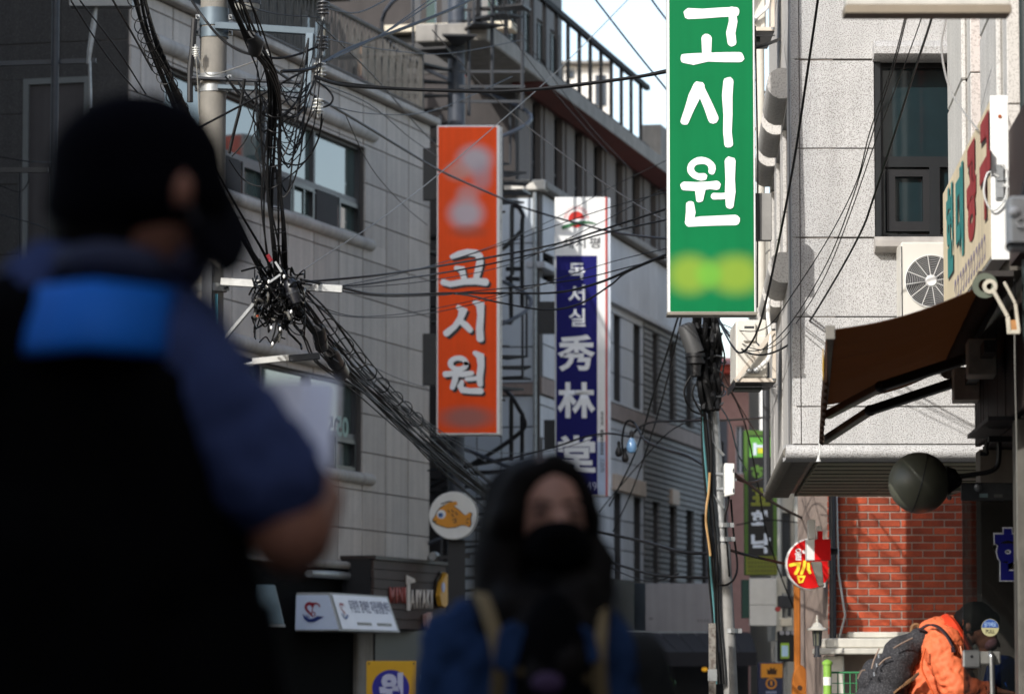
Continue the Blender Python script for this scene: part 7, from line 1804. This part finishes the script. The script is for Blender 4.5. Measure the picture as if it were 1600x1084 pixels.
# ---------------- woman with long hair
WD = 7.3
wm = T('person', 'person with long black hair and black mask in a blue denim jacket, blurred', 'person', (P(860, 1084, WD).x, WD, 0))
q = lambda u, v, d=WD: wm.at(u, v, d)
b_ = MB(); b_.ell(q(862, 795), (.078, .09, .105)); b_.ell(q(868, 850, 7.27), (.058, .065, .06)); b_.caps(q(868, 868, 7.25), q(868, 875, 7.25), .03, .028)
b_.caps(q(880, 815, 7.205), q(884, 832, 7.19), .011, .013)
for du in (-24, 26): b_.ell(q(870 + du, 800, 7.225), (.016, .01, .007))
for s1 in (-1, 1): b_.ell(q(862 + s1 * 66, 815, 7.31), (.01, .016, .028))
b_.caps(q(858, 890), q(852, 960), .048, .055)
b_.caps(q(850, 1000), q(850, 1250), .12, .12)
for s1 in (-1, 1):
    e1 = 850 + s1 * (165 if s1 < 0 else 110); e2 = 850 + s1 * (120 if s1 < 0 else 95)
    b_.caps(q(850 + s1 * (125 if s1 < 0 else 85), 1000), q(e1, 1180), .045, .036); b_.caps(q(e1, 1180), q(e2, 1340, 7.15), .034, .026)
    hand(b_, q(e2, 1340, 7.15), (0, -.5, 0), (0, -.2, -1), (s1, 0, 0), .9)
zc = .82
for sx in (-.09, .09): b_.caps((sx, 0, zc), (sx, .0, .46), .085, .055); b_.caps((sx, 0, .46), (sx, .02, .09), .052, .038)
blob('body', b_, skin2, wm, .011, 4)
for du in (-24, 26):
    MB().ell(q(870 + du, 800, 7.214), (.012, .006, .005)).build('eye', M('eye_dark', (40, 30, 26)), wm, smooth=True)
    MB().tube([q(870 + du - 16, 787, 7.21), q(870 + du, 783, 7.205), q(870 + du + 16, 788, 7.21)], .0035, 5).build('eyebrow', hairm, wm)
h_ = MB()
for a_, b_c in (((800, 790, 7.245), (822, 748, 7.243)), ((822, 748, 7.243), (862, 722, 7.245)), ((862, 722, 7.245), (896, 740, 7.25)), ((896, 740, 7.25), (918, 790, 7.26))): h_.caps(q(*a_), q(*b_c), .024, .024)
h_.ell(q(842, 788, 7.385), (.102, .12, .098)); h_.ell(q(840, 757, 7.335), (.094, .1, .054)); h_.caps(q(812, 750, 7.25), q(792, 810, 7.24), .03, .034); h_.caps(q(902, 752, 7.27), q(922, 806, 7.26), .018, .022); h_.caps(q(900, 930, 7.22), q(880, 1040, 7.12), .05, .045); h_.caps(q(830, 950, 7.22), q(850, 1060, 7.12), .05, .045); h_.caps(q(800, 770, 7.31), q(785, 880, 7.29), .055, .06); h_.caps(q(785, 880, 7.29), q(765, 985, 7.25), .062, .04); h_.caps(q(908, 780, 7.33), q(926, 880, 7.29), .03, .038); h_.caps(q(932, 880, 7.29), q(922, 1010, 7.2), .04, .035); h_.caps(q(850, 800, 7.4), q(850, 960, 7.42), .09, .08); h_.caps(q(800, 950, 7.22), q(840, 1000, 7.18), .05, .03)
blob('hair', h_, hairm, wm, .012, 4, .006, .03)
mk = MB(); mk.ell(q(872, 852, 7.235), (.068, .06, .052)); mk.ell(q(874, 835, 7.2), (.045, .035, .03)); blob('face_mask', mk, M('black_mask_cloth', (10, 10, 12), spec=.04, rough=1.0), wm, .009, 4)
j_ = MB(); j_.caps(q(850, 1010), q(850, 1270), .135, .15); j_.caps(q(745, 1000), q(925, 1005), .085, .075); j_.caps(q(725, 1010), q(688, 1180), .082, .066); j_.caps(q(935, 1020), q(960, 1180), .07, .06); j_.caps(q(688, 1180), q(732, 1330, 7.18), .06, .045); j_.caps(q(960, 1180), q(945, 1330, 7.18), .056, .045); j_.caps(q(770, 1050), q(775, 1250), .11, .12); j_.caps(q(905, 1060), q(905, 1250), .10, .11)
blob('jacket', j_, denim, wm, .012, 5, .008, .07, ridge=.6)
for s1, pts in ((1, [(880, 985), (900, 975), (925, 985), (935, 1030), (905, 1045), (895, 1015)]), (0, [(825, 985), (800, 970), (780, 985), (770, 1040), (800, 1055), (815, 1015)])):
    cb = MB(); cb.prism([(q(u, v)[0], q(u, v)[2]) for u, v in pts], q(0, 0, 7.12)[1], q(0, 0, 7.135)[1]); cb.build('jacket_collar', denim, wm, bevel=.004)
sh = MB(); sh.ell(q(865, 1090, 7.14), (.075, .06, .2)); sh.ell(q(862, 935, 7.26), (.07, .065, .075)); sh.build('shirt', blackc, wm, smooth=True)
pr_ = MB(); pr_.ell(q(855, 1066, 7.075), (.03, .008, .02)); pr_.build('shirt_print', M('violet_print', (64, 44, 78), rough=.7), wm)
for bq in ((812, 1048), (918, 1060)): MB().lathe([(0, 0), (.009, 0), (.009, .004)], q(bq[0], bq[1], 7.10), 10, 'y').build('button', M('brass_button', (84, 72, 50), rough=.4, metal=.6), wm)
t_ = MB()
for sx in (-.09, .09): t_.caps((sx, 0, .84), (sx, 0, .46), .1, .075); t_.caps((sx, 0, .46), (sx, .02, .08), .07, .06)
blob('trousers', t_, blackc, wm, .016, 4)
for sx in (-.09, .09):
    f_ = MB(); f_.ell((sx, -.05, .05), (.045, .12, .05)); f_.box(sx - .04, sx + .04, -.15, .06, 0, .03); f_.build('shoe', white_p, wm, smooth=True)
bk = T('backpack', 'backpack with khaki shoulder straps worn over the denim jacket', 'backpack', P(850, 1150, 7.5))
Q = lambda u, v, d: bk.at(u, v, d)
for pts in ([(748, 925, 7.3), (752, 930, 7.22), (764, 960, 7.17), (775, 1000, 7.14), (780, 1040, 7.13), (776, 1100, 7.16)], [(935, 930, 7.32), (938, 950, 7.22), (937, 990, 7.16), (936, 1030, 7.14), (940, 1090, 7.16)]):
    ps = smoothpts([Q(*p) for p in pts], 5); sm2 = MB()
    for i in range(len(ps) - 1): sm2.bar(ps[i], ps[i + 1], .026, .008)
    sm2.build('shoulder_strap', khaki, bk)
MB().box(-.13, .13, -.02, .12, -.1, .28).build('pack', M('khaki_pack', (120, 110, 84), rough=.8), bk, bevel=.04, seg=3, smooth=True)

# ---------------- passer-by hidden behind her
TD = 10.0
tp_ = T('person', 'grey haired person in dark clothes mostly hidden behind the woman', 'person', (P(915, 1084, TD).x, TD, 0))
q = lambda u, v, d=TD: tp_.at(u, v, d)
b_ = MB(); b_.ell(q(908, 925), (.075, .09, .1)); b_.ell(q(914, 955, 9.97), (.055, .06, .055)); b_.caps(q(908, 975), q(905, 1005), .05, .058); b_.caps(q(905, 1030), q(905, 1200), .13, .13)
for s1 in (-1, 1):
    b_.caps(q(905 + s1 * 100, 1030), q(905 + s1 * 125, 1200), .05, .04); b_.caps(q(905 + s1 * 125, 1200), q(905 + s1 * 105, 1330, 9.85), .04, .03); hand(b_, q(905 + s1 * 105, 1330, 9.85), (0, -.4, 0), (0, -.2, -1), (s1, 0, 0))
for du in (-16, 18): b_.ell(q(914 + du, 930, 9.915), (.014, .008, .007))
b_.caps(q(915, 935, 9.90), q(916, 946, 9.88), .01, .013); b_.ell(q(952, 932, 10), (.01, .016, .028))
for sx in (-.1, .1): b_.caps((sx, 0, .85), (sx, 0, .48), .09, .06); b_.caps((sx, 0, .48), (sx, .02, .09), .056, .04)
blob('body', b_, skin, tp_, .012, 4)
h_ = MB(); h_.ell(q(908, 910, 10.02), (.088, .1, .078)); blob('hair', h_, M('grey_hair', (150, 152, 158), rough=.7, var=.2, vscale=50), tp_, .012, 4)
j_ = MB(); j_.caps(q(905, 1030), q(905, 1220), .15, .16); j_.caps(q(815, 1035), q(995, 1035), .085, .085); j_.caps(q(1002, 1045), q(1032, 1200), .08, .07); j_.caps(q(808, 1045), q(780, 1200), .08, .07); j_.caps(q(1032, 1200), q(1010, 1320, 9.86), .065, .05); j_.caps(q(780, 1200), q(800, 1320, 9.86), .065, .05); j_.caps(q(906, 985), q(905, 1010), .07, .085)
blob('coat', j_, M('black_green_coat', (20, 22, 22), rough=.9), tp_, .014, 5, .006, .07)
mk = MB(); mk.ell(q(916, 955, 9.925), (.052, .045, .038)); blob('face_mask', mk, M('black_mask_cloth', (14, 14, 16)), tp_, .01, 3)
t_ = MB()
for sx in (-.1, .1): t_.caps((sx, 0, .86), (sx, 0, .48), .11, .085); t_.caps((sx, 0, .48), (sx, .02, .08), .08, .07)
blob('trousers', t_, blackc, tp_, .016, 4)
for sx in (-.1, .1):
    f_ = MB(); f_.ell((sx, -.05, .05), (.05, .13, .05)); f_.box(sx - .045, sx + .045, -.16, .06, 0, .03); f_.build('shoe', black, tp_, smooth=True)

# ---------------- person in the orange jacket stooping at the glass door
OD = 20.3
og = T('person', 'person in an orange jacket stooping to enter through the glass shop door', 'person', (P(1425, 1084, OD).x, OD, 0))
q = lambda u, v, d=OD: og.at(u, v, d)
b_ = MB(); b_.ell(q(1531, 974), (.088, .08, .1)); b_.ell(q(1541, 998), (.06, .058, .06)); b_.caps(q(1546, 1014), q(1538, 1016), .026, .03)
b_.caps(q(1558, 1002), q(1561, 1008), .011, .013)
b_.ell(q(1513, 979, 20.215), (.019, .012, .03)); b_.ell(q(1513, 979, 20.205), (.012, .008, .02))
b_.caps(q(1515, 990), q(1492, 1010), .055, .065)
b_.caps(q(1475, 1030), q(1415, 1170), .12, .12)
b_.caps(q(1474, 1014, 20.12), q(1499, 1080, 20.06), .05, .04); b_.caps(q(1499, 1080, 20.06), q(1556, 1079, 20.1), .038, .028)
hand(b_, q(1556, 1079, 20.1), (0, .3, -.8), (.95, .25, -.12), (.1, -.9, 0), 1.0, .5)
b_.caps(q(1478, 1014, 20.48), q(1510, 1085, 20.55), .05, .04); b_.caps(q(1510, 1085, 20.55), q(1550, 1100, 20.5), .038, .028); hand(b_, q(1550, 1100, 20.5), (0, -.3, -.8), (.95, -.25, -.12), (.1, .9, 0), 1.0, .5)
hz_ = q(1412, 1165)
for yy, kx, ax in ((-.1, .14, -.02), (.1, .02, -.22)):
    b_.caps((hz_.x, yy, hz_.z), (hz_.x + kx, yy, .46), .09, .06); b_.caps((hz_.x + kx, yy, .46), (hz_.x + ax, yy, .09), .055, .04)
blob('body', b_, skin, og, .009, 4)
h_ = MB(); h_.ell(q(1525, 966), (.105, .1, .092)); h_.ell(q(1506, 972), (.06, .09, .075)); h_.caps(q(1500, 985), q(1508, 996), .04, .03); h_.ell(q(1548, 968), (.05, .08, .05))
blob('hair', h_, hairm, og, .009, 3, .004, .03)
mk = MB(); mk.ell(q(1546, 1004), (.05, .064, .045)); blob('face_mask', mk, M('dusky_pink_mask', (150, 110, 118), rough=.8), og, .009, 3)
j_ = MB(); j_.caps(q(1472, 1030), q(1428, 1110), .165, .165); j_.caps(q(1428, 1110), q(1412, 1165), .17, .18); j_.caps(q(1474, 1008, 20.16), q(1478, 1008, 20.46), .105, .105)
j_.caps(q(1470, 1014, 20.12), q(1496, 1076, 20.05), .092, .074); j_.caps(q(1496, 1076, 20.05), q(1543, 1080, 20.09), .070, .046)
j_.caps(q(1478, 1014, 20.48), q(1508, 1082, 20.55), .09, .07); j_.caps(q(1508, 1082, 20.55), q(1540, 1096, 20.5), .068, .046)
j_.caps(q(1455, 990), q(1482, 985), .07, .075)
jo = blob('jacket', j_, orangec, og, .009, 3, .013, .06, ridge=.8)
cl_ = MB(); cl_.tube(smoothpts([q(1478, 968, 20.3), q(1488, 978, 20.17), q(1502, 1002, 20.16), q(1512, 1024, 20.2), q(1516, 1026, 20.36), q(1502, 1002, 20.44), q(1488, 978, 20.43), q(1478, 968, 20.3)]), .034, 8)
cl_.build('collar', M('red_orange_lining', (214, 60, 22), rough=.75), jo, smooth=True)
hd_ = MB(); hd_.ell(q(1466, 985), (.10, .13, .07)); hd_.ell(q(1478, 978), (.07, .11, .05)); blob('hood', hd_, orangec, jo, .009, 3, .010, .05, ridge=.7)
for u0, v0, u1, v1 in ((1498, 1000, 1502, 1032), (1494, 1002, 1494, 1030)): MB().tube(smoothpts([q(u0, v0, 20.13), q((u0 + u1) / 2 + 2, (v0 + v1) / 2, 20.07), q(u1, v1, 20.05)]), .004, 5).build('draw_cord', M('pale_orange_cord', (240, 170, 130), rough=.7), jo)
sm_ = MB(); sm_.tube(smoothpts([q(1446, 1012, 20.0), q(1440, 1040, 19.99), q(1448, 1062, 19.98), q(1462, 1090, 19.97)]), .005, 5); sm_.build('seam', M('seam_orange', (206, 84, 34), rough=.8), jo)
t_ = MB(); t_.caps((hz_.x, -.06, hz_.z), (hz_.x, .06, hz_.z), .14, .14)
for yy, kx, ax in ((-.1, .14, -.02), (.1, .02, -.22)):
    t_.caps((hz_.x, yy, hz_.z), (hz_.x + kx, yy, .46), .12, .085); t_.caps((hz_.x + kx, yy, .46), (hz_.x + ax, yy, .08), .08, .07)
blob('trousers', t_, M('dark_trousers', (34, 36, 44), rough=.9), og, .014, 4, .006, .07)
for yy, ax in ((-.1, -.02), (.1, -.22)):
    f_ = MB(); f_.ell((hz_.x + ax + .06, yy, .055), (.14, .05, .055)); f_.box(hz_.x + ax - .07, hz_.x + ax + .19, yy - .045, yy + .045, 0, .03); f_.build('shoe', white_p, og, smooth=True)
bg_ = T('backpack', 'black speckled backpack on the back of the person in orange', 'backpack', P(1390, 1084, OD))
Q = lambda u, v, d=OD: bg_.at(u, v, d)
packm = M('charcoal_pack_cloth', (42, 41, 43), rough=.85, var=.15, vscale=20, speck=(96, 94, 96), sscale=160, sfac=.5, bump=.4, bscale=120)
pk = MB()
pk.caps(Q(1436, 998, 20.2), Q(1436, 998, 20.4), .06, .06); pk.caps(Q(1408, 1022, 20.18), Q(1408, 1022, 20.42), .095, .095); pk.caps(Q(1390, 1055, 20.16), Q(1390, 1055, 20.44), .12, .12); pk.caps(Q(1384, 1095, 20.16), Q(1384, 1095, 20.44), .13, .13); pk.caps(Q(1392, 1125, 20.18), Q(1392, 1125, 20.42), .11, .11); pk.caps(Q(1420, 1010, 20.2), Q(1400, 1035, 20.2), .07, .09)
pb_ = blob('pack_body', pk, packm, bg_, .011, 8, .008, .07)
fp = MB(); fp.caps(Q(1362, 1062, 20.2), Q(1362, 1062, 20.4), .075, .075); fp.caps(Q(1354, 1098, 20.2), Q(1354, 1098, 20.4), .08, .08); fp.caps(Q(1366, 1046, 20.22), Q(1366, 1046, 20.38), .06, .06)
blob('front_pocket', fp, packm, bg_, .011, 6, .006, .06)
zipm = M('pale_zip', (140, 120, 104), rough=.4, metal=.3)
for pts in (((1374, 1012), (1366, 1030), (1362, 1044)), ((1372, 1040), (1382, 1030), (1392, 1026)), ((1340, 1060), (1346, 1048), (1352, 1046)), ((1396, 1012), (1412, 1003), (1426, 996))):
    MB().tube(smoothpts([Q(u, v, 20.04) for u, v in pts]), .0042, 5).build('zip', zipm, pb_)
for u, v in ((1373, 1022), (1370, 1036), (1366, 1050)): MB().tube([Q(u, v, 20.03), Q(u + 1, v + 6, 20.02)], .006, 5).build('zip_pull', galv, pb_)
def strap(pts, w_, mat, nm):
    ps = smoothpts([Q(*p) for p in pts], 5); m_ = MB()
    for i in range(len(ps) - 1): m_.bar(ps[i], ps[i + 1], w_, .010)
    m_.build(nm, mat, bg_)
strap([(1436, 984, 20.15), (1450, 976, 20.12), (1464, 978, 20.05), (1478, 990, 20.01), (1488, 1008, 19.99), (1490, 1018, 20.0)], .022, M('plum_black_strap', (48, 34, 40), rough=.8), 'shoulder_strap')
strap([(1398, 1082, 20.06), (1412, 1070, 20.04), (1424, 1060, 20.05), (1436, 1050, 20.05)], .03, M('tan_strap', (122, 88, 56), rough=.8), 'lower_strap')
strap([(1424, 1062, 20.035), (1434, 1052, 20.04)], .05, M('dark_brown_patch', (78, 54, 40), rough=.8), 'strap_patch')
MB().tube(smoothpts([Q(1424, 990, 20.3), Q(1426, 978, 20.3), Q(1434, 976, 20.3), Q(1438, 986, 20.3)]), .012, 6).build('grab_handle', M('tan_strap', (122, 88, 56)), bg_, smooth=True)

bpy.data.scenes.remove(TMP)
